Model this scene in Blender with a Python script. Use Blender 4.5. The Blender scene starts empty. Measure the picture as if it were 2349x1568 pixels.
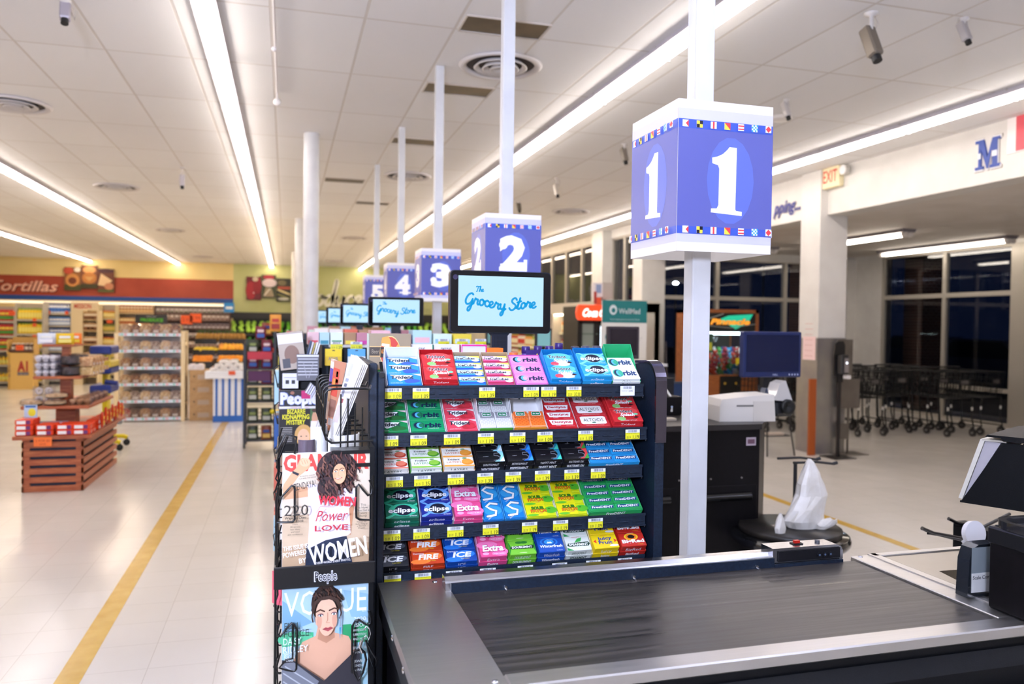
import bpy, math, random
from mathutils import Vector, Matrix, Euler
from mathutils.geometry import tessellate_polygon
random.seed(7)
PI=math.pi
# ---------------------------------------------------------------- camera
scene=bpy.context.scene
col=scene.collection
FPX=1810.0; CX,CY=1174.5,784.0
YAW=math.radians(16.0); PIT=math.radians(-1.22); ROL=0.0126
CAMZ=1.62
fw=Vector((math.sin(YAW)*math.cos(PIT),math.cos(YAW)*math.cos(PIT),math.sin(PIT)))
r0=Vector((math.cos(YAW),-math.sin(YAW),0)); u0=r0.cross(fw)
cr=r0*math.cos(ROL)+u0*math.sin(ROL); cu=-r0*math.sin(ROL)+u0*math.cos(ROL)
cd=bpy.data.cameras.new('camera'); cam=bpy.data.objects.new('camera',cd); col.objects.link(cam)
cd.sensor_width=36.0; cd.lens=36.0*FPX/2349.0; cd.clip_end=400; cd.clip_start=0.05
Rm=Matrix((cr,cu,-fw)).transposed().to_4x4()
cam.matrix_world=Matrix.Translation((0,0,CAMZ))@Rm
cd.dof.use_dof=True; cd.dof.focus_distance=2.15; cd.dof.aperture_fstop=3.2
scene.camera=cam
def at(px,py,X=None,Y=None,Z=None):
    d=fw+cr*((px-CX)/FPX)+cu*((CY-py)/FPX)
    if X is not None: t=X/d[0]
    elif Y is not None: t=Y/d[1]
    else: t=(Z-CAMZ)/d[2]
    return Vector((0,0,CAMZ))+d*t
# ---------------------------------------------------------------- colour management, world
scene.view_settings.view_transform='Standard'; scene.view_settings.look='None'
scene.view_settings.gamma=1.0; scene.view_settings.use_curve_mapping=False
scene.view_settings.exposure=0.72
wd=bpy.data.worlds.new('night'); scene.world=wd; wd.use_nodes=True
wn=wd.node_tree; wn.nodes['Background'].inputs[0].default_value=(0.004,0.007,0.022,1); wn.nodes['Background'].inputs[1].default_value=0.4
scene.cycles.max_bounces=7; scene.cycles.diffuse_bounces=4; scene.cycles.glossy_bounces=4
scene.cycles.transparent_max_bounces=12; scene.cycles.sample_clamp_indirect=6.0
scene.cycles.caustics_reflective=False; scene.cycles.caustics_refractive=False
ZC=3.67
TUBE_E=12.5       # tube emission strength
# unseen area lights added behind the camera: assumed bounced strobe and soft fill
def area(name,loc,target,size,power,colr):
    l=bpy.data.lights.new(name,'AREA'); l.size=size; l.energy=power; l.color=colr; l.shape='DISK'
    o=bpy.data.objects.new(name,l); col.objects.link(o); o.location=loc
    o.rotation_euler=(Vector(target)-Vector(loc)).to_track_quat('-Z','Y').to_euler()
    return o
area('assumed_strobe_bounce',(-1.0,-1.4,2.2),(-1.9,1.6,3.67),.5,175,(.64,.72,1.0))  # assumed strobe, added to brighten and cool the near ceiling
area('added_soft_fill',(-.9,-1.9,2.5),(.7,2.0,1.2),1.3,8,(.90,.94,1.0))  # added unseen light, brightens the fronts of the rack products
# ---------------------------------------------------------------- materials
def lin(c): return c/12.92 if c<=.04045 else ((c+.055)/1.055)**2.4
def hx(s):
    s=s.lstrip('#'); return tuple(lin(int(s[i:i+2],16)/255) for i in (0,2,4))+(1,)
_m={}
def mat(c,rough=.45,metal=0.0,emis=0,coat=0.0,alpha=1,spec=.5,name=None,base=None):
    k=(c,rough,metal,emis,coat,alpha,spec,name,base)
    if k in _m: return _m[k]
    m=bpy.data.materials.new(name or ('m_'+str(c))); m.use_nodes=True
    b=m.node_tree.nodes['Principled BSDF']
    b.inputs['Base Color'].default_value=hx(base or c); b.inputs['Roughness'].default_value=rough
    b.inputs['Metallic'].default_value=metal; b.inputs['Specular IOR Level'].default_value=spec
    b.inputs['Coat Weight'].default_value=coat; b.inputs['Alpha'].default_value=alpha
    if emis: b.inputs['Emission Color'].default_value=hx(c); b.inputs['Emission Strength'].default_value=emis
    m.diffuse_color=hx(c); _m[k]=m; return m
def noisy(name,c1,c2,scale,rough=.5,metal=0,bump=0,stretch=(1,1,1),rvar=0,detail=4,coat=0,lo=.35,hi=.65):
    m=bpy.data.materials.new(name); m.use_nodes=True; nt=m.node_tree; N=nt.nodes; L=nt.links; b=N['Principled BSDF']
    tc=N.new('ShaderNodeTexCoord'); mp=N.new('ShaderNodeMapping'); mp.inputs['Scale'].default_value=stretch
    nz=N.new('ShaderNodeTexNoise'); nz.inputs['Scale'].default_value=scale; nz.inputs['Detail'].default_value=detail
    cr_=N.new('ShaderNodeValToRGB'); cr_.color_ramp.elements[0].position=lo; cr_.color_ramp.elements[1].position=hi
    cr_.color_ramp.elements[0].color=hx(c1); cr_.color_ramp.elements[1].color=hx(c2)
    L.new(tc.outputs['Object'],mp.inputs[0]); L.new(mp.outputs[0],nz.inputs['Vector']); L.new(nz.outputs[0],cr_.inputs[0]); L.new(cr_.outputs[0],b.inputs['Base Color'])
    b.inputs['Roughness'].default_value=rough; b.inputs['Metallic'].default_value=metal; b.inputs['Coat Weight'].default_value=coat
    if name.startswith('black'): b.inputs['Specular IOR Level'].default_value=.22
    if rvar:
        mr=N.new('ShaderNodeMapRange'); mr.inputs['To Min'].default_value=rough-rvar; mr.inputs['To Max'].default_value=rough+rvar
        mr.inputs['From Min'].default_value=.3; mr.inputs['From Max'].default_value=.7
        L.new(nz.outputs[0],mr.inputs[0]); L.new(mr.outputs[0],b.inputs['Roughness'])
    if bump:
        bp=N.new('ShaderNodeBump'); bp.inputs['Strength'].default_value=bump; bp.inputs['Distance'].default_value=.002
        L.new(nz.outputs[0],bp.inputs['Height']); L.new(bp.outputs[0],b.inputs['Normal'])
    return m
def glassmat(name,tint='ffffff',ior=1.5,rough=0.0,refl=1.0,base=0.02):
    m=bpy.data.materials.new(name); m.use_nodes=True; nt=m.node_tree; N=nt.nodes; L=nt.links; N.remove(N['Principled BSDF'])
    t=N.new('ShaderNodeBsdfTransparent'); t.inputs[0].default_value=hx(tint)
    g=N.new('ShaderNodeBsdfGlossy'); g.inputs['Roughness'].default_value=rough
    fr=N.new('ShaderNodeFresnel'); fr.inputs[0].default_value=ior
    ml=N.new('ShaderNodeMath'); ml.operation='MULTIPLY_ADD'; ml.inputs[1].default_value=refl; ml.inputs[2].default_value=base
    mx=N.new('ShaderNodeMixShader'); L.new(fr.outputs[0],ml.inputs[0]); L.new(ml.outputs[0],mx.inputs[0]); L.new(t.outputs[0],mx.inputs[1]); L.new(g.outputs[0],mx.inputs[2])
    L.new(mx.outputs[0],N['Material Output'].inputs[0]); return m
# ---------------------------------------------------------------- mesh building
_txt={}
def textgeo(s,bold=0.0,shear=0.0):
    k=(s,bold,shear)
    if k in _txt: return _txt[k]
    cu_=bpy.data.curves.new('t','FONT'); cu_.body=s; cu_.size=1; cu_.shear=shear; cu_.offset=bold; cu_.resolution_u=2; cu_.fill_mode='FRONT'; cu_.dimensions='2D'
    cu_.align_x='LEFT'
    o=bpy.data.objects.new('t',cu_); me=bpy.data.meshes.new_from_object(o)
    vs=[(v.co.x,v.co.y) for v in me.vertices]; fs=[tuple(p.vertices) for p in me.polygons]
    bpy.data.objects.remove(o); bpy.data.curves.remove(cu_); bpy.data.meshes.remove(me)
    if not vs: vs=[(0,0)]
    x0=min(v[0] for v in vs); x1=max(v[0] for v in vs)
    capH=.70
    vs=[((x-x0)/capH,y/capH) for x,y in vs]; w=max((x1-x0)/capH,1e-4)
    _txt[k]=(vs,fs,w); return _txt[k]
I4=Matrix.Identity(4)
def frame(o,x,y):
    x=Vector(x).normalized(); y=Vector(y); y=(y-x*y.dot(x)).normalized(); z=x.cross(y)
    m=Matrix((x,y,z)).transposed().to_4x4(); m.translation=Vector(o); return m
FRONT=lambda x,y,z: frame((x,y,z),(1,0,0),(0,0,1))     # faces -Y (towards the camera)
LEFTF=lambda x,y,z: frame((x,y,z),(0,-1,0),(0,0,1))    # faces -X
RIGHTF=lambda x,y,z: frame((x,y,z),(0,1,0),(0,0,1))    # faces +X
TOPF=lambda x,y,z: frame((x,y,z),(1,0,0),(0,1,0))      # faces +Z
class MB:
    def __init__(s): s.v=[];s.f=[];s.mi=[];s.ms=[];s.M=I4.copy();s.sm=[];s._s=False
    def mx(s,m):
        if isinstance(m,str): m=mat(m)
        if m not in s.ms: s.ms.append(m)
        return s.ms.index(m)
    def add(s,vs,fs,m,M=None,sm=None):
        T=s.M@M if M is not None else s.M
        b=len(s.v); s.v+=[T@Vector(v) for v in vs]; i=s.mx(m)
        for f in fs: s.f.append([b+k for k in f]); s.mi.append(i); s.sm.append(s._s if sm is None else sm)
        return s
    def box(s,x0,x1,y0,y1,z0,z1,m,M=None,bev=0):
        if bev>0:
            b=min(bev,(x1-x0)/2.01,(y1-y0)/2.01,(z1-z0)/2.01)
            vs=[];
            for (X,sx) in((x0,1),(x1,-1)):
                for (Y,sy) in((y0,1),(y1,-1)):
                    for (Z,sz) in((z0,1),(z1,-1)):
                        vs+=[(X,Y+sy*b,Z+sz*b),(X+sx*b,Y,Z+sz*b),(X+sx*b,Y+sy*b,Z)]
            def I(a,b_,c,k): return ((a*2+b_)*2+c)*3+k
            F=[]
            F+=[[I(0,0,0,0),I(0,0,1,0),I(0,1,1,0),I(0,1,0,0)],[I(1,0,0,0),I(1,1,0,0),I(1,1,1,0),I(1,0,1,0)],
                [I(0,0,0,1),I(1,0,0,1),I(1,0,1,1),I(0,0,1,1)],[I(0,1,0,1),I(0,1,1,1),I(1,1,1,1),I(1,1,0,1)],
                [I(0,0,0,2),I(0,1,0,2),I(1,1,0,2),I(1,0,0,2)],[I(0,0,1,2),I(1,0,1,2),I(1,1,1,2),I(0,1,1,2)]]
            # edges along z
            for a in(0,1):
                for b_ in(0,1):
                    q=[I(a,b_,0,0),I(a,b_,0,1),I(a,b_,1,1),I(a,b_,1,0)]
                    F.append(q if (a+b_)%2==0 else q[::-1])
                    q=[I(a,0,b_,0),I(a,1,b_,0),I(a,1,b_,2),I(a,0,b_,2)]
                    F.append(q if (a+b_)%2==0 else q[::-1])
                    q=[I(0,a,b_,1),I(0,a,b_,2),I(1,a,b_,2),I(1,a,b_,1)]
                    F.append(q if (a+b_)%2==0 else q[::-1])
                    for c in(0,1):
                        t=[I(a,b_,c,0),I(a,b_,c,2),I(a,b_,c,1)]
                        F.append(t if (a+b_+c)%2==0 else t[::-1])
            return s.add(vs,F,m,M)
        vs=[(x,y,z) for x in(x0,x1) for y in(y0,y1) for z in(z0,z1)]
        return s.add(vs,[(0,1,3,2),(4,6,7,5),(0,4,5,1),(2,3,7,6),(0,2,6,4),(1,5,7,3)],m,M)
    def quad(s,pts,m,M=None): return s.add(pts,[tuple(range(len(pts)))],m,M)
    def poly(s,pts,m,M=None,z=0):
        tr=tessellate_polygon([[Vector((p[0],p[1],0)) for p in pts]])
        # orient
        fs=[]
        for t in tr:
            a,b,c=[pts[i] for i in t]
            if (b[0]-a[0])*(c[1]-a[1])-(b[1]-a[1])*(c[0]-a[0])<0: t=(t[0],t[2],t[1])
            fs.append(t)
        return s.add([(p[0],p[1],z) for p in pts],fs,m,M)
    def prism(s,pts,z0,z1,m,M=None,mside=None):
        ar=sum(pts[i-1][0]*pts[i][1]-pts[i][0]*pts[i-1][1] for i in range(len(pts)))
        if ar<0: pts=pts[::-1]
        n=len(pts); tr=tessellate_polygon([[Vector((p[0],p[1],0)) for p in pts]])
        fs=[]
        for t in tr:
            a,b,c=[pts[i] for i in t]
            if (b[0]-a[0])*(c[1]-a[1])-(b[1]-a[1])*(c[0]-a[0])<0: t=(t[0],t[2],t[1])
            fs.append(tuple(t)); 
        vs=[(p[0],p[1],z0) for p in pts]+[(p[0],p[1],z1) for p in pts]
        s.add(vs,[tuple(k+n for k in t) for t in fs]+[t[::-1] for t in fs],m,M)
        s.add(vs,[(i,(i+1)%n,(i+1)%n+n,i+n) for i in range(n)],mside or m,M)
        return s
    def lathe(s,prof,m,M=None,n=16,sm=True,cap=True):
        vs=[];k=len(prof)
        for i in range(n):
            a=2*PI*i/n
            for r,z in prof: vs.append((r*math.cos(a),r*math.sin(a),z))
        fs=[]
        for i in range(n):
            j=(i+1)%n
            for q in range(k-1): fs.append((i*k+q,j*k+q,j*k+q+1,i*k+q+1))
        s.add(vs,fs,m,M,sm=sm)
        if cap:
            if prof[0][0]>1e-5: s.add([(prof[0][0]*math.cos(2*PI*i/n),prof[0][0]*math.sin(2*PI*i/n),prof[0][1]) for i in range(n)],[tuple(range(n))[::-1]],m,M)
            if prof[-1][0]>1e-5: s.add([(prof[-1][0]*math.cos(2*PI*i/n),prof[-1][0]*math.sin(2*PI*i/n),prof[-1][1]) for i in range(n)],[tuple(range(n))],m,M)
        return s
    def cyl(s,p0,p1,r,m,n=12,M=None,r1=None,cap=True):
        p0=Vector(p0);p1=Vector(p1);d=p1-p0
        T=Matrix.Translation(p0)@d.to_track_quat('Z','Y').to_matrix().to_4x4()
        if M is not None: T=M@T
        return s.lathe([(r,0),(r if r1 is None else r1,d.length)],m,T,n,cap=cap)
    def tube(s,pts,r,m,n=8,M=None):
        pts=[Vector(p) for p in pts]
        ring=[];vs=[];fs=[]
        up=None
        for i,p in enumerate(pts):
            if i==0:d=pts[1]-p
            elif i==len(pts)-1:d=p-pts[i-1]
            else:d=(pts[i+1]-p).normalized()+(p-pts[i-1]).normalized()
            d=d.normalized() if d.length>1e-9 else Vector((0,0,1))
            if up is None: up=Vector((0,0,1)) if abs(d.z)<.9 else Vector((1,0,0))
            x=d.cross(up); x=x.normalized() if x.length>1e-6 else Vector((1,0,0)); y=d.cross(x).normalized(); up=-y if y.length else up
            for k in range(n):
                a=2*PI*k/n; vs.append(p+x*(r*math.cos(a))+y*(r*math.sin(a)))
        for i in range(len(pts)-1):
            for k in range(n):
                j=(k+1)%n; fs.append((i*n+k,(i+1)*n+k,(i+1)*n+j,i*n+j))
        s.add(vs,fs,m,M,sm=True)
        e=(len(pts)-1)*n
        s.add(vs,[tuple(range(n)),tuple(e+k for k in range(n))[::-1]],m,M)
        return s
    def ball(s,c,r,m,n=10,M=None,sz=1.0,k=6):
        T=Matrix.Translation(Vector(c)); 
        if M is not None:T=M@T
        return s.lathe([(max(r*math.sin(PI*i/k),1e-6),-r*sz*math.cos(PI*i/k)) for i in range(k+1)],m,T,n,cap=False)
    def text(s,t,cx,cy,h,m,M=None,w=None,bold=.0,shear=0,z=0,anchor='c',rot=0):
        vs,fs,tw=textgeo(t,bold,shear); sx=h
        if w is not None and (tw*h>w or w<0): sx=abs(w)/tw
        W_=tw*sx; x0={'c':-W_/2,'l':0,'r':-W_}[anchor]
        ca,sa=math.cos(rot),math.sin(rot); out=[]
        for x,y in vs:
            X=x*sx+x0; Y=y*h-h/2; out.append((cx+X*ca-Y*sa,cy+X*sa+Y*ca,z))
        return s.add(out,fs,m,M)
    def stroke(s,pts,w,m,M=None,z=0):
        # ribbon with rounded ends along a 2D polyline
        pts=[Vector((p[0],p[1],0)) for p in pts]; n=len(pts)
        if n<2: return s
        L=[];R=[]
        for i,p in enumerate(pts):
            d=(pts[min(i+1,n-1)]-pts[max(i-1,0)])
            d=d.normalized() if d.length>1e-9 else Vector((1,0,0)); q=Vector((-d.y,d.x,0))*(w/2)
            L.append(p+q);R.append(p-q)
        vs=[(p.x,p.y,z) for p in L]+[(p.x,p.y,z) for p in R]
        s.add(vs,[(n+i,n+i+1,i+1,i) for i in range(n-1)],m,M)
        for p in (pts[0],pts[-1]):
            s.add([(p.x+w/2*math.cos(a*PI/4),p.y+w/2*math.sin(a*PI/4),z) for a in range(8)],[tuple(range(8))],m,M)
        return s
    def art(s,M,w,h,ops,dz=.00018,z0=.0003):
        """ops in unit coordinates of a w x h face"""
        z=z0
        for o in ops:
            k=o[0]
            if k=='r': _,a,b,c,d,cl=o; s.quad([(a*w,b*h,z),(c*w,b*h,z),(c*w,d*h,z),(a*w,d*h,z)],cl,M)
            elif k=='e':
                _,cx,cy,rx,ry,cl=o; s.quad([(cx*w+rx*w*math.cos(i*PI/9),cy*h+ry*h*math.sin(i*PI/9),z) for i in range(18)],cl,M)
            elif k=='p': s.poly([(a*w,b*h) for a,b in o[1]],o[2],M,z)
            elif k=='s': s.stroke([(a*w,b*h) for a,b in o[1]],o[2]*h,o[3],M,z)
            elif k=='t':
                _,t,cx,cy,th,cl=o[:6]; e=o[6] if len(o)>6 else {}
                kw=dict(bold=e.get('b',.0),shear=e.get('s',0),rot=e.get('rot',0),anchor=e.get('a','c'))
                W_=e['w']*w if 'w' in e else None
                if 'o' in e:
                    s.text(t,cx*w,cy*h,th*h,e['o'],M,w=W_,bold=kw['bold']+.035,shear=kw['shear'],rot=kw['rot'],anchor=kw['anchor'],z=z); z+=dz
                s.text(t,cx*w,cy*h,th*h,cl,M,w=W_,z=z,**kw)
            z+=dz
        return s
    def build(s,name,parent=None,loc=None,rz=0,bevel=0,sub=0):
        me=bpy.data.meshes.new(name); me.from_pydata([tuple(v) for v in s.v],[],s.f)
        for m in s.ms: me.materials.append(m)
        me.polygons.foreach_set('material_index',s.mi); me.polygons.foreach_set('use_smooth',s.sm); me.update()
        o=bpy.data.objects.new(name,me); col.objects.link(o)
        if parent is not None: o.parent=parent
        if loc is not None: o.location=loc
        o.rotation_euler=(0,0,rz)
        if bevel:
            bm=o.modifiers.new('b','BEVEL'); bm.width=bevel; bm.segments=2; bm.limit_method='ANGLE'
        return o
_labels={}
def tag(o,label,cat,group=None):
    o['label']=label; o['category']=cat
    if group: o['group']=group
    return o
def thing(name,label,cat,loc=(0,0,0),rz=0,group=None):
    o=bpy.data.objects.new(name,None); col.objects.link(o); o.location=loc; o.rotation_euler=(0,0,rz); o.empty_display_size=.05
    return tag(o,label,cat,group)
def solo(mb,name,label,cat,loc=(0,0,0),rz=0,group=None): return tag(mb.build(name,None,loc,rz),label,cat,group)
def struct(mb,name,parent=None):
    o=mb.build(name,parent)
    if parent is None:o['kind']='structure'
    return o
KIDS={}
def dup(o,loc,rz=None,label=None,group=None,parent=None):
    c=o.copy(); col.objects.link(c)
    if parent is None:
        c.location=loc
        if rz is not None:c.rotation_euler=(0,0,rz)
        if label:c['label']=label
        if group:c['group']=group
    else: c.parent=parent
    if o.name not in KIDS: KIDS[o.name]=list(o.children)
    for ch in KIDS[o.name]: dup(ch,None,parent=c)
    return c
# ---------------------------------------------------------------- shared materials
M_white=noisy('painted_white','d8d3cc','e0dcd5',3,.55)
M_polewhite=noisy('pole_white_paint','d8d7d8','e0e0e0',6,.38)
M_steel=noisy('brushed_stainless','cfccc9','d6d3d0',6,.38,1.0,0,(1,30,1),.03)
M_alu=noisy('aluminium_rail','b5b5b8','c4c4c8',20,.24,1.0,0,(1,30,1),.03)
M_blackpow=noisy('black_powder_coat','090a0d','0d0f13',300,.45,0,.12)
M_blacklam=noisy('black_laminate','0b090b','100d10',40,.42,0,.03)
M_blackpl=mat('0d0d10',.3); M_blackgloss=mat('08080a',.12,coat=.5); M_wire=mat('0a0a0c',.3)
M_navy=noisy('dark_blue_steel','16202f','1d2a3d',150,.42,.15,.05)
M_chrome=mat('d8d8dc',.15,1.0)
M_card=noisy('cardboard','b08a5e','c09a6c',14,.8)
M_wood=noisy('cherry_wood','9a4a2a','b86a40',6,.45,0,.05,(1,9,9))
M_woodY=noisy('pine_wood','e2c795','efdab0',5,.5,0,.04,(8,8,1))
M_oak=noisy('oak_cabinet','8a4a22','a86434',8,.45,0,.05,(1,1,8))
M_glass=glassmat('window_glass','dfe6ee',1.5,0.0,1.0,.03)
M_plast=glassmat('clear_plastic','f4f4f8',1.45,.06,.3,.0)
def tubemat(c,e):
    return mat(c,.5,emis=e)
# floor
def floor_mat():
    m=bpy.data.materials.new('vinyl_floor_tile'); m.use_nodes=True; nt=m.node_tree; N=nt.nodes; L=nt.links; b=N['Principled BSDF']
    tc=N.new('ShaderNodeTexCoord'); br=N.new('ShaderNodeTexBrick'); br.offset=0; br.inputs['Scale'].default_value=1
    br.inputs['Brick Width'].default_value=.305; br.inputs['Row Height'].default_value=.305; br.inputs['Mortar Size'].default_value=.0012
    br.inputs['Color1'].default_value=hx('e0d9cf'); br.inputs['Color2'].default_value=hx('dcd5ca'); br.inputs['Mortar'].default_value=hx('bdb2a4')
    nz=N.new('ShaderNodeTexNoise'); nz.inputs['Scale'].default_value=1.1; nz.inputs['Detail'].default_value=5
    mr=N.new('ShaderNodeMapRange'); mr.inputs['To Min'].default_value=.86; mr.inputs['To Max'].default_value=1.04
    mx=N.new('ShaderNodeMix'); mx.data_type='RGBA'; mx.blend_type='MULTIPLY'; mx.inputs[0].default_value=1
    L.new(tc.outputs['Object'],br.inputs[0]); L.new(tc.outputs['Object'],nz.inputs['Vector']); L.new(nz.outputs[0],mr.inputs[0])
    L.new(br.outputs[0],mx.inputs[6]); L.new(mr.outputs[0],mx.inputs[7]); L.new(mx.outputs[2],b.inputs['Base Color'])
    r=N.new('ShaderNodeMapRange'); r.inputs['To Min'].default_value=.14; r.inputs['To Max'].default_value=.26
    n2=N.new('ShaderNodeTexNoise'); n2.inputs['Scale'].default_value=3; L.new(tc.outputs['Object'],n2.inputs['Vector']); L.new(n2.outputs[0],r.inputs[0]); L.new(r.outputs[0],b.inputs['Roughness'])
    bp=N.new('ShaderNodeBump'); bp.inputs['Strength'].default_value=.25; bp.inputs['Distance'].default_value=.004
    n3=N.new('ShaderNodeTexNoise'); n3.inputs['Scale'].default_value=5; L.new(tc.outputs['Object'],n3.inputs['Vector']); L.new(n3.outputs[0],bp.inputs['Height']); L.new(bp.outputs[0],b.inputs['Normal'])
    return m
def ceil_mat():
    m=bpy.data.materials.new('ceiling_tile'); m.use_nodes=True; nt=m.node_tree; N=nt.nodes; L=nt.links; b=N['Principled BSDF']
    tc=N.new('ShaderNodeTexCoord'); mp=N.new('ShaderNodeMapping'); mp.inputs['Location'].default_value=(-.5018+.6110*20,-5.424+1.232*10,0)
    br=N.new('ShaderNodeTexBrick'); br.offset=0; br.inputs['Scale'].default_value=1
    br.inputs['Brick Width'].default_value=.611; br.inputs['Row Height'].default_value=1.232; br.inputs['Mortar Size'].default_value=.011; br.inputs['Mortar Smooth'].default_value=.3
    br.inputs['Color1'].default_value=hx('f3f1ef'); br.inputs['Color2'].default_value=hx('eeebe9'); br.inputs['Mortar'].default_value=hx('dcd5cd')
    nz=N.new('ShaderNodeTexNoise'); nz.inputs['Scale'].default_value=.5; nz.inputs['Detail'].default_value=3
    mr=N.new('ShaderNodeMapRange'); mr.inputs['To Min'].default_value=.93; mr.inputs['To Max'].default_value=1.03
    mx=N.new('ShaderNodeMix'); mx.data_type='RGBA'; mx.blend_type='MULTIPLY'; mx.inputs[0].default_value=1
    L.new(tc.outputs['Object'],mp.inputs[0]); L.new(mp.outputs[0],br.inputs[0]); L.new(tc.outputs['Object'],nz.inputs['Vector']); L.new(nz.outputs[0],mr.inputs[0])
    L.new(br.outputs[0],mx.inputs[6]); L.new(mr.outputs[0],mx.inputs[7]); L.new(mx.outputs[2],b.inputs['Base Color'])
    bp=N.new('ShaderNodeBump'); bp.inputs['Strength'].default_value=.5; bp.inputs['Distance'].default_value=.006; bp.invert=True
    L.new(br.outputs['Fac'],bp.inputs['Height']); L.new(bp.outputs[0],b.inputs['Normal']); b.inputs['Roughness'].default_value=.8
    return m
WB=29.7      # back wall
XL=-13.0     # left end of the room
YN=-5.0      # wall behind the camera
XF=6.7       # store front wall / soffit
# floor, ceiling
b=MB(); b.box(XL,13,YN,WB+.2,-.1,0,floor_mat()); floor=struct(b,'floor')
b=MB(); b.box(XL,XF+.3,YN,WB+.2,ZC,ZC+.12,ceil_mat()); struct(b,'ceiling')
b=MB(); b.box(XF+.3,12.2,YN,14.4,3.16,3.26,noisy('vestibule_ceiling_paint','d9d0c6','e2dad2',2,.7)); struct(b,'ceiling_vestibule')
goldm=noisy('gold_floor_stripe','c49a3a','d2aa4c',8,.22)
b=MB(); b.box(-.985,-.875,.5,15.5,0,.0015,goldm); struct(b,'trim_1')
b=MB(); b.box(4.44,4.53,-2,18,0,.0015,goldm); struct(b,'trim_2')
b=MB(); b.box(-7.5,-3.2,9.35,9.46,0,.0015,goldm); struct(b,'trim_3')
# back wall with its painted bands
cream=noisy('cream_wall_paint','e6cf90','ecd79c',1.2,.6)
red=noisy('brick_red_band_paint','a3402c','ab4832',2,.5); blue=mat('1d4fa0',.45); green=noisy('sage_green_paint','bdc285','c6ca92',1.5,.6)
b=MB(); y=WB
XG=-1.80
def wallbox(x0,x1,z0,z1,m,yy=y): b.box(x0,x1,yy,yy+.2,z0,z1,m)
wallbox(XL,XG,3.08,ZC,cream); wallbox(XL,XG,2.42,3.08,red); wallbox(XL,XG,2.27,2.42,blue); wallbox(XL,XG,0,2.27,cream)
wallbox(XG,XF+.3,1.93,ZC,green); wallbox(XG,XF+.3,0,1.93,mat('2a2a28',.6))
struct(b,'wall_back')
b=MB(); b.box(XL-.2,XL,YN,WB,0,ZC,cream); struct(b,'wall_left')
b=MB(); b.box(XL,12.2,YN-.2,YN,0,ZC,M_white); struct(b,'wall_near')
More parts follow.
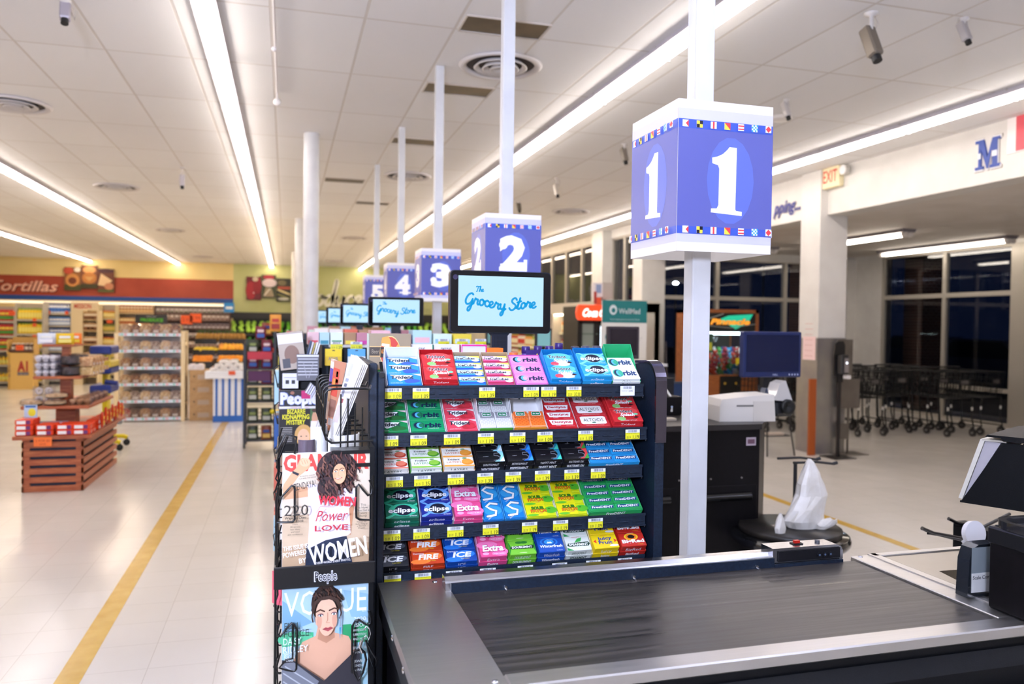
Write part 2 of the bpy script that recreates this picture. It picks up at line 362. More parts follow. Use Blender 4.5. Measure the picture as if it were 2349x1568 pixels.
# letters / pictures on the back wall
b=MB(); M=FRONT(0,WB,0)
p=at(57,655,Y=WB)
b.text('Tortillas',p.x,p.z,.34,'f0b8a4',M,w=-2.0,bold=.02,shear=.3,z=.06); b.text('Tortillas',p.x+.03,p.z-.03,.34,'7a2a1c',M,w=-2.0,bold=.02,shear=.3,z=.03)
solo(b,'wall_lettering','pale cursive word Tortillas on the red wall band','lettering')
def script(mb,M,ox,oy,sc,w,m,z,word):
    """joined-up hand lettering drawn as ribbons; glyph strokes in units of x-height"""
    G={
    'T':([[(.0,1.75),(.3,2.0),(1.1,1.85),(1.5,2.0)],[(.85,1.9),(.7,1.1),(.55,.2),(.4,0),(.2,.1)]],1.25),
    'h':([[(0,.1),(.45,1.3),(.55,1.9),(.35,2.0),(.25,1.4),(.25,0)],[(.25,.4),(.5,.95),(.75,.9),(.75,.2),(.9,0),(1.1,.15)]],1.05),
    'e':([[(-.05,.15),(.35,.45),(.6,.75),(.45,1.0),(.15,.85),(.05,.4),(.25,.02),(.6,.05),(.85,.3)]],.85),
    'G':([[(1.25,1.75),(1.0,2.0),(.5,1.85),(.12,1.3),(.05,.7),(.3,.25),(.75,.25),(1.1,.6),(1.25,1.0)],[(1.25,1.0),(1.2,.3),(1.05,-.5),(.8,-.95),(.55,-.85),(.6,-.4),(1.1,.0),(1.5,.25)]],1.45),
    'r':([[(0,.25),(.25,.95),(.3,1.1),(.5,.9),(.75,.9),(.7,.3),(.85,.05),(1.1,.2)]],1.0),
    'o':([[(.55,1.0),(.2,.85),(.1,.4),(.3,.0),(.65,.1),(.8,.55),(.6,.98),(.75,.8),(1.05,.75)]],.95),
    'c':([[(.7,.85),(.45,1.0),(.15,.75),(.1,.3),(.35,.0),(.65,.05),(.9,.3)]],.85),
    'y':([[(.05,.8),(.15,1.0),(.15,.4),(.4,.05),(.7,.35),(.85,1.0)],[(.85,1.0),(.8,0),(.65,-.75),(.4,-1.0),(.25,-.75),(.5,-.3),(1.1,.2)]],1.15),
    'S':([[(1.2,1.65),(.95,2.0),(.5,1.9),(.35,1.5),(.6,1.15),(1.0,.85),(1.1,.4),(.75,.0),(.3,.0),(.0,.35)]],1.25),
    't':([[(.0,.2),(.4,1.1),(.55,1.9)],[(.5,1.6),(.3,.5),(.35,.05),(.65,.05),(.9,.3)],[(.1,1.2),(.8,1.3)]],.8),
    'P':([[(.5,2.0),(.35,1.0),(.15,0)],[(.1,1.6),(.5,2.1),(1.1,2.0),(1.3,1.5),(.9,1.0),(.4,1.0)]],1.3),
    'd':([[(.7,.9),(.4,1.0),(.1,.6),(.15,.1),(.45,.0),(.75,.5),(1.0,1.7),(1.05,2.4),(.9,2.5),(.8,1.6),(.8,.2),(1.0,0),(1.2,.2)]],1.1),
    'u':([[(0,.6),(.15,1.0),(.15,.2),(.4,0),(.7,.4),(.8,1.0),(.78,.3),(.95,0),(1.15,.2)]],1.05),
    ' ':([],.6)}
    x=0; dip=0
    for i,ch in enumerate(word):
        st,adv=G[ch]
        for s_ in st:
            # smooth with catmull-rom
            P=[s_[0]]+list(s_)+[s_[-1]]; out=[]
            for k in range(1,len(P)-2):
                for q in range(4):
                    t=q/4; a,b_,c,d=P[k-1],P[k],P[k+1],P[k+2]
                    f=lambda A,B,C,D:.5*((2*B)+(-A+C)*t+(2*A-5*B+4*C-D)*t*t+(-A+3*B-3*C+D)*t**3)
                    out.append((f(a[0],b_[0],c[0],d[0]),f(a[1],b_[1],c[1],d[1])))
            out.append(s_[-1])
            mb.stroke([(ox+(x+px+.12*py)*sc,oy+py*sc+swash(x+px,len(word),sc)) for px,py in out],w,m,M,z)
        x+=adv
    return x*sc
def swash(x,n,sc): return (math.sin(x*.62+.3)*.32-.035*x)*sc if n>6 and n!=7 else 0
b=MB(); p=at(690,700,Y=WB)
script(b,FRONT(0,WB,0),p.x-.35,p.z+.02,.36,.115,mat('f2f2e4',.6),.05,'Produce')
solo(b,'wall_lettering','cream cursive word Produce on the green wall','lettering')
def triptych(px0,py0,px1,py1,cols,label):
    a=at(px0,py0,Y=WB-.08); c=at(px1,py1,Y=WB-.08); w=(c.x-a.x)/3; z0=c.z; z1=a.z
    t=thing('picture_panels',label,'picture',(a.x,WB-.08,z0))
    for i in range(3):
        o=(0.0,.08,-.03)[i]; q=MB(); q.box(i*w+.006,(i+1)*w-.006,0,.06,o,z1-z0+o,'3a2a20')
        q.art(FRONT(i*w+.006,0,o),w-.012,z1-z0,cols[i],dz=.004,z0=.004); q.build('picture_panel',t)
triptych(147,612,262,668,[[('r',0,0,1,1,'8a5a34'),('r',0,.0,1,.25,'4a4a28'),('e',.5,.45,.42,.28,'c98a4c'),('e',.5,.42,.25,.15,'6b3420'),('e',.25,.85,.3,.15,'c0503a'),('e',.8,.9,.2,.1,'e8e0d0')],
 [('r',0,0,1,1,'7a4a34'),('e',.5,.8,.4,.15,'d9a066'),('e',.5,.45,.45,.25,'b8783c'),('p',[(.2,.5),(.8,.5),(.5,.3)],'c99a5c'),('r',0,0,1,.2,'3e3a22')],
 [('r',0,0,1,1,'6a3a28'),('e',.5,.92,.5,.1,'4a2430'),('p',[(0,.3),(.2,.8),(.9,.5),(.5,.25)],'e2c39a'),('e',.7,.25,.3,.15,'c08060'),('r',0,0,1,.1,'56602e')]],'three-panel tortilla and wrap food photo on the red band')
triptych(565,634,667,689,[[('r',0,0,1,1,'6a1420'),('e',.3,.4,.35,.4,'a01c28'),('e',.75,.6,.3,.35,'8a1620'),('e',.6,.9,.2,.1,'c8b8a0'),('e',.5,.3,.04,.03,'f0d0d0')],
 [('r',0,0,1,1,'3c4428'),('e',.5,.9,.4,.1,'a02838'),('e',.55,.65,.5,.18,'d0c0c4'),('p',[(.1,.05),(.3,.45),(.7,.4),(.9,.05)],'9a8a70'),('s',[(.2,.1),(.6,.4)],.05,'d8d0c0')],
 [('r',0,0,1,1,'2a2a1c'),('e',.4,.8,.3,.12,'6a6040'),('r',.1,.52,1,.64,'a84830'),('s',[(.1,.5),(.95,.3)],.08,'d8c890'),('s',[(.1,.3),(.9,.12)],.07,'7a7a3c'),('e',.5,.1,.4,.06,'c8c8b8')]],'three-panel red pepper and vegetable photo on the green wall')
# ---------------------------------------------------------------- store front: soffit, piers, windows
b=MB(); b.box(XF,XF+.3,YN,14.2,3.09,ZC,M_white); b.box(XF+.3,12.2,14.3,14.5,3.0,3.3,M_white); b.box(11.7,12.0,YN,14.4,3.10,3.2,M_white); struct(b,'trim_soffit')
b=MB()
b.box(XF,XF+.2,14.6,WB,3.5,ZC,M_white); b.box(XF,XF+.2,14.6,WB,0,2.1,noisy('front_wall_paint','cfc6b8','d8d0c4',2,.6)); struct(b,'wall_right')
dgrey=mat('9a958c',.4)
def pier(name,x0,x1,y0,y1,z1=ZC): q=MB(); q.box(x0,x1,y0,y1,0,z1,M_white,bev=.01); struct(q,name)
pier('trim_pier_1',6.62,7.12,14.02,14.45); pier('trim_pier_2',6.5,6.9,15.75,16.35)
def window(n,M,w,h,cols_,rows,fr=.05,m=None,pane=True):
    """frame in local XY, cols_/rows lists of positions of bars; glass pane is a part of the window"""
    m=m or mat('b9b2a6',.4,.3)
    q=MB(); d=.09
    for x in [0]+cols_+[w]: q.box(x-fr/2,x+fr/2,-fr/2,h+fr/2,-d/2,d/2,m,M)
    for y_ in [0]+rows+[h]: q.box(-fr/2,w+fr/2,y_-fr/2,y_+fr/2,-d/2+.005,d/2-.005,m,M)
    o=struct(q,'window_%d'%n)
    if pane:
        g=MB(); g.quad([(0,0,0),(w,0,0),(w,h,0),(0,h,0)],M_glass,M); struct(g,'window_pane',o)
window(1,LEFTF(XF+.08,WB,2.1),WB-16.35,1.4,[1.1*i for i in range(1,12)],[],.07)
window(2,LEFTF(XF+.08,15.75,2.1),1.3,1.4,[.62],[],.07)
window(3,FRONT(7.12,14.35,.02),4.35,3.0,[1.32,2.92],[2.2],.08)
b=MB(); b.box(11.47,11.95,14.2,14.45,0,3.1,M_white); b.box(11.7,11.95,13.45,14.2,0,3.1,M_white); struct(b,'trim_pier_3')
window(4,LEFTF(11.75,13.42,.02),3.0,3.07,[1.56],[2.25],.08)
b=MB(); b.box(11.70,11.80,10.42,11.86,.57,.64,mat('b9b2a6',.4,.3)); struct(b,'trim_window_bar')
window(5,LEFTF(11.75,10.04,.02),4.6,3.07,[2.3],[2.25],.10)
b=MB(); b.box(11.7,11.82,10.06,10.40,0,3.1,mat('b9b2a6',.4,.3)); struct(b,'trim_pier_4')
b=MB(); b.box(11.7,11.8,YN,5.4,0,3.1,M_white); struct(b,'wall_vestibule')
b=MB(); b.tube([at(1998,690,Y=14.15),at(1996,905,Y=14.15)],.03,mat('8a8480',.5)); solo(b,'wall_pipe','thin grey conduit pipe on white corner beside the front windows','pipe')
# big column at the soffit corner with stainless wrap
b=MB(); b.box(6.6,7.02,8.7,9.1,1.50,ZC,M_white,bev=.006); cl=struct(b,'trim_column')
b=MB(); b.box(6.59,7.03,8.69,9.11,0,1.5,noisy('worn_stainless','8a858a','aaa498',1.6,.40,.7,.02)); struct(b,'column_wrap',cl)
# outside: sidewalk, brick pier, parked car, lamps
brick=bpy.data.materials.new('red_brick'); brick.use_nodes=True
N=brick.node_tree.nodes; bt=N.new('ShaderNodeTexBrick'); bt.inputs['Scale'].default_value=4; bt.inputs['Color1'].default_value=hx('6a4234'); bt.inputs['Color2'].default_value=hx('5a382e'); bt.inputs['Mortar'].default_value=hx('857668')
tc=N.new('ShaderNodeTexCoord'); mp=N.new('ShaderNodeMapping'); mp.inputs['Rotation'].default_value=(PI/2,0,0)
brick.node_tree.links.new(tc.outputs['Object'],mp.inputs[0]); brick.node_tree.links.new(mp.outputs[0],bt.inputs[0]); brick.node_tree.links.new(bt.outputs[0],N['Principled BSDF'].inputs['Base Color'])
b=MB(); b.box(12.4,13.0,13.1,13.6,0,3.4,brick); struct(b,'trim_brick_pier_1')
b=MB(); b.box(10.9,11.7,15.0,15.4,0,3.4,brick); struct(b,'trim_brick_pier_2')
b=MB(); b.box(13,60,-20,60,-.12,-.02,noisy('asphalt','1a1b20','24262c',5,.85)); b.box(-10,13,WB+.2,60,-.12,-.02,'1c1d22'); struct(b,'floor_parking_lot')
# lamps seen through the glass
lm=mat('eaf4ff',.5,emis=16)
for i,(px,py,X,hh) in enumerate(((1752,594,None,0),(2092,698,30,0),(2116,698,31,0),(2143,697,33,0),(1550,649,None,0))):
    pos=at(px,py,X=X) if X else at(px,py,Y=34)
    t=thing('street_lamp',('lit street lamp seen through upper dark window right of lane one sign','left lamp of three over the parking lot in right window','middle lamp of three over the parking lot in right window','right lamp of three over the parking lot in right window','small lit lamp in dark window left of the near pole')[i],'lamp',(pos.x,pos.y,-.05))
    q=MB(); q.cyl((0,0,0),(0,0,pos.z),.05,'2a2c30',8); q.build('pole',t); q=MB(); q.ball((0,0,pos.z+.05),.13,lm,sz=.6); q.build('lamp_head',t)
# parked car outside
def car(px,py,label,xx=17.5):
    p=at(px,py,X=xx); t=thing('car',label,'car',(xx,p.y,-.02),PI/2)
    q=MB(); prof=[(-2.2,.35),(-2.25,.8),(-1.5,.95),(-.9,1.42),(.6,1.45),(1.3,.98),(2.1,.85),(2.2,.4)]
    q.prism(prof,-.85,.85,mat('101a3a',.15,coat=1),frame((0,0,0),(1,0,0),(0,0,1))); q.build('body',t)
    q=MB(); q.prism([(-1.35,.97),(-.85,1.36),(.55,1.38),(1.1,.98)],-.87,.87,mat('05060a',.05),frame((0,0,0),(1,0,0),(0,0,1))); q.build('side_window',t)
    for x in(-1.35,1.35):
        for sy in(-1,1): q=MB(); q.cyl((x,sy*.62,.33),(x,sy*.9,.33),.33,'08080a',16); q.build('wheel',t)
    q=MB(); q.ball((-2.22,.5,.68),.07,mat('e8ecff',.5,emis=9)); q.ball((-2.22,-.5,.68),.07,mat('e8ecff',.5,emis=9)); q.build('headlight',t)
car(2290,845,'dark blue parked car outside the right window'); car(2120,775,'dark car parked further off outside the right window',23)
# ---------------------------------------------------------------- fluorescent strips
hous=mat('dcd8e0',.4)
FX={}
def fixture_mesh(kind,L_):
    cool,warm={'cool':('dfe7ff',0),'mid':('fff7f0',0),'warm':('ffecd2',0)}[kind]
    t=thing('ceiling_light','tmp','ceiling light')
    q=MB(); q.prism([(-.05,0),(.05,0),(.078,-.045),(.078,-.052),(-.078,-.052),(-.078,-.045)],0,L_,hous,frame((0,L_,0),(1,0,0),(0,0,1))); q.build('housing',t)
    n=2 if L_>2 else 1
    for k in range(n):
        y0=.045+k*L_/n; y1=(k+1)*L_/n-.035
        for x in(-.038,.038): q=MB(); q.cyl((x,y0,-.075),(x,y1,-.075),.019,tubemat(cool,TUBE_E),8); q.build('tube',t)
    for k in range(n+1):
        y_=min(k*L_/n,L_-.012); q=MB(); q.box(-.062,.062,y_,y_+.012,-.10,-.0,'cfcac6'); q.build('end_bracket',t)
    return t
rows=[('leftmost',-6.4),('second left',-3.62),('left of the round columns',-.51),('right of the lane poles',2.64),('nearest the front windows',5.9)]
first={}
for rn,X in rows:
    for k in range(-4,10):
        Y=6.52+2.44*k; 
        if X<-3 and Y<3: continue
        if X==5.9 and Y>24: pass
        kind='cool' if Y<3.5 else ('mid' if Y<14 else 'warm')
        far='%.0f'%(Y)
        ordn=['farthest behind','nearer behind','first overhead','second','third','fourth','fifth','sixth','seventh','eighth','ninth','tenth','eleventh','twelfth'][k+4]
        lab='%s fluorescent strip in the ceiling row %s'%(ordn,rn)
        lab=lab[0].lower()+lab[1:]
        if kind not in first:
            first[kind]=fixture_mesh(kind,2.44); o=first[kind]; o.location=(X,Y,ZC); o['label']=lab; o['group']='fluorescent strips on the main ceiling'
        else: dup(first[kind],(X,Y,ZC),label=lab,group='fluorescent strips on the main ceiling')
# vestibule wraparound fixtures
def vest(x0,y0,y1,label):
    t=thing('ceiling_light',label,'ceiling light',(x0,y0,3.16),group='ceiling lights in the vestibule'); L_=y1-y0
    q=MB(); q.prism([(-.14,0),(.14,0),(.10,-.05),(-.10,-.05)],0,L_,mat('8a8488',.4),frame((0,L_,0),(1,0,0),(0,0,1))); q.build('housing',t)
    for x in(-.05,.05): q=MB(); q.cyl((x,.05,-.085),(x,L_-.05,-.085),.02,tubemat('fff4e6',9),8); q.build('tube',t)
    for yy in (.0,L_-.09):
        for x in(-.05,.05): q=MB(); q.ball((x,yy+.04,-.08),.055,'efe8e0'); q.build('end_cap',t)
vest(9.1,9.9,12.3,'strip light on the vestibule ceiling just right of the white column'); vest(8.85,13.0,13.95,'short strip light behind the white column')
vest(11.2,10.0,12.9,'long strip light nearest the dark side windows'); vest(9.1,3.5,5.9,'strip light on the vestibule ceiling outside the right edge'); vest(11.2,4.5,6.9,'strip light by the side windows outside the right edge')
# round diffusers
def diffuser():
    t=thing('ceiling_vent','tmp','ceiling vent'); q=MB()
    q.lathe([(.30,0),(.33,-.012),(.31,-.03),(.27,-.02),(.27,0)],mat('dcd6d4',.45),n=40,cap=False); q.build('outer_ring',t)
    q=MB(); q.lathe([(.0001,-.001),(.27,-.001)],mat('4a403c',.8),n=32,cap=False); q.build('backing',t)
    for r,z in((.20,-.035),(.135,-.045),(.075,-.05)):
        q=MB(); q.lathe([(r-.03,-.01),(r,z),(r+.012,z+.006),(r-.015,-.004)],mat('d6d0cc',.45),n=32,cap=False); q.build('ring',t)
    return t
D0=None
for px,py,lab in ((1148,148,'large round ceiling vent behind the lane two pole'),(30,236,'round ceiling vent at the left edge'),(935,402,'round ceiling vent behind the lane four pole'),(268,427,'round ceiling vent above the tortilla sign'),(812,545,'small distant round vent left of the lane five pole'),(390,527,'small distant round vent over the bread racks'),(1310,484,'round ceiling vent above the lane two sign right side'),(465,588,'farthest left round ceiling vent near back wall'),(770,598,'farthest right round ceiling vent near back wall')):
    p=at(px,py,Z=ZC)
    if D0 is None: D0=diffuser(); D0.location=p; D0['label']=lab; D0['group']='round ceiling vents'
    else: dup(D0,p,label=lab,group='round ceiling vents')
# open tile slots with dark plenum
dark=noisy('plenum_dark','4a4034','6b5c48',3,.35,.6)
for i,(a,c,lab) in enumerate((((1051,67),(1265,58),'dark mirror-like return grille nearest the camera'),((968,208),(1136,201),'dark return grille behind the lane three pole'),((896,326),(1024,319),'dark return grille behind the lane four pole'),((744,414),(838,411),'thin dark return grille left of the lane five pole'),((815,466),(896,463),'farthest thin dark return grille'))):
    p0=at(*a,Z=ZC); p1=at(*c,Z=ZC); q=MB(); w=abs(p1.x-p0.x); d=.27
    t=thing('ceiling_grille',lab,'ceiling grille',(p0.x,p0.y-d,ZC),group='return grilles')
    q.box(.01,w-.01,0,d,-.003,.0,dark); q.build('panel',t)
    q=MB()
    for (x0,x1,y0,y1) in((0,w,-.012,0),(0,w,d,d+.012),(-.002,.01,0,d),(w-.01,w+.002,0,d)): q.box(x0,x1,y0,y1,-.01,0,'cfc6bc')
    q.build('frame',t)
# security cameras
def seccam(px,py,Z,lab,s=1,body='8d8478',long=.16):
    p=at(px,py,Z=ZC); t=thing('security_camera',lab,'security camera',(p.x,p.y,ZC),group='security cameras')
    q=MB(); q.lathe([(.04*s,0),(.04*s,-.012),(.012*s,-.02),(.012*s,-long)],'d8d2cc',n=12); q.build('mount',t)
    q=MB(); T=Matrix.Translation((0,0,-long-.02*s))@Euler((math.radians(68),0,math.radians(8))).to_matrix().to_4x4()
    q.box(-.035*s,.035*s,-.10*s,.09*s,-.035*s,.035*s,mat(body,.4,.3),T,bev=.01*s); q.build('body',t)
    q=MB(); q.cyl((0,-.10*s,0),(0,-.135*s,0),.026*s,'141416',14,M=T); q.build('lens',t)
    q=MB(); q.tube([(.02,.0,0),(.06*s,.02,-.05),(.05*s,.04,-.1),(.02*s,.03*s,-long)],.004,'c8c0b8',6); q.build('cable',t)
seccam(1999,30,0,'grey box security camera hanging right of the lane one sign',1.15,'7d7264'); seccam(2212,42,0,'small security camera at upper right corner',.75,'b8b2b0',.07)
seccam(1803,228,0,'white security camera just right of the lane one sign top',.8,'d0cac6',.07); seccam(1432,330,0,'security camera left of the lane one sign',.9,'8d8478',.10)
seccam(1277,408,0,'distant white security camera between lane two and lane one signs',.9,'d8d0c4',.14); seccam(418,383,0,'white security camera hanging above the bread racks',.9,'c8c4cc',.16)
seccam(1190,463,0,'distant dome-like camera above the lane two sign',.9,'6a6258',.05); seccam(150,2,0,'security camera at the upper left corner',.9,'b0aab4',.03)
p=at(2215,452,X=9.3); seccam(2150,446,0,'security camera under the soffit right of the column',.8,'8d8478',.05)
b=MB(); p=at(628,0,Z=ZC); b.tube([(p.x,4.2,ZC-.012),(p.x,7.4,ZC-.012)],.008,'e4dede',6); b.ball((p.x,7.35,ZC-.1),.035,'f0ece8'); b.ball((p.x-.01,6.15,ZC-.03),.02,'e8e4e4'); b.cyl((p.x,7.35,ZC-.08),(p.x,7.35,ZC),.006,'e0dada',6)
solo(b,'sensor_cable','thin white cable with small round sensor along the ceiling','cable')
b=MB(); p=at(1790,268,Z=ZC); b.lathe([(.10,0),(.11,-.02),(.08,-.035),(.0001,-.04)],'efe8e0',n=24); solo(b,'smoke_detector','small white ceiling disc beside the camera right of lane one sign','detector',p)
# round columns
for i,(px,py,nm,r,Y) in enumerate(((715,307,'nearest',.083,None),(687,502,'second',.085,None),(676,577,'farthest',.085,None))):
    p=at(px,py,Z=ZC); q=MB(); q.lathe([(r,0),(r,ZC)],M_polewhite,n=32); q.v=[Vector((v.x+p.x,v.y+p.y,v.z)) for v in q.v]; struct(q,'trim_round_column_%d'%(i+1))
# soffit lettering, exit sign
b=MB(); p=at(2268,352,X=XF)
M=LEFTF(XF,0,0)
MP=[(-.15,-.15),(-.05,-.15),(-.05,-.12),(-.08,-.12),(-.08,.06),(-.005,-.15),(.01,-.15),(.06,.06),(.06,-.12),(.03,-.12),(.03,-.15),(.15,-.15),(.15,-.12),(.12,-.12),(.12,.12),(.15,.12),(.15,.15),(.06,.15),(.0,-.04),(-.05,.15),(-.15,.15),(-.15,.12),(-.11,.12),(-.11,-.12),(-.15,-.12)]
for z_,k_,cl_ in((.004,1.14,'8a8070'),(.012,1.10,'eeeceb'),(.02,1.0,'24449a')):
    b.prism([(-p.y+x*k_*.95,p.z+y*k_*.98) for x,y in MP],0,z_,cl_,M)
for xa,xb in((-.112,-.078),(.058,.122)): b.box(-p.y+xa*.95,-p.y+xb*.95,p.z-.04,p.z+.015,.02,.022,'dfe2ea',M)
solo(b,'soffit_letter','blue letter M with white outline on the right soffit','lettering')
b=MB(); p0=at(2312,316,X=XF); M=LEFTF(XF,0,0); b.box(-p0.y,-p0.y+.4,p0.z-.16,p0.z+.22,0,.01,'efe9e6',M); b.box(-p0.y+.1,-p0.y+.25,p0.z-.15,p0.z+.2,.01,.014,'d8505c',M)
solo(b,'wall_plaque','white plaque with a red bar at right end of soffit','sign')
b=MB(); p=at(1806,472,X=XF); 
b.text('pping...',-p.y,p.z,.17,'8a8690',M,w=-.62,bold=.05,shear=.35,z=.006); b.text('pping...',-p.y,p.z,.17,'2c2e8c',M,w=-.62,bold=.015,shear=.35,z=.014)
solo(b,'soffit_lettering','dark blue cursive lettering ending pping... left of the column','lettering')
pa=at(1893,378,X=XF-.03); pb=at(1935,425,X=XF-.03)
t=thing('exit_sign','cream exit sign with red letters and twin lamps on soffit','exit sign',(XF,pa.y,pb.z))
w=.33;h=.28
q=MB(); q.box(-.08,0,-w,0,0,h,mat('e8dab0',.5,emis=.05),bev=.01); q.art(LEFTF(-.08,0,0),w,h,[('t','EXIT',.5,.52,.55,'d84a3a',{'w':-.8,'b':.01})],dz=.002,z0=.002); q.build('sign_box',t)
for dy,nm in((.09,'a'),(-w-.08,'b')):
    q=MB(); q.cyl((-.02,dy,h*.65),(-.09,dy,h*.65),.05,'d8d4cc',16,r1=.065); q.cyl((-.09,dy,h*.65),(-.092,dy,h*.65),.055,mat('f4f4f4',.2),16); q.cyl((-.04,dy,h*.65),(-.04,dy*(.2 if dy>0 else .8),h*.65),.015,'c8c4bc',8); q.build('emergency_lamp',t)
# ================================================================ lane number signs and poles
BL='5c61a8'; 
def flags(u0,u1,v,s):
    ops=[]; n=7; au=s; av=s*.343/.47
    for i in range(n):
        u=u0+(u1-u0)*i/(n-1)-au/2; w_='f2f0f4'; r_='d8404a'; y_='f0d24a'; k_='1c1c28'; c_='2a9ae0'
        R=lambda a,b_,c,d,cl:ops.append(('r',u+a*au,v-av/2+b_*av,u+c*au,v-av/2+d*av,cl))
        R(0,0,1,1,w_)
        if i==0: ops.append(('p',[(u+au,v-av/2),(u+au,v+av/2),(u+.5*au,v)],r_))
        if i==1: R(0,0,1,1,y_); R(0,0,.5,.5,k_); R(.5,.5,1,1,k_)
        if i==2: R(.35,0,.65,1,r_)
        if i==3: R(0,0,1,1,y_); ops.append(('p',[(u,v+av/2),(u+au,v-av/2),(u+au,v+av/2)],r_))
        if i==4: R(0,.15,1,.35,r_); R(0,.6,1,.8,r_)
        if i==5:
            for a in range(4):
                for b_ in range(4):
                    if (a+b_)%2==0: R(a/4,b_/4,a/4+.25,b_/4+.25,c_)
        if i==6: ops.append(('p',[(u+au/2,v-av/2),(u+au,v),(u+au/2,v+av/2),(u,v)],r_))
    return ops
def digit(n):
    W_='f6f4f4'
    if n==1:
        P=[(910,225),(960,212),(1010,185),(1050,145),(1070,118),(1138,122),(1133,680),(1140,695),(1195,700),(1195,738),(905,720),(907,685),(960,682),(975,650),(977,320),(965,290),(912,275)]
        return [('p',[((x-600)/880,1-(y+282)/1360) for x,y in P],W_)]
    ops=[('t',str(n),.5,.5,.40,W_,{'b':.055,'w':-.50})]
    if n==2: ops+=[('e',.32,.60,.075,.055,W_),('r',.27,.30,.73,.36,W_),('r',.69,.30,.75,.42,W_)]
    if n==3: ops+=[('e',.31,.60,.08,.058,W_),('e',.31,.40,.08,.058,W_)]
    if n==4: ops+=[('r',.40,.30,.78,.335,W_)]
    if n==5: ops+=[('e',.32,.40,.08,.058,W_),('r',.31,.62,.37,.72,W_)]
    return ops
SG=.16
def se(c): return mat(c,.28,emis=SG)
def faceops(n):
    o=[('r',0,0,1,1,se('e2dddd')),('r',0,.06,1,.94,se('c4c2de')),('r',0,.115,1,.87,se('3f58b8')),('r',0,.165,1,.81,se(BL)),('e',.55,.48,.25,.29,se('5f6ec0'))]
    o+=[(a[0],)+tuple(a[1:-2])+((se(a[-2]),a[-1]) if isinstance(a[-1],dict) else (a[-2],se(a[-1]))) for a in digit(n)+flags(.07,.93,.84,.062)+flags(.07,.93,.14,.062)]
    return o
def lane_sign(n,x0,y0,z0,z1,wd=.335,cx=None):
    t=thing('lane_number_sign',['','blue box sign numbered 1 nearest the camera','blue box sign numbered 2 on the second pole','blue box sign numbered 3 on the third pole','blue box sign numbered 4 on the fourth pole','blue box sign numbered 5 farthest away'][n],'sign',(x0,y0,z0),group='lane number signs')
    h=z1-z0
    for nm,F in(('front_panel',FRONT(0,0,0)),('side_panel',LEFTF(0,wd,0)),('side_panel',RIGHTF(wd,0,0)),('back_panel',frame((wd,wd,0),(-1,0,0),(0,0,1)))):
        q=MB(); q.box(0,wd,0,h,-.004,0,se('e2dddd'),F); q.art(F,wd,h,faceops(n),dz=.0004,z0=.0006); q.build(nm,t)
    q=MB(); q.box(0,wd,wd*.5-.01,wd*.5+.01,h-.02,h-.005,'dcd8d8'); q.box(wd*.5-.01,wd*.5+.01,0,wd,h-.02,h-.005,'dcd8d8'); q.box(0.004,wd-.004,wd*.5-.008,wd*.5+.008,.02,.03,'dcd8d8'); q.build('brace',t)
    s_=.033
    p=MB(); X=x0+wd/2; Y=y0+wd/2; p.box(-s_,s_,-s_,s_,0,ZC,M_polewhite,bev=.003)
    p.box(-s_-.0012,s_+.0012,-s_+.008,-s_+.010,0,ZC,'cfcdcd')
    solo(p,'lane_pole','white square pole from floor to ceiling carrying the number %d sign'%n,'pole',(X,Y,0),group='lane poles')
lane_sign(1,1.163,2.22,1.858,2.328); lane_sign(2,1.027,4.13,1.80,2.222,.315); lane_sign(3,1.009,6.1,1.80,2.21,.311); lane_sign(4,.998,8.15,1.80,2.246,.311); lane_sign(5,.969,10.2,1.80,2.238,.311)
# ================================================================ customer displays
def display(x0,x1,y,z0,z1,base,label,cop=None):
    t=thing('customer_display',label,'display screen',((x0+x1)/2,y,base),group='customer displays'); w=x1-x0;h=z1-z0; zb=z0-base
    q=MB(); r_=.012
    pts=[]
    for cx_,cz_,a0 in((w/2-r_,h-r_,0),(-w/2+r_,h-r_,90),(-w/2+r_,r_,180),(w/2-r_,r_,270)):
        for a in range(0,91,18): pts.append((cx_+r_*math.cos(math.radians(a0+a)),zb+cz_+r_*math.sin(math.radians(a0+a))))
    F=FRONT(0,0,0); q.prism(pts,-.028,0,mat('1a2030',.35),F); q.prism([(x*.985,zb+h/2+(z-zb-h/2)*.975) for x,z in pts],0,.002,mat('0a0b10',.12),F)
    q.lathe([(.0001,.0025),(.008,.0025)],mat('3a3550',.1),F@Matrix.Translation((-w/2+.016,zb+h-.022,0)),n=14,cap=False); q.build('housing',t)
    q=MB(); sw=w*.845; sh=h*.80; F2=FRONT(-sw/2,0,zb+h*.115)
    q.quad([(0,0,.003),(sw,0,.003),(sw,sh,.003),(0,sh,.003)],mat('b4dcf8',.3,emis=.72,base='101418'),F2)
    k=sw/.29; m=mat('0f9fe2',.3,emis=.60,base='04202c')
    script(q,F2,.058*k,.112*k,.0085*k,.0031*k,m,.0036,'The')
    script(q,F2,.022*k,.064*k,.0190*k,.0066*k,m,.0036,'Grocery Store')
    q.build('screen',t)
    q=MB(); q.prism([(-.026,0),(.026,0),(.026,zb-.008),(.034,zb+.002),(-.034,zb+.002),(-.026,zb-.008)],-.03,-.012,mat('1a2030',.35),F); q.build('neck',t)
    q=MB()
    for i in range(9):
        for j in range(8): q.box(-.018+i*.0045,-.0155+j*0+i*.0045,.0115,.0116,zb-.045+j*.0045,zb-.0425+j*.0045,'06070a')
    q.v=[Vector((v.x,v.y-.0,v.z)) for v in q.v]; q.build('speaker_grille',t)
    q=MB(); q.box(-.07,.07,-.05,.10,0,.012,'1a2030',bev=.004); q.build('base_plate',t)
display(.487,.815,2.40,1.594,1.789,1.456,'large customer screen above the gum rack at lane one')
display(.452,.768,4.55,1.607,1.772,1.513,'second customer screen, left of the large one, whole logo visible')
display(.427,.745,6.6,1.607,1.782,1.513,'third customer screen, partly behind the second one')
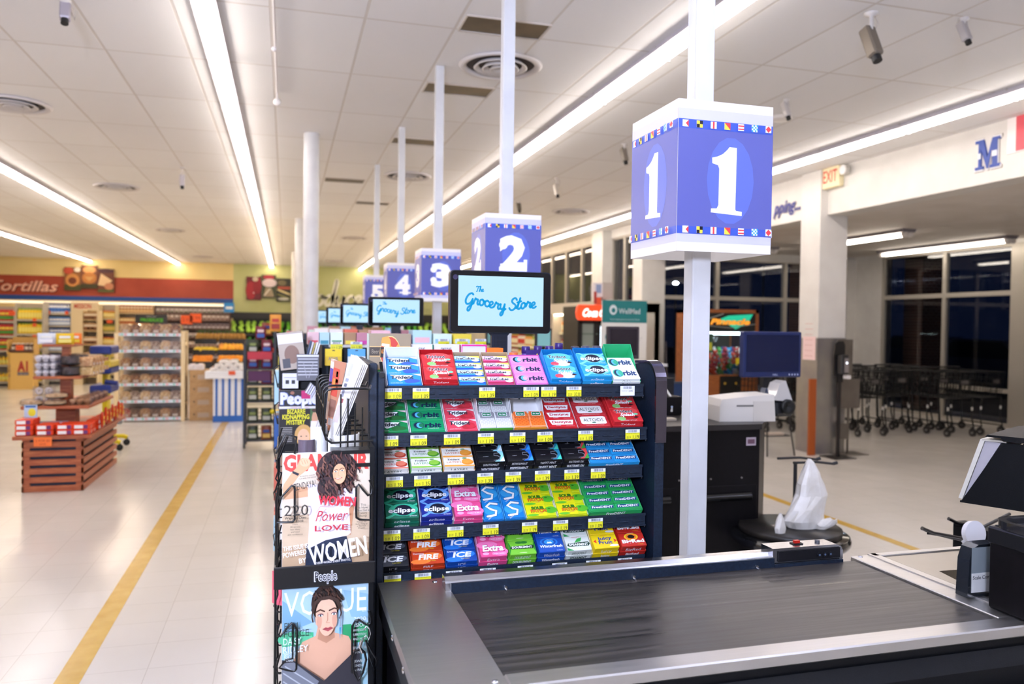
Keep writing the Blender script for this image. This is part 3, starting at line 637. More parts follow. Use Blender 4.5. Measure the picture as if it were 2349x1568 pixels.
display(.414,.73,8.7,1.607,1.789,1.513,'fourth customer screen, mostly hidden behind the third')
display(.386,.70,10.8,1.607,1.792,1.513,'farthest customer screen beside the white round column')
# ================================================================ checkout lane one
def belt_mat():
    m=bpy.data.materials.new('rubber_belt'); m.use_nodes=True; nt=m.node_tree; N=nt.nodes; L=nt.links; b=N['Principled BSDF']
    tc=N.new('ShaderNodeTexCoord'); mp=N.new('ShaderNodeMapping'); mp.inputs['Scale'].default_value=(1.6,60,1); nz=N.new('ShaderNodeTexNoise'); nz.inputs['Scale'].default_value=1.5; nz.inputs['Detail'].default_value=6
    L.new(tc.outputs['Object'],mp.inputs[0]); L.new(mp.outputs[0],nz.inputs['Vector'])
    r=N.new('ShaderNodeMapRange'); r.inputs['From Min'].default_value=.3; r.inputs['From Max'].default_value=.7; r.inputs['To Min'].default_value=.26; r.inputs['To Max'].default_value=.5
    c=N.new('ShaderNodeValToRGB'); c.color_ramp.elements[0].color=hx('2a2624'); c.color_ramp.elements[1].color=hx('443e3a'); c.color_ramp.elements[0].position=.35; c.color_ramp.elements[1].position=.7
    L.new(nz.outputs[0],r.inputs[0]); L.new(r.outputs[0],b.inputs['Roughness']); L.new(nz.outputs[0],c.inputs[0]); L.new(c.outputs[0],b.inputs['Base Color'])
    bp=N.new('ShaderNodeBump'); bp.inputs['Strength'].default_value=.15; bp.inputs['Distance'].default_value=.001
    n2=N.new('ShaderNodeTexNoise'); n2.inputs['Scale'].default_value=260; L.new(tc.outputs['Object'],n2.inputs['Vector']); L.new(n2.outputs[0],bp.inputs['Height']); L.new(bp.outputs[0],b.inputs['Normal'])
    b.inputs['Specular IOR Level'].default_value=.6
    return m
M_belt=belt_mat()
B0=.98
def lane_base(t,dy=0,detail=True):
    # local coordinates: world coordinates of lane one minus (0,dy)
    q=MB()
    q.box(.24,1.62,1.36,1.90,.10,.93,M_blacklam); q.box(.27,1.60,1.39,1.88,0,.10,'0a0a0c'); q.build('cabinet_body',t)
    q=MB(); q.box(.386,1.535,1.385,1.845,.93,B0-.006,M_belt,bev=.002); q.build('belt',t)
    q=MB(); pts=[(.386,1.95),(.222,1.95),(.222,1.40)]
    for a in range(0,91,10): pts.append((.292-.07*math.cos(math.radians(a)),1.40-.07*math.sin(math.radians(a))))
    pts+=[(.386,1.33)]
    q.prism(pts,.955,B0,M_steel); q.prism([(x+(.004 if x<.3 else 0),y+.004) for x,y in pts],.90,.955,'101014'); q.build('end_plate',t)
    q=MB(); q.box(.388,2.2,1.33,1.383,.955,B0,M_steel,bev=.003); q.build('front_rail',t)
    q=MB(); q.box(1.537,1.60,1.383,1.865,.955,B0,M_steel,bev=.002); q.box(1.595,1.603,1.383,1.865,B0,B0+.003,M_steel); q.build('cross_rail',t)
    q=MB(); q.prism([(1.345,.93),(1.32,.90),(1.315,.80),(1.345,.78)],.27,2.3,M_blackpow,frame((0,0,0),(0,1,0),(0,0,1))); q.box(.27,2.3,1.35,1.36,.5,.95,M_blackpow); q.build('front_apron',t)
    q=MB(); q.tube([(.262,1.50,.84),(.262,1.37,.84),(.29,1.315,.84),(.34,1.29,.84),(2.3,1.29,.84)],.022,mat('1a1a20',.15,coat=1),12); q.build('bumper_rail',t)
t=thing('checkout_counter','near black checkout counter with stainless top and conveyor belt','checkout counter',(0,0,0))
lane_base(t)
q=MB(); F=frame((0,0,0),(0,1,0),(0,0,1))
q.prism([(1.850,B0-.02),(1.850,B0+.018),(1.853,B0+.022),(1.866,B0+.030),(1.892,B0+.030),(1.892,B0-.02)],.372,1.275,M_alu,F); q.build('back_rail',t)
q=MB(); q.box(.385,1.275,1.842,1.850,B0-.008,B0+.019,M_navy); q.box(1.275,1.492,1.838,1.846,B0-.008,B0+.002,M_navy); q.build('belt_guard',t)
for x in(.52,.86,1.22):
    q=MB(); q.cyl((x,1.838,B0+.001),(x,1.842,B0+.001),.004,M_chrome,8); q.cyl((x,1.828,B0-.004),(x,1.840,B0-.004),.003,M_chrome,6); q.build('screw',t)
q=MB(); q.prism([(1.275,B0),(1.275,B0+.042),(1.478,B0+.042),(1.493,B0+.036),(1.50,B0+.024),(1.50,B0)],-.0,.055,M_alu,FRONT(0,1.85,0)@Matrix.Translation((0,0,-.055)));q.build('control_box',t)
q=MB(); q.box(1.29,1.488,1.846,1.8485,B0+.006,B0+.034,'0a0a10'); 
for x in(1.418,1.436,1.454): q.cyl((x,1.846,B0+.018),(x,1.842,B0+.018),.006,'15151c',12); q.cyl((x,1.842,B0+.018),(x,1.8415,B0+.018),.003,'50607a',8)
q.build('sensor_window',t)
q=MB(); q.box(1.355,1.385,1.87,1.89,B0+.042,B0+.045,'101012'); q.build('switch_plate',t)
q=MB(); q.box(1.362,1.378,1.875,1.885,B0+.045,B0+.052,mat('c8281c',.3)); q.build('red_switch',t)
q=MB(); q.cyl((1.438,1.88,B0+.042),(1.438,1.88,B0+.048),.007,'55555a',14); q.build('knob',t)
q=MB(); q.box(1.42,1.47,1.825,1.845,B0-.004,B0+.004,M_plast); q.build('lens_cover',t)
for x,y in((.36,1.925),(.24,1.66),(.23,1.50),(.365,1.355),(1.56,1.852)):
    q=MB(); q.lathe([(.007,0),(.006,.002),(.0001,.003)],M_chrome,Matrix.Translation((x if x>.245 else .221,y,B0 if x>.245 else .95)) if x>.245 else Matrix.Translation((.221,y,.955))@Euler((0,-PI/2,0)).to_matrix().to_4x4(),n=10); q.build('screw',t)
# scale plate
t=thing('scanner_scale','stainless checkout scanner scale plate beyond the belt end','scale',(1.604,1.45,B0-.02))
q=MB(); 
for a in((0,.46,.395,.42),(0,.02,0,.42),(.44,.46,0,.42),(0,.46,-.0,.02)): q.box(a[0],a[1],a[2],a[3],0,.022,M_steel,bev=.002)
q.build('frame',t)
q=MB(); pl=noisy('worn_scale_plate','a8a298','b4aea6',3,.33,.9,.0); q.box(.025,.435,.025,.39,.012,.019,pl,bev=.002); q.build('weigh_plate',t)
q=MB(); q.prism([(.075,.244),(.37,.232),(.37,.10),(.05,.125)],.019,.0195,mat('15120e',.05)); q.build('glass_window',t)
# foreground black tower at right edge
t=thing('register_tower','black plastic register tower standing at the right edge','register',(1.565,1.325,B0+.001))
q=MB(); q.box(0,.40,0,.115,0,.175,M_blacklam,bev=.006); q.box(-.002,.40,-.003,.118,.150,.190,mat('131316',.3),bev=.004); q.build('housing',t)
q=MB(); 
rr=[]
for a in range(0,91,10): rr.append((.05-.05*math.cos(math.radians(a)),.118-.05+.05*math.sin(math.radians(a))))
rr=[(0,0.0)]+rr+[(.40,.118),(.40,.104)]+[(.055-.04*math.cos(math.radians(a)),.104-.04+.04*math.sin(math.radians(a))) for a in range(90,-1,-10)]+[(.015,.0)]
q.prism(rr,.19,.208,mat('1b1b1f',.2,coat=.6)); q.box(.012,.40,.0,.108,.190,.193,'232327'); q.build('top_tray',t)
q=MB(); q.box(.0,.12,.0,.05,.1942,.1955,'efefef'); solo(q,'receipt_slip','white paper slip lying in the black tray top at right edge','paper',(1.67,1.34,B0))
pz=at(2219,1372,Z=B0); t=thing('card_reader','narrow card terminal with white label beside the black tower','card reader',(pz.x,pz.y,B0+.001))
F=FRONT(0,0,0)
pts=[(0,0),(.004,.09),(.014,.118),(.03,.126),(.09,.126),(.09,0)]
q=MB(); q.prism(pts,-.035,0,mat('20242a',.15,coat=1),F); q.build('housing',t)
q=MB(); q.box(.010,.085,.045,.120,.0,.0006,mat('8a9296',.1),F); q.build('clear_cover',t)
q=MB(); q.box(.010,.085,.012,.058,.0008,.0016,'e8e6e2',F); q.text('Scale Com',.013,.048,.0085,'1c1c1e',F,w=.06,z=.002,bold=.01,anchor='l')
q.build('label',t)
# hood
t=thing('register_monitor_hood','black sloping metal hood of the cashier monitor at right edge','monitor hood',(1.851,1.80,1.137),math.radians(-62))
q=MB(); pts=[(0.004,0),(.102,.176),(.60,.176),(.60,.0)]
q.prism(pts,-.004,0,M_blackpow,FRONT(0,0,0)); q.prism(pts,-.004,0,M_blackpow,FRONT(0,.30,0)); q.box(0,.6,0,.30,-.005,.0,M_blackpow); q.build('side_panel',t)
q=MB(); q.prism([(.062,.190),(.068,.196),(.60,.196),(.60,.182),(.108,.182),(.10,.190)],-.31,.012,M_blackpow,FRONT(0,0,0)); q.build('top_flap',t)
q=MB(); q.prism([(-.006,.006),(.046,.180),(.058,.180),(.004,.004)],-.296,-.006,mat('dcd6c8',.5),FRONT(0,0,0)); q.box(.05,.11,.006,.29,.176,.181,'d8d0c0'); q.build('monitor_front',t)
q=MB(); q.prism([(.006,.004),(.058,.176),(.096,.174),(.008,.004)],-.29,-.010,mat('b8b2b8',.4),FRONT(0,0,0)); q.build('screen_recess',t)
q=MB(); q.cyl((.30,.15,-.16),(.30,.15,0),.02,'101014'); q.build('post',t)
# bag arms + roll
t=thing('bag_rack_arm','pair of bent black bag prongs behind the scale','bag rack',(0,0,0))
for (a,bb,c,r_) in(((2115,1211),(2140,1222),(2262,1245),.009),((2128,1223),(2150,1226),(2262,1254),.005),((2176,1189),(2196,1199),(2262,1208),.009),((2190,1204),(2210,1205),(2262,1214),.005)):
    y_=2.35 if a[1]>1205 else 2.55; y_=y_ if r_>.006 or True else y_
    P=[at(a[0],a[1],Y=y_),at(bb[0],bb[1],Y=y_),at(c[0],c[1],Y=y_)]
    q=MB(); q.tube(P,r_*.8,mat('0c0c14',.15,coat=1),10); q.build('prong',t)
P=at(2262,1250,Y=2.45); q=MB(); q.box(P.x-.01,P.x+.05,2.30,2.60,0,P.z+.06,M_blackpow); q.build('upright',t)
q=MB(); p=at(2228,1222,Y=2.25); q.cyl(p,(P.x,2.35,p.z+.03),.006,'101014'); q.lathe([(.0001,0),(.043,0),(.045,.02),(.0001,.02)],'eeeef4',frame(p,(1,0,.1),(0,.15,1)),n=28,sm=False); q.prism([(-.05,-.02),(-.03,-.07),(-.09,-.10),(.03,-.10),(.05,0)],0,.004,'eceef4',frame(p,(1,0,.1),(0,.15,1)))
solo(q,'paper_roll','white paper roll hanging between the prongs and the card terminal','paper roll')
# ================================================================ gum rack
RX0,RX1=.238,.965; RY=2.0
lips=[1.460,1.340,1.236,1.100,.985]
t=thing('candy_rack','black steel candy rack with five tilted gum shelves behind belt','candy rack',(0,0,0))
q=MB(); q.box(RX0-.03,RX1+.05,2.33,2.36,0,1.42,M_blackpow); q.build('back_panel',t)
q=MB(); q.box(.196,.218,1.955,2.36,0,1.522,M_navy,bev=.003); q.box(.218,.237,1.96,1.985,0,1.50,M_navy,bev=.003); q.build('end_panel',t)
q=MB(); q.cyl((.2275,1.957,1.493),(.2275,1.952,1.493),.007,'05060a',14); q.build('post_cap',t)
q=MB(); pr_=[(1.985,0),(1.985,1.46)]+[(2.045-.06*math.cos(math.radians(a)),1.46+.06*math.sin(math.radians(a))) for a in range(10,91,10)]+[(2.36,1.49),(2.36,0)]
q.prism(pr_,.985,1.012,M_navy,frame((0,0,0),(0,1,0),(0,0,1))); q.build('end_panel',t)
q=MB(); q.prism([(1.979,1.30),(1.979,1.46)]+[(2.045-.066*math.cos(math.radians(a)),1.46+.066*math.sin(math.radians(a))) for a in range(10,91,10)]+[(2.12,1.522),(2.12,1.514)]+[(2.045-.058*math.cos(math.radians(a)),1.46+.058*math.sin(math.radians(a))) for a in range(90,0,-10)]+[(1.985,1.30)],.983,1.016,mat('6a6470',.12,.9),frame((0,0,0),(0,1,0),(0,0,1))); q.build('chrome_edge',t)
TH=math.radians(38)
for i,z in enumerate(lips):
    x0=RX0+(.002 if i!=1 and i!=4 else -.012); x1=RX1-(.012 if i in(0,2) else .0)
    q=MB(); F=frame((x0,RY,z),(1,0,0),(0,math.cos(TH),math.sin(TH)))
    q.box(0,x1-x0,.004,.13 if i==0 else .24,-.030,-.028,M_blackpow,F); q.build('shelf',t)
    q=MB(); q.box(x0,x1,RY-.002,RY+.002,z-.030,z+.002,M_navy); q.box(x0,x1,RY-.006,RY-.002,z-.004,z+.003,M_navy); q.box(x0,x1,RY-.006,RY-.002,z-.032,z-.028,M_navy)
    n=16
    for k in range(n):
        xx=x0+(k+.5)*(x1-x0)/n; q.tube([(xx-.016,RY-.004,z-.019),(xx+.016,RY-.004,z-.019)],.0016,M_navy,6); q.cyl((xx+.0205,RY-.003,z-.032),(xx+.0205,RY-.003,z-.036),.0025,'0a0a10',6)
    q.build('price_rail',t)
q=MB(); q.box(RX0,RX1+.018,2.14,2.42,1.44,1.455,M_blackpow); q.build('top_deck',t)
q=MB(); q.tube([(.25,2.30,1.45),(.262,2.02,1.43)],.003,M_wire); q.tube([(.24,2.2,1.45),(.25,2.02,1.45)],.003,M_wire); q.build('wire_brace',t)
# ---- gum packs
def T(bg_): return bg_
W_='f4f5f8'
def tri(ac,fr=None,tc='30343e'):
    o=[('p',[(.08,.92),(.76,.86),(.66,.55),(.36,.26)],W_)]
    o+=[('p',[(.74,1),(1,1),(1,.78)],'e8d0d0')]
    o+=[('e',.72,.28,.24,.2,ac),('e',.62,.2,.12,.16,ac)]
    if fr: o+=[('e',.78,.42,.15,.28,fr)]
    o+=[('t','Trident',.44,.66,.34,tc,{'w':-.68,'s':.15,'b':.03}),('t','SUGAR FREE GUM',.25,.07,.07,W_)]
    return o
def splash(fr,fr2,leaf):
    return [('e',.5,.8,.42,.3,fr2),('e',.55,.22,.26,.22,fr),('e',.28,.2,.14,.16,leaf),('e',.82,.55,.08,.08,'7ad0a0'),
     ('t','Trident',.44,.78,.22,'15151c',{'o':W_,'w':-.62,'b':.02}),('t','Splash',.52,.50,.22,W_,{'s':.35,'w':-.5,'b':.03}),('p',[(.7,.25),(.78,.38),(.9,.3),(.8,.22)],'3a0a10'),('t','STRAWBERRY WITH LIME',.5,.05,.06,W_,{'w':.8})]
def orbit(bg2,tc='18284a'):
    return [('e',.24,.52,.19,.36,bg2),('e',.24,.52,.15,.30,'18284a'),('e',.27,.52,.10,.26,'5ab8e8'),('e',.31,.52,.07,.2,bg2),('t','rbit',.66,.52,.42,tc,{'w':-.50,'s':.1,'b':.04}),('t','SUGARFREE GUM',.66,.2,.07,W_,{'w':.4})]
def cubes(c1,c2): return [('r',0,.55,1,1,c1),('p',[(.45,1),(1,1),(1,.7)],'f0e060'),('r',0,0,1,.25,c2),('e',.82,.35,.15,.2,W_),('t','IceCubes',.45,.62,.34,'1c1c30',{'o':W_,'w':-.72,'b':.03,'s':.15}),('t','ICE BREAKERS',.3,.9,.13,'5a6080',{'w':.4})]
def eclipse(c): return [('e',.55,.55,.45,.42,c),('p',[(.55,.5),(0,1),(.15,1)],c),('p',[(.55,.5),(1,1),(1,.85)],c),('p',[(.55,.5),(0,.1),(0,.0),(.1,0)],c),('e',.55,.52,.27,.36,'10142a'),('t','eclipse',.5,.52,.30,W_,{'o':'10142a','w':-.82,'b':.03,'s':.1}),('t','18 PIECES',.82,.10,.07,W_,{'w':.28})]
def dent(): return [('p',[(.08,.92),(.92,.92),(.86,.3),(.14,.3)],W_),('t','Dentyne',.5,.66,.30,'c01c2c',{'w':-.66,'b':.03}),('t','CLASSIC',.35,.2,.10,W_),('t','CHECK THE FACTS',.75,.12,.07,'f0c0c0',{'w':.35})]
def alt(): return [('p',[(.08,.84),(.14,.90),(.86,.90),(.92,.84),(.92,.26),(.86,.2),(.14,.2),(.08,.26)],'f4f0ee'),('t','ALTOIDS',.5,.58,.28,'2a2228',{'w':-.66}),('e',.5,.34,.07,.05,'3a7a5a'),('t','CURIOUSLY STRONG MINTS',.5,.08,.07,'f0d0c8',{'w':.7})]
def tic(c): return [('r',.05,.03,.95,.56,c)]+[('e',.12+.13*(i%7),.08+.085*(i//7)+.02*(i%2),.05,.035,('f4f4f2','e6e6e4')[i%2] if c[0]=='d' else ('f07a30','e0621c')[i%2]) for i in range(42)]+[('r',.05,.56,.95,.98,'8a8c92' if c[0]=='d' else 'd8682c'),('p',[(.2,.66),(.2,.9),(.27,.95),(.8,.95),(.8,.7),(.73,.66)],W_),('p',[(.23,.68),(.23,.89),(.29,.93),(.77,.93),(.77,.72),(.71,.68)],'1c7a50'),('t','tic tac',.5,.81,.11,W_,{'w':-.42,'b':.03})]
def layers(fr,fr2,tc): return [('p',[(0,0),(1,0),(1,.12),(.0,.2)],fr),('e',.78,.45,.2,.3,fr2),('e',.76,.55,.17,.26,fr),('e',.70,.88,.08,.06,'4a8a3a'),('t','Trident',.33,.76,.17,'1c2020',{'w':-.42,'s':.2,'b':.02}),('t','LAYERS',.33,.46,.20,tc,{'w':-.48})]
def five(c1,c2,nm): return [('p',[(.62,0),(.95,0),(1,.1),(1,1),(.78,1),(.9,.6),(.85,.3)],c1),('p',[(.8,0),(1,0),(1,.5)],c2),('s',[(.86,.80),(.66,.80),(.64,.58),(.78,.55),(.85,.4),(.80,.15),(.60,.12)],.075,'6a6e78'),('t',nm,.32,.5,.045,'c8ccd4',{'w':.35})]
def freed(c): return [('p',[(0,.2),(1,.1),(1,.45)],c),('r',0,0,1,.10,c),('p',[(.05,.34),(.08,.78),(.95,.78),(.92,.34)],'1c3e78'),('t','FreeDENT',.5,.56,.30,W_,{'w':-.82,'b':.03,'s':.1})]
def extra(): return [('e',.3,.8,.4,.25,'f07ab0'),('e',.75,.3,.3,.3,'f07ab0'),('e',.2,.2,.12,.1,'f8a8cc'),('r',.06,.30,.94,.36,'c01c6a'),('t','Extra',.5,.58,.42,W_,{'o':'b01a62','w':-.80,'b':.04,'s':.12}),('t','CLASSIC BUBBLE',.68,.16,.09,W_,{'w':.5})]
def stride(): return [('e',.5,.5,.5,.3,'3aa0e0'),('s',[(.80,.86),(.45,.92),(.22,.74),(.45,.55),(.70,.45),(.62,.20),(.18,.14)],.17,'14386e'),('s',[(.80,.86),(.45,.92),(.22,.74),(.45,.55),(.70,.45),(.62,.20),(.18,.14)],.13,W_),('t','STRIDE',.3,.04,.06,W_,{'rot':.7})]
def sour(): return [('r',0,0,.68,1,'e8e010'),('e',.85,.5,.22,.3,'58b82a'),('e',.8,.62,.05,.06,'2a7a1a'),('e',.2,.1,.2,.1,'6ac02c'),('t','SOUR',.42,.72,.24,'3a8a1c',{'o':'10200a','w':-.46,'b':.04}),('t','PATCH',.42,.46,.24,'f07a1c',{'o':'2a1208','w':-.55,'b':.04}),('t','GUM',.48,.24,.1,'d03a6a')]
def ice(bg2,t1): return [('e',.6,.6,.35,.3,bg2),('e',.25,.2,.3,.2,bg2),('t','Dentyne',.22,.86,.13,W_,{'w':-.34}),('t',t1,.52,.56,.40,W_,{'w':-.66,'b':.04,'s':.2}),('t','PURE FRESH',.6,.22,.08,'e8d838',{'w':.45})]
def dbl(): return [('p',[(0,0),(.1,.5),(0,1)],'2a8a2a'),('p',[(1,0),(.9,.5),(1,1)],'2a8a2a'),('e',.42,.82,.14,.09,'2a7a2a'),('e',.60,.82,.14,.09,'2a7a2a'),('p',[(.04,.45),(.1,.56),(.9,.62),(.97,.52),(.9,.36),(.1,.38)],'123a1a'),('t','DOUBLEMINT',.5,.49,.14,W_,{'w':-.76,'b':.03}),('e',.5,.1,.15,.03,'c8e8a0')]
def winter(): return [('e',.45,.7,.34,.30,'2a7ad0'),('e',.45,.7,.27,.24,'1a50a8'),('e',.45,.7,.19,.17,'3a9ae0'),('p',[(.35,.6),(.42,.74),(.46,.66),(.5,.74),(.57,.6)],W_),('t',"WRIGLEY'S",.5,.86,.06,'c0dcf4',{'w':.4}),('t','Winterfresh',.5,.40,.18,W_,{'w':-.86,'b':.03,'s':.15}),('t','15 STICKS',.78,.08,.06,W_)]
def spear(): return [('p',[(.35,.55),(.5,.82),(.7,.9),(.62,.62)],'3aa84a'),('t',"WRIGLEY'S",.45,.94,.07,'c02020',{'w':.45}),('p',[(.02,.34),(.08,.52),(.92,.58),(.98,.44),(.9,.28),(.1,.28)],'15402a'),('t','SPEARMINT',.5,.41,.17,W_,{'w':-.8,'b':.03}),('p',[(0,0),(0,.22),(.25,0)],'2aa050')]
def juicy(): return [('p',[(.02,.5),(.14,.64),(.14,.36)],'e04020'),('p',[(.98,.5),(.86,.64),(.86,.36)],'e04020'),('t',"WRIGLEY'S",.5,.90,.06,'c03020',{'w':.4}),('t','Juicy',.5,.70,.22,'2a3a9a',{'w':-.58,'b':.03,'rot':.06}),('t','Fruit',.5,.40,.22,'2a3a9a',{'w':-.55,'b':.03}),('e',.8,.15,.18,.08,'f0f0f0')]
def bigr(): return [('e',.48,.68,.28,.26,'f0c020'),('e',.48,.68,.22,.2,'f07a1c'),('e',.48,.68,.14,.14,'1a0c0a'),('t',"WRIGLEY'S",.48,.92,.06,'f0c8b0',{'w':.4}),('t','BigRed',.5,.36,.24,W_,{'w':-.88,'b':.04}),('t','15 STICKS',.75,.10,.06,'f0c020')]
# product table: x0,x1 (pixels at the lip), count, columns, thickness, colour, art, tray colour, front text, descriptive words, back height
S=3.4544
def X_(c,y,Y=RY): return at(840+c/S,y,Y=Y).x
ROWS=[
 ('top',lips[0],885,[
  (165,455,3,1,.030,'2a8fdc',tri('3a5ab8'),'f2f2f8','blue and white',.055),
  (455,735,2,1,.032,'cf2a30',splash('b01c20','e04a4a','8ac070'),'c42228','red strawberry lime',.034),
  (735,965,4,1,.026,'3aa8e0',cubes('c8e4f4','1c50b0'),'b8a080','light blue ice cube',.036),
  (965,1190,4,1,.026,'d85a8c',cubes('f0d0dc','b01c50'),'b8a080','pink raspberry ice cube',.036),
  (1190,1455,3,1,.030,'ec88d0',orbit('f4a8dc'),'e070c0','pink bubblegum',.030),
  (1455,1710,2,1,.032,'1a90d4',splash('f0f0f4','5ac0f0','e04a5a'),'1a86cc','sky blue peppermint swirl',.036),
  (1710,1950,2,1,.034,'2aa0dc',eclipse('7ad0f0'),'1c80c4','cyan starburst',.036),
  (1950,2180,2,1,.028,'f0f4f0',orbit('40b890','1c3a6a'),'30b878','white and green',.055)]),
 ('second',lips[1],990,[
  (60,350,3,1,.030,'1c8a4c',tri('2a6a34'),'f2f2f6','green mint leaf',.045),
  (350,640,3,1,.030,'1c9a60',orbit('1a7a50','102a4a'),'f0f0f2','emerald green',.036),
  (640,900,3,1,.030,'e0485c',tri('c02c38','d03040'),'f2f0f0','red strawberry',.040),
  (900,1170,2,2,.022,'e8e8ea',tic('d8d8da'),'f4f4f6','clear white mint',.062),
  (1170,1440,1,2,.022,'f0a070',tic('f08030'),'f4f4f6','clear orange mint',.062),
  (1440,1690,4,1,.030,'c8242c',dent(),'e8e0e0','dark red cinnamon',.036),
  (1690,1950,3,1,.030,'c03038',alt(),'c8323a','red mint tin',.034),
  (1950,2200,2,1,.034,'cf2a30',splash('b01c20','e04a4a','8ac070'),'c42228','red strawberry lime',.036)]),
 ('third',lips[2],1080,[
  (85,345,3,1,.032,'f4efe8',layers('e07a60','c03c28','c03040'),'e8d8cc','white and grapefruit',.034),
  (350,610,3,1,.032,'f2f4ea',layers('8ac040','4a9a2a','3a8a3a'),'50a040','white and green apple',.034),
  (610,870,3,1,.032,'f4efe4',layers('f0a040','e8902c','c86a2c'),'e0a050','white and peach',.034),
  (870,1100,2,1,.034,'15151a',five('90d8f0','e0f4fa','WINTERMINT'),'1c1c20','black icy white',.036),
  (1100,1325,2,1,.034,'15151a',five('1c6ad0','3aa0f0','PEPPERMINT'),'1c1c20','black cobalt blue',.036),
  (1325,1550,2,1,.034,'15151a',five('1c7a9a','40c8b0','SWEET MINT'),'1c1c20','black teal',.036),
  (1550,1765,2,1,.034,'15151a',five('d04040','3a9a3a','WATERMELON'),'1c1c20','black watermelon',.036),
  (1765,2170,3,2,.016,'2a9ad8',freed('1c80c0'),'8ad0f0','light blue peppermint',.018)]),
 ('fourth',lips[3],1205,[
  (140,425,2,1,.036,'0f6a50',eclipse('3ab890'),'0f5a48','dark green starburst',.038),
  (425,690,2,1,.036,'1c2a88',eclipse('6aa0e8'),'f2f2f6','navy starburst',.050),
  (690,930,2,1,.034,'e8508c',extra(),'f4f2f4','hot pink bubble',.060),
  (930,1100,2,1,.030,'1c80cc',stride(),'4ab0ec','narrow blue left-hand',.036),
  (1100,1270,2,1,.030,'1c80cc',stride(),'4ab0ec','narrow blue right-hand',.036),
  (1270,1520,3,1,.030,'d0dc18',sour(),'e8ecd0','yellow-green splatter',.040),
  (1520,1765,3,1,.030,'d0dc18',sour(),'e8ecd0','yellow-green splatter',.040),
  (1765,2190,4,2,.018,'2aaa5c',freed('1c9048'),'38b86c','green spearmint',.020)]),
 ('bottom',lips[4],1295,[
  (80,350,3,1,.034,'22242a',ice('4a4e58','ICE'),'2a2c32','black frosty',.036),
  (355,630,3,1,.034,'c8401c',ice('f07a2c','FIRE'),'c03a1c','orange flame',.036),
  (630,890,3,1,.034,'1448a0',ice('2a7ad8','ICE'),'2060b8','blue frosty',.040),
  (890,1120,2,1,.038,'e8508c',extra(),'f0a8c8','hot pink bubble',.046),
  (1120,1350,2,1,.038,'7ac83a',dbl(),'50a83a','lime green double leaf',.040),
  (1350,1575,2,1,.040,'1c50b0',winter(),'1c48a0','royal blue ripple',.042),
  (1575,1785,2,1,.038,'e8ece4',spear(),'f0f2ee','white spearmint leaf',.046),
  (1785,2000,2,1,.040,'f4d41c',juicy(),'f4f0d0','bright yellow',.046),
  (2000,2215,2,1,.040,'c42a20',bigr(),'b8241c','deep red sun',.044)]),
]
ORD=['leftmost','second','third','fourth','fifth','sixth','seventh','eighth','rightmost']
FRONTTXT={}
LEN=.145
LAY={0:[(3,.038,.8),(2,.050,.35),(4,.028,.85),(4,.028,.85),(3,.038,.85),(2,.050,.35),(2,.048,.15),(2,.045,.35)],
 1:[(4,.038,.85),(4,.038,.85),(4,.038,.85),(2,.052,.45),(1,.052,.45),(5,.029,.8),(3,.042,.8),(2,.050,.35)],
 2:[(4,.032,.45),(4,.032,.45),(4,.032,.45),(3,.037,.1),(3,.037,.1),(3,.037,.1),(3,.037,.1),(4,.026,.2)],
 3:[(3,.048,.1),(3,.047,.1),(3,.047,.2),(3,.056,.7),(3,.056,.7),(4,.038,.7),(4,.038,.7),(6,.024,.1)],
 4:[(4,.038,.35),(4,.038,.35),(4,.038,.35),(3,.046,.1),(3,.046,.1),(3,.046,.1),(3,.046,.1),(3,.046,.1),(3,.046,.1)]}
DN=Vector((0,math.sin(TH),-math.cos(TH)))
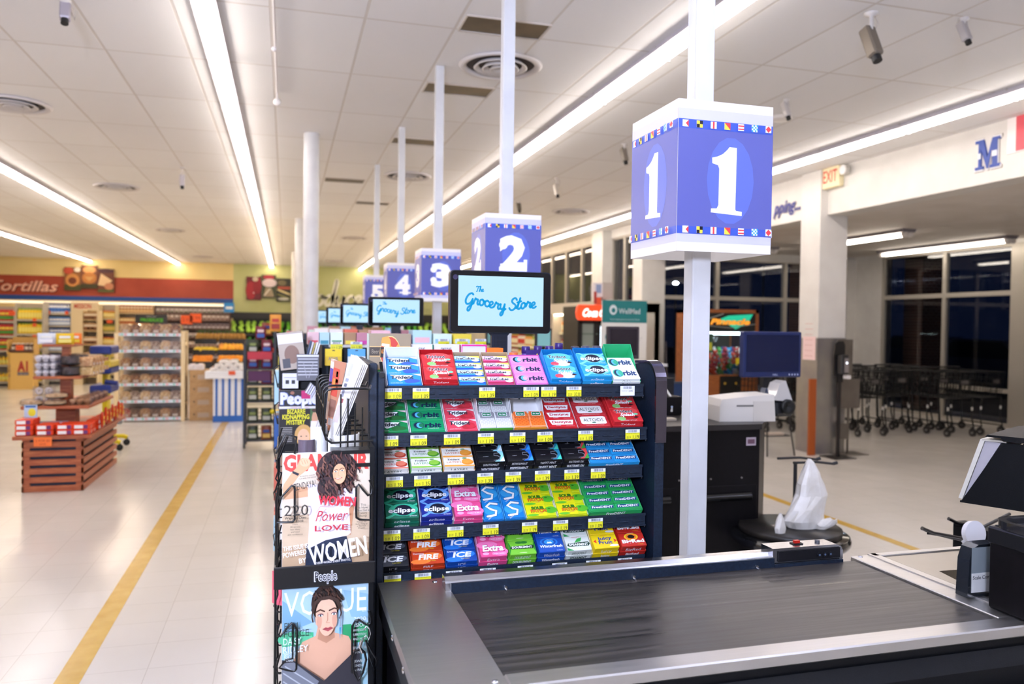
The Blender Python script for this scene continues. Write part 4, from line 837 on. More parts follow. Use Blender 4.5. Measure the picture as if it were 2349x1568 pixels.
for ri,(shelf,z,py,items) in enumerate(ROWS):
    for i,(a,c,n,nc,tk,bc,ops,tcol,words,bh) in enumerate(items):
        x0=X_(a,py)+.0015; x1=X_(c,py)-.0015; n,pitch,drop=LAY[ri][i]; w=x1-x0; ln=max(n*pitch+.004,.12 if ri==0 else .13)
        F=frame(Vector((x0,RY+.006,z+.0005))+DN*min(drop*tk,.027),(1,0,0),(0,math.cos(TH),math.sin(TH)))
        pos='leftmost' if i==0 else ('rightmost' if i==len(items)-1 else ORD[i])
        q=MB(); q.M=F.copy(); q.M.translation=(0,0,0)
        tw=.0012; hf=min(tk,.020 if drop<.5 else tk*.95)
        q.box(0,w,0,ln,0,.0012,tcol)
        hb=bh
        # side walls, sloping up to the back
        for xs in(0,w-tw): q.add([(xs,0,0),(xs+tw,0,0),(xs,ln,0),(xs+tw,ln,0),(xs,0,hf),(xs+tw,0,hf),(xs,ln*.25,max(hf,tk*.75)),(xs+tw,ln*.25,max(hf,tk*.75)),(xs,ln,hb),(xs+tw,ln,hb)],[(0,4,6,8,2),(1,3,9,7,5),(4,5,7,6),(6,7,9,8),(2,8,9,3),(0,1,5,4)],tcol)
        q.box(0,w,ln-tw,ln,0,hb,tcol)
        fc=bc if tcol not in('f4f4f6',) else ('58a838' if words.startswith('clear w') else 'f09a30')
        q.box(0,w,0,tw,0,hf,fc)
        FF=frame((0,0,0),(1,0,0),(0,0,1)) # front face of tray wall (normal -Y local)
        keep=q.M; q.M=keep
        tx=[o for o in ops if o[0]=='t']; big=max(tx,key=lambda o:o[4]) if tx else None
        if big:
            col_=big[5]
            if words.startswith('clear'): 
                for u in(.16,.84): q.text('tic tac',w*u,hf*.5,hf*.42,W_,FF,w=w*.2,z=.0006,bold=.02)
            else:
                q.quad([(w*.1,hf*.12,.0003),(w*.9,hf*.12,.0003),(w*.9,hf*.9,.0003),(w*.1,hf*.9,.0003)],fc,FF)
                q.text(('Trident' if big[1]=='Splash' else 'Orbit' if big[1]=='rbit' else big[1]),w*.5,hf*.48,hf*.5,W_ if fc not in('f4efe8','f2f4ea','f4efe4','f0f4f0','e8ece4') else '2a4a3a',FF,w=w*.66,z=.0008,bold=.03)
        solo(q,'display_tray','%s gum display tray on the %s shelf, %s'%(words,shelf,pos),'display tray',F.translation,group='gum display trays')
        pw=(w-2*tw-.001)/nc; pl=pitch
        proto=None
        for cidx in range(nc):
            for r_ in range(n):
                tkk=tk
                if n>1 and r_==n-1 and hb>tk+.012: tkk=tk*.72
                if words.startswith('white and green') and 'app' not in words: tkk=tk
                pn='single' if n==1 else ('front' if r_==0 else 'rear' if r_==n-1 else ['','second','third','fourth','fifth'][r_])
                sd='' if nc==1 else (' left',' right')[cidx]
                lab='%s%s %s gum pack, %s in the %s shelf row'%(pn,sd,words,pos,shelf)
                off=Vector((tw+.0005+cidx*pw,tw+.0005+r_*pl,.0014)); wp=F@off
                if proto is None:
                    g=MB(); g.M=F.copy(); g.M.translation=(0,0,0)
                    mm=mat(bc,.30,coat=.25)
                    if words.startswith('clear'):
                        mm=M_plast; g.box(.001,pw-.001,0,pl-.001,0,tk*.55,bc)
                    g.box(.0005,pw-.0005,.0004,pl-.0004,0,tk,mat(bc,.3,coat=.25),bev=.0015)
                    g.art(Matrix.Translation((.0005,.0004,tk)),pw-.001,pl-.0008,ops,dz=.00012,z0=.0002)
                    g.art(frame((.0005,.0004,0),(1,0,0),(0,0,1)),pw-.001,tk,[('t',('Trident' if big[1]=='Splash' else 'Orbit' if big[1]=='rbit' else big[1]),.5,.62,.3,W_ if fc not in('f4efe8','f2f4ea','f4efe4','f0f4f0','e8ece4') else '2a4a3a',{'w':.6})] if big else [],z0=.0002)
                    proto=solo(g,'gum_pack',lab,'gum pack',wp,group='gum packs on the rack')
                    if words.startswith('clear'): proto.name='mint_pack'
                else: dup(proto,wp if tkk==tk else wp-F.to_3x3()@Vector((0,0,tk-tkk)),label=lab)
# ---- price tags
def tagmesh(txt,white=False):
    g=MB(); w=.0425; h=.0265
    g.box(0,w,0,h,0,.0008,mat('e8e8ea',.35) if white else mat('e4de2c',.35)); z=.0011
    M=I4
    g.quad([(0,h*.66,.0009),(w,h*.66,.0009),(w,h,.0009),(0,h,.0009)],'e6e8ee')
    x=w*.2; random.seed(len(txt)+int(float(txt[-2:] or 0)))
    while x<w*.8:
        d=random.choice((.0005,.0008,.0012)); g.quad([(x,h*.70,z),(x+d,h*.70,z),(x+d,h*.97,z),(x,h*.97,z)],'3a4050'); x+=d+random.choice((.0006,.001))
    if white: g.text(txt,w*.72,h*.5,h*.2,'3a4050',z=z); g.text('ROLAIDS ASST',w*.3,h*.5,h*.1,'5a6070',z=z,w=w*.4)
    else:
        g.text('1 PK GUM ASST FLAVOR',w*.42,h*.60,h*.09,'5a5a10',z=z,w=w*.7); g.text('1 CT',w*.88,h*.60,h*.09,'5a5a10',z=z)
        g.text('$'+txt,w*.24,h*.20,h*.25,'5a5414',z=z,w=w*.26); g.text(txt,w*.73,h*.22,h*.38,'1c1c10',z=z,w=w*.42)
    me=g.build('price_tag').data; bpy.data.objects.remove(bpy.data.objects[me.users and [o.name for o in bpy.data.objects if o.data==me][0]]); return me
TG={}
def price(x,z,txt,lab,y=RY-.0068,white=False,sc=1,group='price tags on the gum rack'):
    k=(txt,white)
    if k not in TG: TG[k]=tagmesh(txt,white)
    o=bpy.data.objects.new('price_tag',TG[k]); col.objects.link(o); o.location=(x,y,z); o.rotation_euler=(PI/2,0,0); o.scale=(sc,sc,sc)
    tag(o,lab,'price tag',group)
TAGS=[(900,[145,365,890,1240,1380,1580],['1.09','1.09','1.09','1.09','1.19','3/2.00']),
 (1010,[118,347,612,880,1132,1350,1672,2045],['1.09','1.09','1.09','1.19','1.19','1.09','1.19','1.19']),
 (1100,[155,377,642,875,1098,1330,1563,1772],['1.35','1.35','1.35','1.39','1.39','1.39','1.39','1.09']),
 (1225,[135,370,638,918,1227,1473,1750],['1.09','1.09','1.19','1.19','1.19','1.19','1.09']),
 (1330,[140,380,627,895,1193,1465,1733,1983],['1.09']*8)]
for r_,(py,xs,ps) in enumerate(TAGS):
    for k,(x,pz) in enumerate(zip(xs,ps)):
        pos='leftmost' if k==0 else ('rightmost' if k==len(xs)-1 and r_>0 else ORD[k]+' from left')
        price(X_(x,py),lips[r_]-.003-.0265,pz,'yellow shelf price tag %s, %s on the %s shelf lip'%(pz,pos,ROWS[r_][0]))
price(X_(2005,900),lips[0]-.003-.0265,'2.85','white shelf price tag 2.85 at right end of top shelf lip',white=True)
# ================================================================ magazine rack and magazines
def CV(ox,oy,W,H): return lambda x,y:((x-ox)/W,1-(y-oy)/H)
def magazine(w,h,ops,label,loc,tilt=0,rz=0,th=.006,cat='magazine',name='magazine',group='magazines in the wire racks',pages='e8e4dc',lean=0):
    q=MB(); q.M=Euler((tilt,lean,0)).to_matrix().to_4x4()
    q.box(0,w,.0008,th-.0008,0,h-.001,pages); q.box(-.0005,w+.0005,0,.001,0,h,mat('efece6',.25,coat=.4)); q.box(-.0005,w+.0005,th-.001,th,0,h,'d8d4ce')
    q.art(FRONT(0,0,0),w,h,ops,dz=.00012,z0=.0002)
    return solo(q,name,label,cat,loc,rz,group)
def hair(cx,cy,rx,ry,n,cols,seed,s=.05):
    random.seed(seed); o=[('e',cx,cy,rx,ry,cols[0])]
    for i in range(n):
        a=random.random()*2*PI; r=random.random()**.5
        x=cx+rx*r*math.cos(a); y=cy+ry*r*math.sin(a)
        o.append(('s',[(x+k*.008+.012*math.sin(k*1.3+i),y-k*s*.28) for k in range(4)],.011,random.choice(cols[1:])))
    return o
g=CV(60,10,1185,1715)
def P_(f,pts): return [f(*p) for p in pts]
skin='d9a47c'; skin2='c48a64'
glam=[('r',0,0,1,1,'dccab4'),('r',0,0,1,.5,'cfb698'),('r',0,0,1,.25,'bf9f7c'),
 ('t','GLAMOUR',.5,.925,.125,'e04038',{'w':-.98,'b':.04}),
 ('p',P_(g,[(60,500),(90,640),(420,610),(430,480),(170,470),(270,330),(310,300),(420,210),(435,130),(330,70),(290,90),(240,210),(190,260),(75,430)]),skin),
 ('p',P_(g,[(190,245),(285,290),(262,318),(190,280)]),'1c2030'),
 ('e',)+g(360,135)+(.06,.035,'e2b48e'),('s',P_(g,[(310,110),(330,160)]),.004,skin2),('s',P_(g,[(345,100),(365,155)]),.004,skin2),('s',P_(g,[(380,105),(395,150)]),.004,skin2),
 ('p',P_(g,[(950,760),(1040,720),(1015,900),(985,1180),(945,1150)]),skin2),
 ('p',P_(g,[(370,1560),(385,1280),(560,1200),(930,1190),(1010,1560),(1010,1720),(370,1720)]),'1c2840'),
 ('p',P_(g,[(395,440),(420,1000),(400,1340),(640,1230),(940,1180),(985,1150),(960,800),(1060,700),(1040,540),(890,460),(760,470)]),'ece2ee'),
 ('p',P_(g,[(735,440),(800,500),(880,490),(905,440),(880,380),(760,380)]),skin)]
glam+=hair(*g(790,260),.235,.165,150,['3a2224','2a181c','5a3430','6e463c','8a5a48','1c1014'],3)
glam+=hair(*g(650,480),.11,.09,60,['3a2224','2a181c','5a3430','6e463c','1c1014'],5)
glam+=[('e',)+g(815,285)+(.075,.082,skin),('e',)+g(825,330)+(.055,.05,'e0ae88'),
 ('s',P_(g,[(745,235),(775,222),(795,232)]),.005,'2a1814'),('s',P_(g,[(815,228),(850,205),(880,215)]),.005,'2a1814'),
 ('e',)+g(765,252)+(.018,.006,'f4efe8'),('e',)+g(765,252)+(.008,.006,'20140f'),('e',)+g(850,240)+(.018,.006,'f4efe8'),('e',)+g(850,240)+(.008,.006,'20140f'),
 ('s',P_(g,[(800,260),(795,305),(815,312)]),.003,skin2),('s',P_(g,[(755,345),(800,355),(848,335)]),.006,'a83838'),('s',P_(g,[(765,347),(800,351),(838,339)]),.002,'f4efe8'),
 ('t','WOMEN',)+g(785,655)+(.07,'cc2c3c',{'w':-.43,'b':.04,'rot':-.09}),
 ('t','Power',)+g(715,850)+(.085,'b82838',{'w':-.37,'s':.4}),('s',P_(g,[(700,720),(560,720),(510,800),(560,840),(640,760)]),.003,'b82838'),
 ('t','LOVE',)+g(712,1020)+(.045,'b82838',{'w':-.38,'b':.02}),
 ('t','"IF PEOPLE KNOW',)+g(385,292)+(.010,'2a2a2a',{'w':.17,'rot':.1}),('t','YOUR NAME, THEY SHOULD',)+g(385,322)+(.010,'2a2a2a',{'w':.2,'rot':.1}),
 ('t','ZENDAYA!',)+g(350,420)+(.056,'15151a',{'w':-.25,'rot':.18,'s':.1}),
 ('t','220',)+g(243,755)+(.085,'2a2420',{'w':-.27}),('t','Ways to Own',)+g(232,858)+(.020,'2a2420',{'w':.27,'b':.02}),('t','Your Look',)+g(232,900)+(.020,'2a2420',{'w':.2,'b':.02})]
for i,tx in enumerate(('coats,','30-second','hair ideas,','and total','skin confidence')): glam.append(('t',tx)+g(230,945+i*34)+(.013,'4a4038',{'w':.23}))
for i,tx in enumerate(('This','Is How','You Get a','Salary','Bump')): glam.append(('t',tx)+g(1140,722+i*38)+(.018,'2a2420',{'w':.14}))
for i,tx in enumerate(("There's No",'Such Thing as',"a 'Normal'",'Orgasm')): glam.append(('t',tx)+g(1118,958+i*28)+(.012,'2a2420',{'w':.16}))
glam+=[('t','THIS ISSUE IS',)+g(235,1255)+(.035,'f8f6f4',{'w':-.27,'rot':.1}),('t','POWERED',)+g(225,1340)+(.04,'f8f6f4',{'w':-.26,'rot':.12}),('t','BY',)+g(330,1440)+(.04,'f8f6f4',{'w':-.08,'rot':.12}),
 ('t','WOMEN',)+g(800,1330)+(.145,'f8f6f6',{'w':-.66,'rot':.14,'b':.02}),('t','EVERY WORD, EVERY PHOTO,',)+g(735,1480)+(.018,'f8f6f4',{'w':.4,'rot':.05})]
magazine(.190,.275,glam,'glamour style cover, woman with curly hair in white shirt, on the upper wire holder'.replace('glamour style','fashion magazine'),(-.005,1.80,1.055),tilt=-.02,th=.012)
v=CV(80,965,520,740)
vog=[('r',0,0,1,1,'9ec8d4'),('r',0,.62,1,1,'a8c8dc'),('p',[(0,.62),(.35,.70),(0,.9)],'7aa6c0'),('r',.0,.52,.36,.62,'3aa878'),('r',.7,.50,1,.66,'2a9a60'),('e',.15,.58,.2,.06,'5ac090'),('p',[(.7,.95),(1,.9),(1,.7),(.8,.72)],'8ab4cc'),
 ('t','VOGUE',.5,.865,.20,'eaf2f6',{'w':-.96}),
 ('p',P_(v,[(150,1400),(200,1300),(280,1270),(300,1180),(400,1190),(395,1260),(480,1290),(530,1390),(540,1620),(100,1620)]),'d8a688'),
 ('p',P_(v,[(300,1230),(392,1225),(396,1290),(345,1320),(292,1290)]),'bf8a6c'),
 ('p',P_(v,[(270,1060),(280,1200),(340,1262),(400,1200),(420,1100),(400,1020),(290,1020)]),'e2b498')]
vog+=[('e',)+v(340,1075)+(.17,.155,'3a241a'),('e',)+v(350,1010)+(.10,.065,'2e1c16')]+hair(*v(345,1030),.165,.075,110,['2e1c16','3e261c','563426','1c100c'],11)
vog+=[('e',)+v(342,1125)+(.122,.125,'e0b296'),('e',)+v(344,1170)+(.098,.125,'e2b598'),('e',)+v(300,1170)+(.03,.06,'d09a80'),('e',)+v(392,1168)+(.03,.06,'d09a80'),('s',P_(v,[(262,1100),(270,1060),(310,1034),(360,1030),(405,1048),(424,1090)]),.03,'3a241a'),('s',P_(v,[(262,1095),(256,1140),(262,1170)]),.012,'3a241a'),('s',P_(v,[(424,1085),(432,1130),(424,1160)]),.014,'3a241a'),
 ('s',P_(v,[(280,1112),(305,1100),(330,1112)]),.012,'4a2c1e'),('s',P_(v,[(360,1108),(390,1096),(415,1106)]),.012,'4a2c1e'),
 ('e',)+v(307,1132)+(.034,.012,'6a3c4a'),('e',)+v(307,1135)+(.026,.008,'f0eee8'),('e',)+v(307,1135)+(.011,.008,'3a4a4a'),
 ('e',)+v(388,1128)+(.034,.012,'6a3c4a'),('e',)+v(388,1131)+(.026,.008,'f0eee8'),('e',)+v(388,1131)+(.011,.008,'3a4a4a'),
 ('s',P_(v,[(348,1120),(350,1165),(340,1180),(362,1182)]),.005,'c08a70'),('p',P_(v,[(318,1218),(338,1208),(352,1212),(366,1206),(384,1216),(352,1234)]),'b04a50'),('s',P_(v,[(320,1218),(382,1216)]),.004,'7a2a30'),
 ('s',P_(v,[(430,1150),(425,1210)]),.012,'8a96a0'),('p',P_(v,[(420,1215),(432,1215),(424,1290)]),'3a8ab0'),
 ('p',P_(v,[(80,1380),(150,1390),(330,1530),(500,1380),(545,1360),(560,1700),(80,1700)]),'2a2830'),('p',P_(v,[(80,1400),(150,1400),(300,1530),(230,1650),(80,1640)]),'70747e'),
 ('s',P_(v,[(100,1420),(290,1560)]),.01,'a8acb4'),('s',P_(v,[(90,1460),(260,1590)]),.01,'a8acb4'),('s',P_(v,[(90,1510),(230,1620)]),.01,'a8acb4'),
 ('t','FULL',)+v(140,1180)+(.055,'2a3a36',{'w':-.18}),('t','FORCE',)+v(165,1227)+(.055,'1c2c2a',{'w':-.28}),
 ('t','DAISY',)+v(140,1272)+(.055,'dfeaee',{'w':-.2}),('t','RIDLEY',)+v(160,1320)+(.055,'dfeaee',{'w':-.28}),
 ('t','SHOOTS',)+v(130,1348)+(.022,'eef2f4',{'w':.14}),('t','FOR THE',)+v(125,1366)+(.022,'eef2f4',{'w':.12}),('t','STARS',)+v(120,1384)+(.022,'eef2f4',{'w':.1}),
 ('t','2020',)+v(545,1172)+(.035,'e8f0f0',{'w':.14}),('t','VISION',)+v(540,1210)+(.03,'d8e4e4',{'w':.18}),('t','NOV',)+v(572,1126)+(.012,'f4f4f4')]
for i,tx in enumerate(('AWESOME','SUPERSTITIONS','AND MORE','','STUNNING','WINTER','','JEWELS','KENDALL','IN PARIS')): 
    if tx: vog.append(('t',tx)+v(545,1240+i*27)+(.02,'c8d0d0',{'w':.16}))
magazine(.188,.272,vog,'fashion magazine cover, close portrait of woman with pinned-up hair, lower wire holder',(-.004,1.80,.760),tilt=-.02,th=.016)
# ---- the rack
RK=thing('magazine_rack','black wire magazine rack on the end of the nearest candy rack','magazine rack',(0,0,0))
q=MB(); q.box(.0,.194,2.02,2.03,.2,1.30,M_blackpow); q.box(.185,.195,1.80,2.34,.15,1.34,M_blackpow); q.build('back_panel',RK)
q=MB(); q.box(-.022,.196,1.775,1.782,1.038,1.087,M_blackpl,bev=.002); q.box(-.022,-.018,1.78,1.95,1.038,1.087,M_blackpl)
F=FRONT(0,1.775,0); q.text('People',.088,1.062,.020,'e8e8ee',F,z=.0006,bold=.06,w=-.050); q.text('People',.088,1.062,.020,'15151c',F,z=.001,bold=.01,w=-.047)
q.build('header_plate',RK)
def wire(pts,r=.0026,nm='wire_loop',par=None,m=None):
    q=MB(); q.tube(pts,r,m or M_wire,8); q.build(nm,par or RK)
def W2(pts,Y): return [at(x,y,Y=Y) for x,y in pts]
f=lambda L:[(600+x/2.667,980+y/2.667) for x,y in L]
for i,(dy,) in enumerate(((0,),)):
    wire(W2(f([(100,365),(97,415),(115,433),(150,395),(185,355),(200,362),(203,375),(203,560),(190,578),(98,580),(90,600),(88,840)]),1.785))
    wire(W2(f([(662,845),(665,565),(600,563),(580,550),(578,500),(580,365),(595,348),(620,380),(650,415),(672,405),(680,365),(660,320)]),1.785))
    wire(W2(f([(97,1205),(97,1262),(115,1278),(150,1232),(183,1196),(200,1205),(218,1240),(213,1475),(200,1490),(150,1482),(108,1470),(150,1420),(190,1412),(192,1200)]),1.785))
    wire(W2(f([(553,1500),(555,1215),(575,1180),(595,1175),(640,1205),(665,1200),(670,1170),(655,1120)]),1.785))
    wire(W2(f([(600,1568),(575,1480),(572,1230),(590,1178)]),1.79))
wire(W2([(632,1040),(655,995),(680,1002),(676,1040)],1.80)); wire(W2([(640,1050),(660,1000)],1.86))
wire([at(634,1130,Y=1.79),at(633,1290,Y=1.79)]); wire([at(632,1330,Y=1.79),at(630,1568,Y=1.79)]); wire([at(855,1090,Y=1.79),at(853,1290,Y=1.79)],.002)
# side pockets seen edge-on at the left
for j,(z0,) in enumerate(((1.24,),(1.12,),(.98,),(.84,),(.70,),(.56,))):
    for k in range(3):
        Y=1.86+k*.16
        wire([(-.008,Y,z0+.10),(-.016,Y,z0+.07),(-.014,Y,z0+.02),(-.022,Y,z0-.005),(-.012,Y,z0-.02),(.02,Y,z0-.02)],.002)
    wire([(-.018,1.84,z0+.07),(-.018,2.22,z0+.07)],.002)
# top divider pocket
for k in range(6):
    Y=1.80+.095*k
    wire([(.192,Y,1.355),(.10,Y,1.352),(.088,Y,1.360),(.084,Y,1.372),(.084,Y,1.462),(.090,Y,1.470),(.100,Y,1.473),(.170,Y,1.473),(.185,Y+.02,1.47),(.192,Y+.06,1.475)],.0026,'divider_wire')
wire([(.084,1.80,1.43),(.084,2.28,1.43)],.0022); wire([(.10,1.80,1.352),(.10,2.28,1.352)],.0022)
for k in range(5): wire([(.120+.016*k,1.81,1.34),(.120+.016*k,1.81,1.46-.01*k)],.0018)
for z in(1.30,1.33): 
    q=MB(); q.box(.10,.185,1.80,1.86,z-.004,z+.004,M_blackpl); q.build('crossbar',RK)
# newspapers and puzzle books in the divider pocket
def leaf(px,Y,ops,label,w_=.004,sheets=1,cl='dcd8d4'):
    # px: four image corners traced on plane Y
    c=[at(x,y,Y=Y) for x,y in px]
    q=MB(); pts=[(p.x,p.z) for p in c]; q.prism(pts,-.012,0,cl,FRONT(0,Y,0)); 
    for s_ in range(sheets):
        d=.004*(s_+1); q.prism([(x+d*1.2,z-d*.3) for x,z in pts],-.012-.006*(s_+1),-.006*(s_+1)-.001,('efece8','d0ccc8')[s_%2],FRONT(0,Y,0))
    x0=c[0]; ux=c[1]-c[0]; uy=c[3]-c[0]
    for o in ops:
        a,b_,c_,d_,cl_=o; P=lambda u,v_: (x0+ux*u+uy*v_)+Vector((0,-.0006,0))
        q.quad([P(a,b_),P(c_,b_),P(c_,d_),P(a,d_)],cl_)
    return solo(q,'newspaper',label,'newspaper',(0,0,0),0,'papers in the divider pocket')
# corner order: bottom-left, bottom-right, top-right, top-left
leaf([(752,1005),(765,1008),(832,836),(806,812)],1.86,[(.2,.62,.7,.66,'6a6a78'),(.2,.68,.75,.72,'9a9aa6'),(.2,.5,.6,.58,'8a8a9a'),(.25,.75,.8,.9,'c0bcc0'),(.1,.2,.9,.4,'c8b8b0'),(.3,.43,.8,.48,'a05050')],'folded white newspaper leaning at the right of the divider pocket',sheets=3)
leaf([(748,985),(762,990),(795,832),(768,826)],1.95,[(0,.5,1,.9,'c8442c'),(.1,.6,.9,.75,'e0a030'),(0,.2,1,.45,'8a5a48'),(.2,.78,.8,.86,'4a7a3a'),(.1,.08,.9,.18,'b8a8a0')],'red and yellow flyer behind the white newspaper',sheets=1,cl='b87a5a')
leaf([(747,960),(757,965),(775,828),(760,822)],2.05,[(0,.55,1,.85,'5a3a8a'),(.1,.3,.9,.5,'b88a5a'),(0,.86,1,.96,'e8e0d8')],'purple edged puzzle magazine, leftmost in the divider pocket',cl='c8a890')
leaf([(772,1003),(780,1005),(806,905),(800,900)],1.90,[],'thin silver-edged magazine low in the divider pocket',cl='8a9ab0')
# curled magazines behind the fashion magazine
def roll(x,y,z,r,h,cols,label,rz=0,a0=200,a1=340):
    q=MB(); n=14
    for k,cl in enumerate(cols):
        rr=r-.004*k; pts=[(rr*math.cos(math.radians(a0+(a1-a0)*i/n)),rr*math.sin(math.radians(a0+(a1-a0)*i/n))) for i in range(n+1)]; pts+= [(u*(rr-.0025)/rr,v_*(rr-.0025)/rr) for u,v_ in pts[::-1]]
        q.prism(pts,0,h-.004*k,cl)
    return solo(q,'magazine',label,'magazine',(x,y,z),rz,'magazines in the wire racks')
roll(.048,1.90,1.26,.020,.088,['6a5c68','c8bc50','8a8090'],'curled purple and yellow magazine poking above the upper cover')
roll(.075,1.93,1.27,.022,.105,['e8e8ea','4a90b8','c83048','e0dcd8'],'curled white and blue digest beside the purple magazine',.3)
roll(.125,1.90,1.25,.045,.11,['efece6','e0dcd6','d8d4ce','f0eee8'],'thick open white magazine poking above upper cover, right side',.5)
roll(.02,1.93,.965,.05,.075,['e05a70','f0e8e4','e8a0b0'],"pink women's magazine below the header plate",0)
roll(.10,1.95,.96,.04,.085,['3a8a90','efe8e0','5a6a4a'],'teal and white magazine below the header plate',.2)
q=MB(); 
for k in range(7): q.box(.105+.009*k,.108+.009*k,1.86,1.99,.86,1.045-.003*k,('d8d4d0','8a8a8c','efefef','6a7a6a')[k%4])
solo(q,'magazine','bundle of magazine edges standing below header plate, right side','magazine',(0,0,0),0,'magazines in the wire racks')
# key lanyard
t=thing('key_lanyard','black coiled key lanyard with steel clip hanging at lower rack edge','lanyard',(0,0,0))
fl=f([(625,1240),(640,1215),(660,1230),(668,1260),(655,1300),(640,1270),(625,1285),(610,1340)])
q=MB(); q.tube(W2(fl,1.765),.0016,M_chrome,8); q.tube(W2(f([(612,1300),(600,1340),(618,1380)]),1.765),.003,M_chrome,8); q.build('clip',t)
q=MB(); q.tube(W2(f([(600,1350),(570,1370),(555,1420),(565,1500),(590,1548),(620,1500),(640,1420),(630,1375),(605,1350)]),1.765),.0025,M_wire,8); q.build('loop',t)
q=MB(); q.tube(W2(f([(635,1300),(680,1380),(705,1420),(690,1480),(660,1400),(640,1300)]),1.765),.0022,M_wire,8); q.build('cord',t)
# ================================================================ boxes on the top of the near rack
DZ=1.456
def carton(x0,x1,y0,d,h,ops,base,label,z=DZ,name='carton',cat='box',group=None,side=None):
    q=MB(); q.box(0,x1-x0,0,d,0,h,base,bev=.001); q.art(FRONT(0,0,0),x1-x0,h,ops,dz=.0002,z0=.0003)
    if side: q.quad([(-.0006,0,0),(-.0006,0,h),(-.0006,d,h),(-.0006,d,0)],side)
    return solo(q,name,label,cat,(x0,y0,z),0,group)
bx=[('r',0,0,1,1,'9c8a70'),('r',0,.54,1,.72,'4a4038'),('r',0,.72,1,.735,'e0b878'),('r',0,.52,1,.535,'e0b878'),('r',0,.25,1,.265,'e0b878'),('r',0,.06,1,.24,'3a8a4c'),('e',.5,.60,.255,.36,'e8c080'),('e',.5,.60,.235,.335,'cc4438'),
 ('p',[(.28,.82),(.3,.92),(.45,.95),(.5,.88),(.52,.74),(.62,.70),(.7,.80),(.73,.72),(.62,.60),(.6,.48),(.5,.34),(.42,.32),(.5,.5),(.52,.62),(.46,.72),(.32,.72)],'e0a048'),('p',[(.3,.74),(.48,.72),(.48,.78),(.3,.80)],'f4f0e8'),('p',[(.53,.60),(.60,.64),(.62,.56),(.55,.52)],'e8e0c8'),
 ('r',.26,.50,.40,.72,'2a2422'),('r',.62,.50,.76,.72,'2a2422'),('t','ADD',.33,.63,.085,'e89038',{'w':-.10,'b':.03}),('t','RIM',.69,.63,.085,'e89038',{'w':-.10,'b':.03}),('t','Beer',.14,.63,.09,'a89a84',{'w':-.17}),('t','Salt',.88,.63,.09,'a89a84',{'w':-.17})]
carton(.228,.345,2.26,.07,.135,bx,'9c8a70','kraft brown beer salt box with red round emblem, on rack top at left',side='d8e8e0')
nut=lambda hd,c_:[('r',0,0,1,1,'dcd8dc'),('r',.96,0,1,1,c_),('t',hd,.45,.86,.10,'3a3840',{'w':-.4,'b':.02}),('t','Nutrition Facts',.3,.60,.07,'2a2a30',{'w':-.42,'b':.02}),('r',.05,.50,.9,.51,'8a8890'),('r',.05,.42,.5,.45,'2a2a30')]+[('r',.05,.1+.05*k,.42,.112+.05*k,'a8a4ac') for k in range(6)]+[('r',.5,.1+.07*k,.9,.112+.07*k,'a8a4ac') for k in range(6)]
for i,(a,c,col_,lab) in enumerate(((938,994,'1c7a58','white nutrition-panel box with green edge on the rack top'),(996,1056,'a82838','white nutrition-panel box with dark red edge on the rack top'),(1058,1116,'e81c90','white nutrition-panel box with pink edge on the rack top'))):
    x0=at(a,800,Y=2.28).x; x1=at(c,800,Y=2.28).x; ops=nut('CLIMAXS COLANT' if i<2 else '',col_)
    if i==2: ops+=[('r',0,.96,1,1,col_),('r',0,0,.03,1,col_)]
    carton(x0,x1,2.28,.05,.105,ops,'dcd8dc',lab,group='candy boxes on the rack top')
x0=at(1117,800,Y=2.28).x; carton(x0,x0+.05,2.28,.05,.095,[('r',0,0,1,1,'f07a20'),('t','ORANGE',.5,.7,.12,'f4e8d8',{'w':.8}),('t','MINTS',.5,.45,.12,'8a2a10',{'w':.7})],'f07a20','orange candy box behind the large customer screen neck')
x0=at(1207,805,Y=2.32).x; x1=at(1332,805,Y=2.32).x
t=thing('energy_shot_tray','purple extra strength energy shot tray on rack top, right side','tray',(x0,2.32,DZ))
q=MB(); w=x1-x0; q.box(0,w,0,.002,0,.088,'3a2470'); q.box(0,w,0,.13,0,.003,'3a2470'); q.box(0,.002,0,.13,0,.06,'3a2470'); q.box(w-.002,w,0,.13,0,.06,'3a2470'); q.art(FRONT(0,0,0),w,.088,[('p',[(.08,.4),(.16,.75),(.2,.9),(.24,.7),(.3,.95),(.26,.5)],'d8b838'),('t','EXTRA STRENGTH',.62,.72,.22,'f4f0f4',{'w':-.58,'b':.03}),('t','energy shots',.5,.3,.18,'d0b8e8',{'w':.5})]); q.build('tray_body',t)
bt=None
for i,(px,py,Yb,cap,wrds) in enumerate(((1178,808,2.33,'e06a30','orange capped'),(1206,794,2.36,'3a2470','purple capped, leftmost'),(1234,793,2.36,'3a2470','purple capped, second'),(1260,793,2.36,'3a2470','purple capped, third'),(1282,786,2.40,'3a2470','purple capped, tallest'),(1319,794,2.37,'2a2440','dark capped, just right of the lettering'),(1343,793,2.36,'4a4458','clear capped, second from right'),(1368,793,2.36,'4a4458','clear capped, rightmost'))):
    p=at(px,py,Y=Yb); q=MB(); zt=p.z-DZ-.0035; q.lathe([(.0155,0),(.0165,.004),(.0165,max(zt-.035,.02)),(.012,zt-.022)],mat('5a3a90' if 'purple' in wrds else 'c8c0d0',.3),n=16)
    q.build('x'); o=bpy.data.objects['x']; o.name='energy_shot_bottle'; o.location=(p.x,Yb,DZ+.0035); tag(o,'small energy shot bottle on the rack top, '+wrds,'bottle','energy shot bottles')
    c_=MB(); c_.lathe([(.0125,zt-.022),(.0135,zt-.021),(.0135,zt-.002),(.012,zt)],mat(cap,.35),n=16); c_.lathe([(.0001,zt+.0003),(.008,zt+.0003)],mat('d8b838' if 'purple' in wrds else 'b8b0c0',.4),n=10,cap=False); c_.build('cap',o)
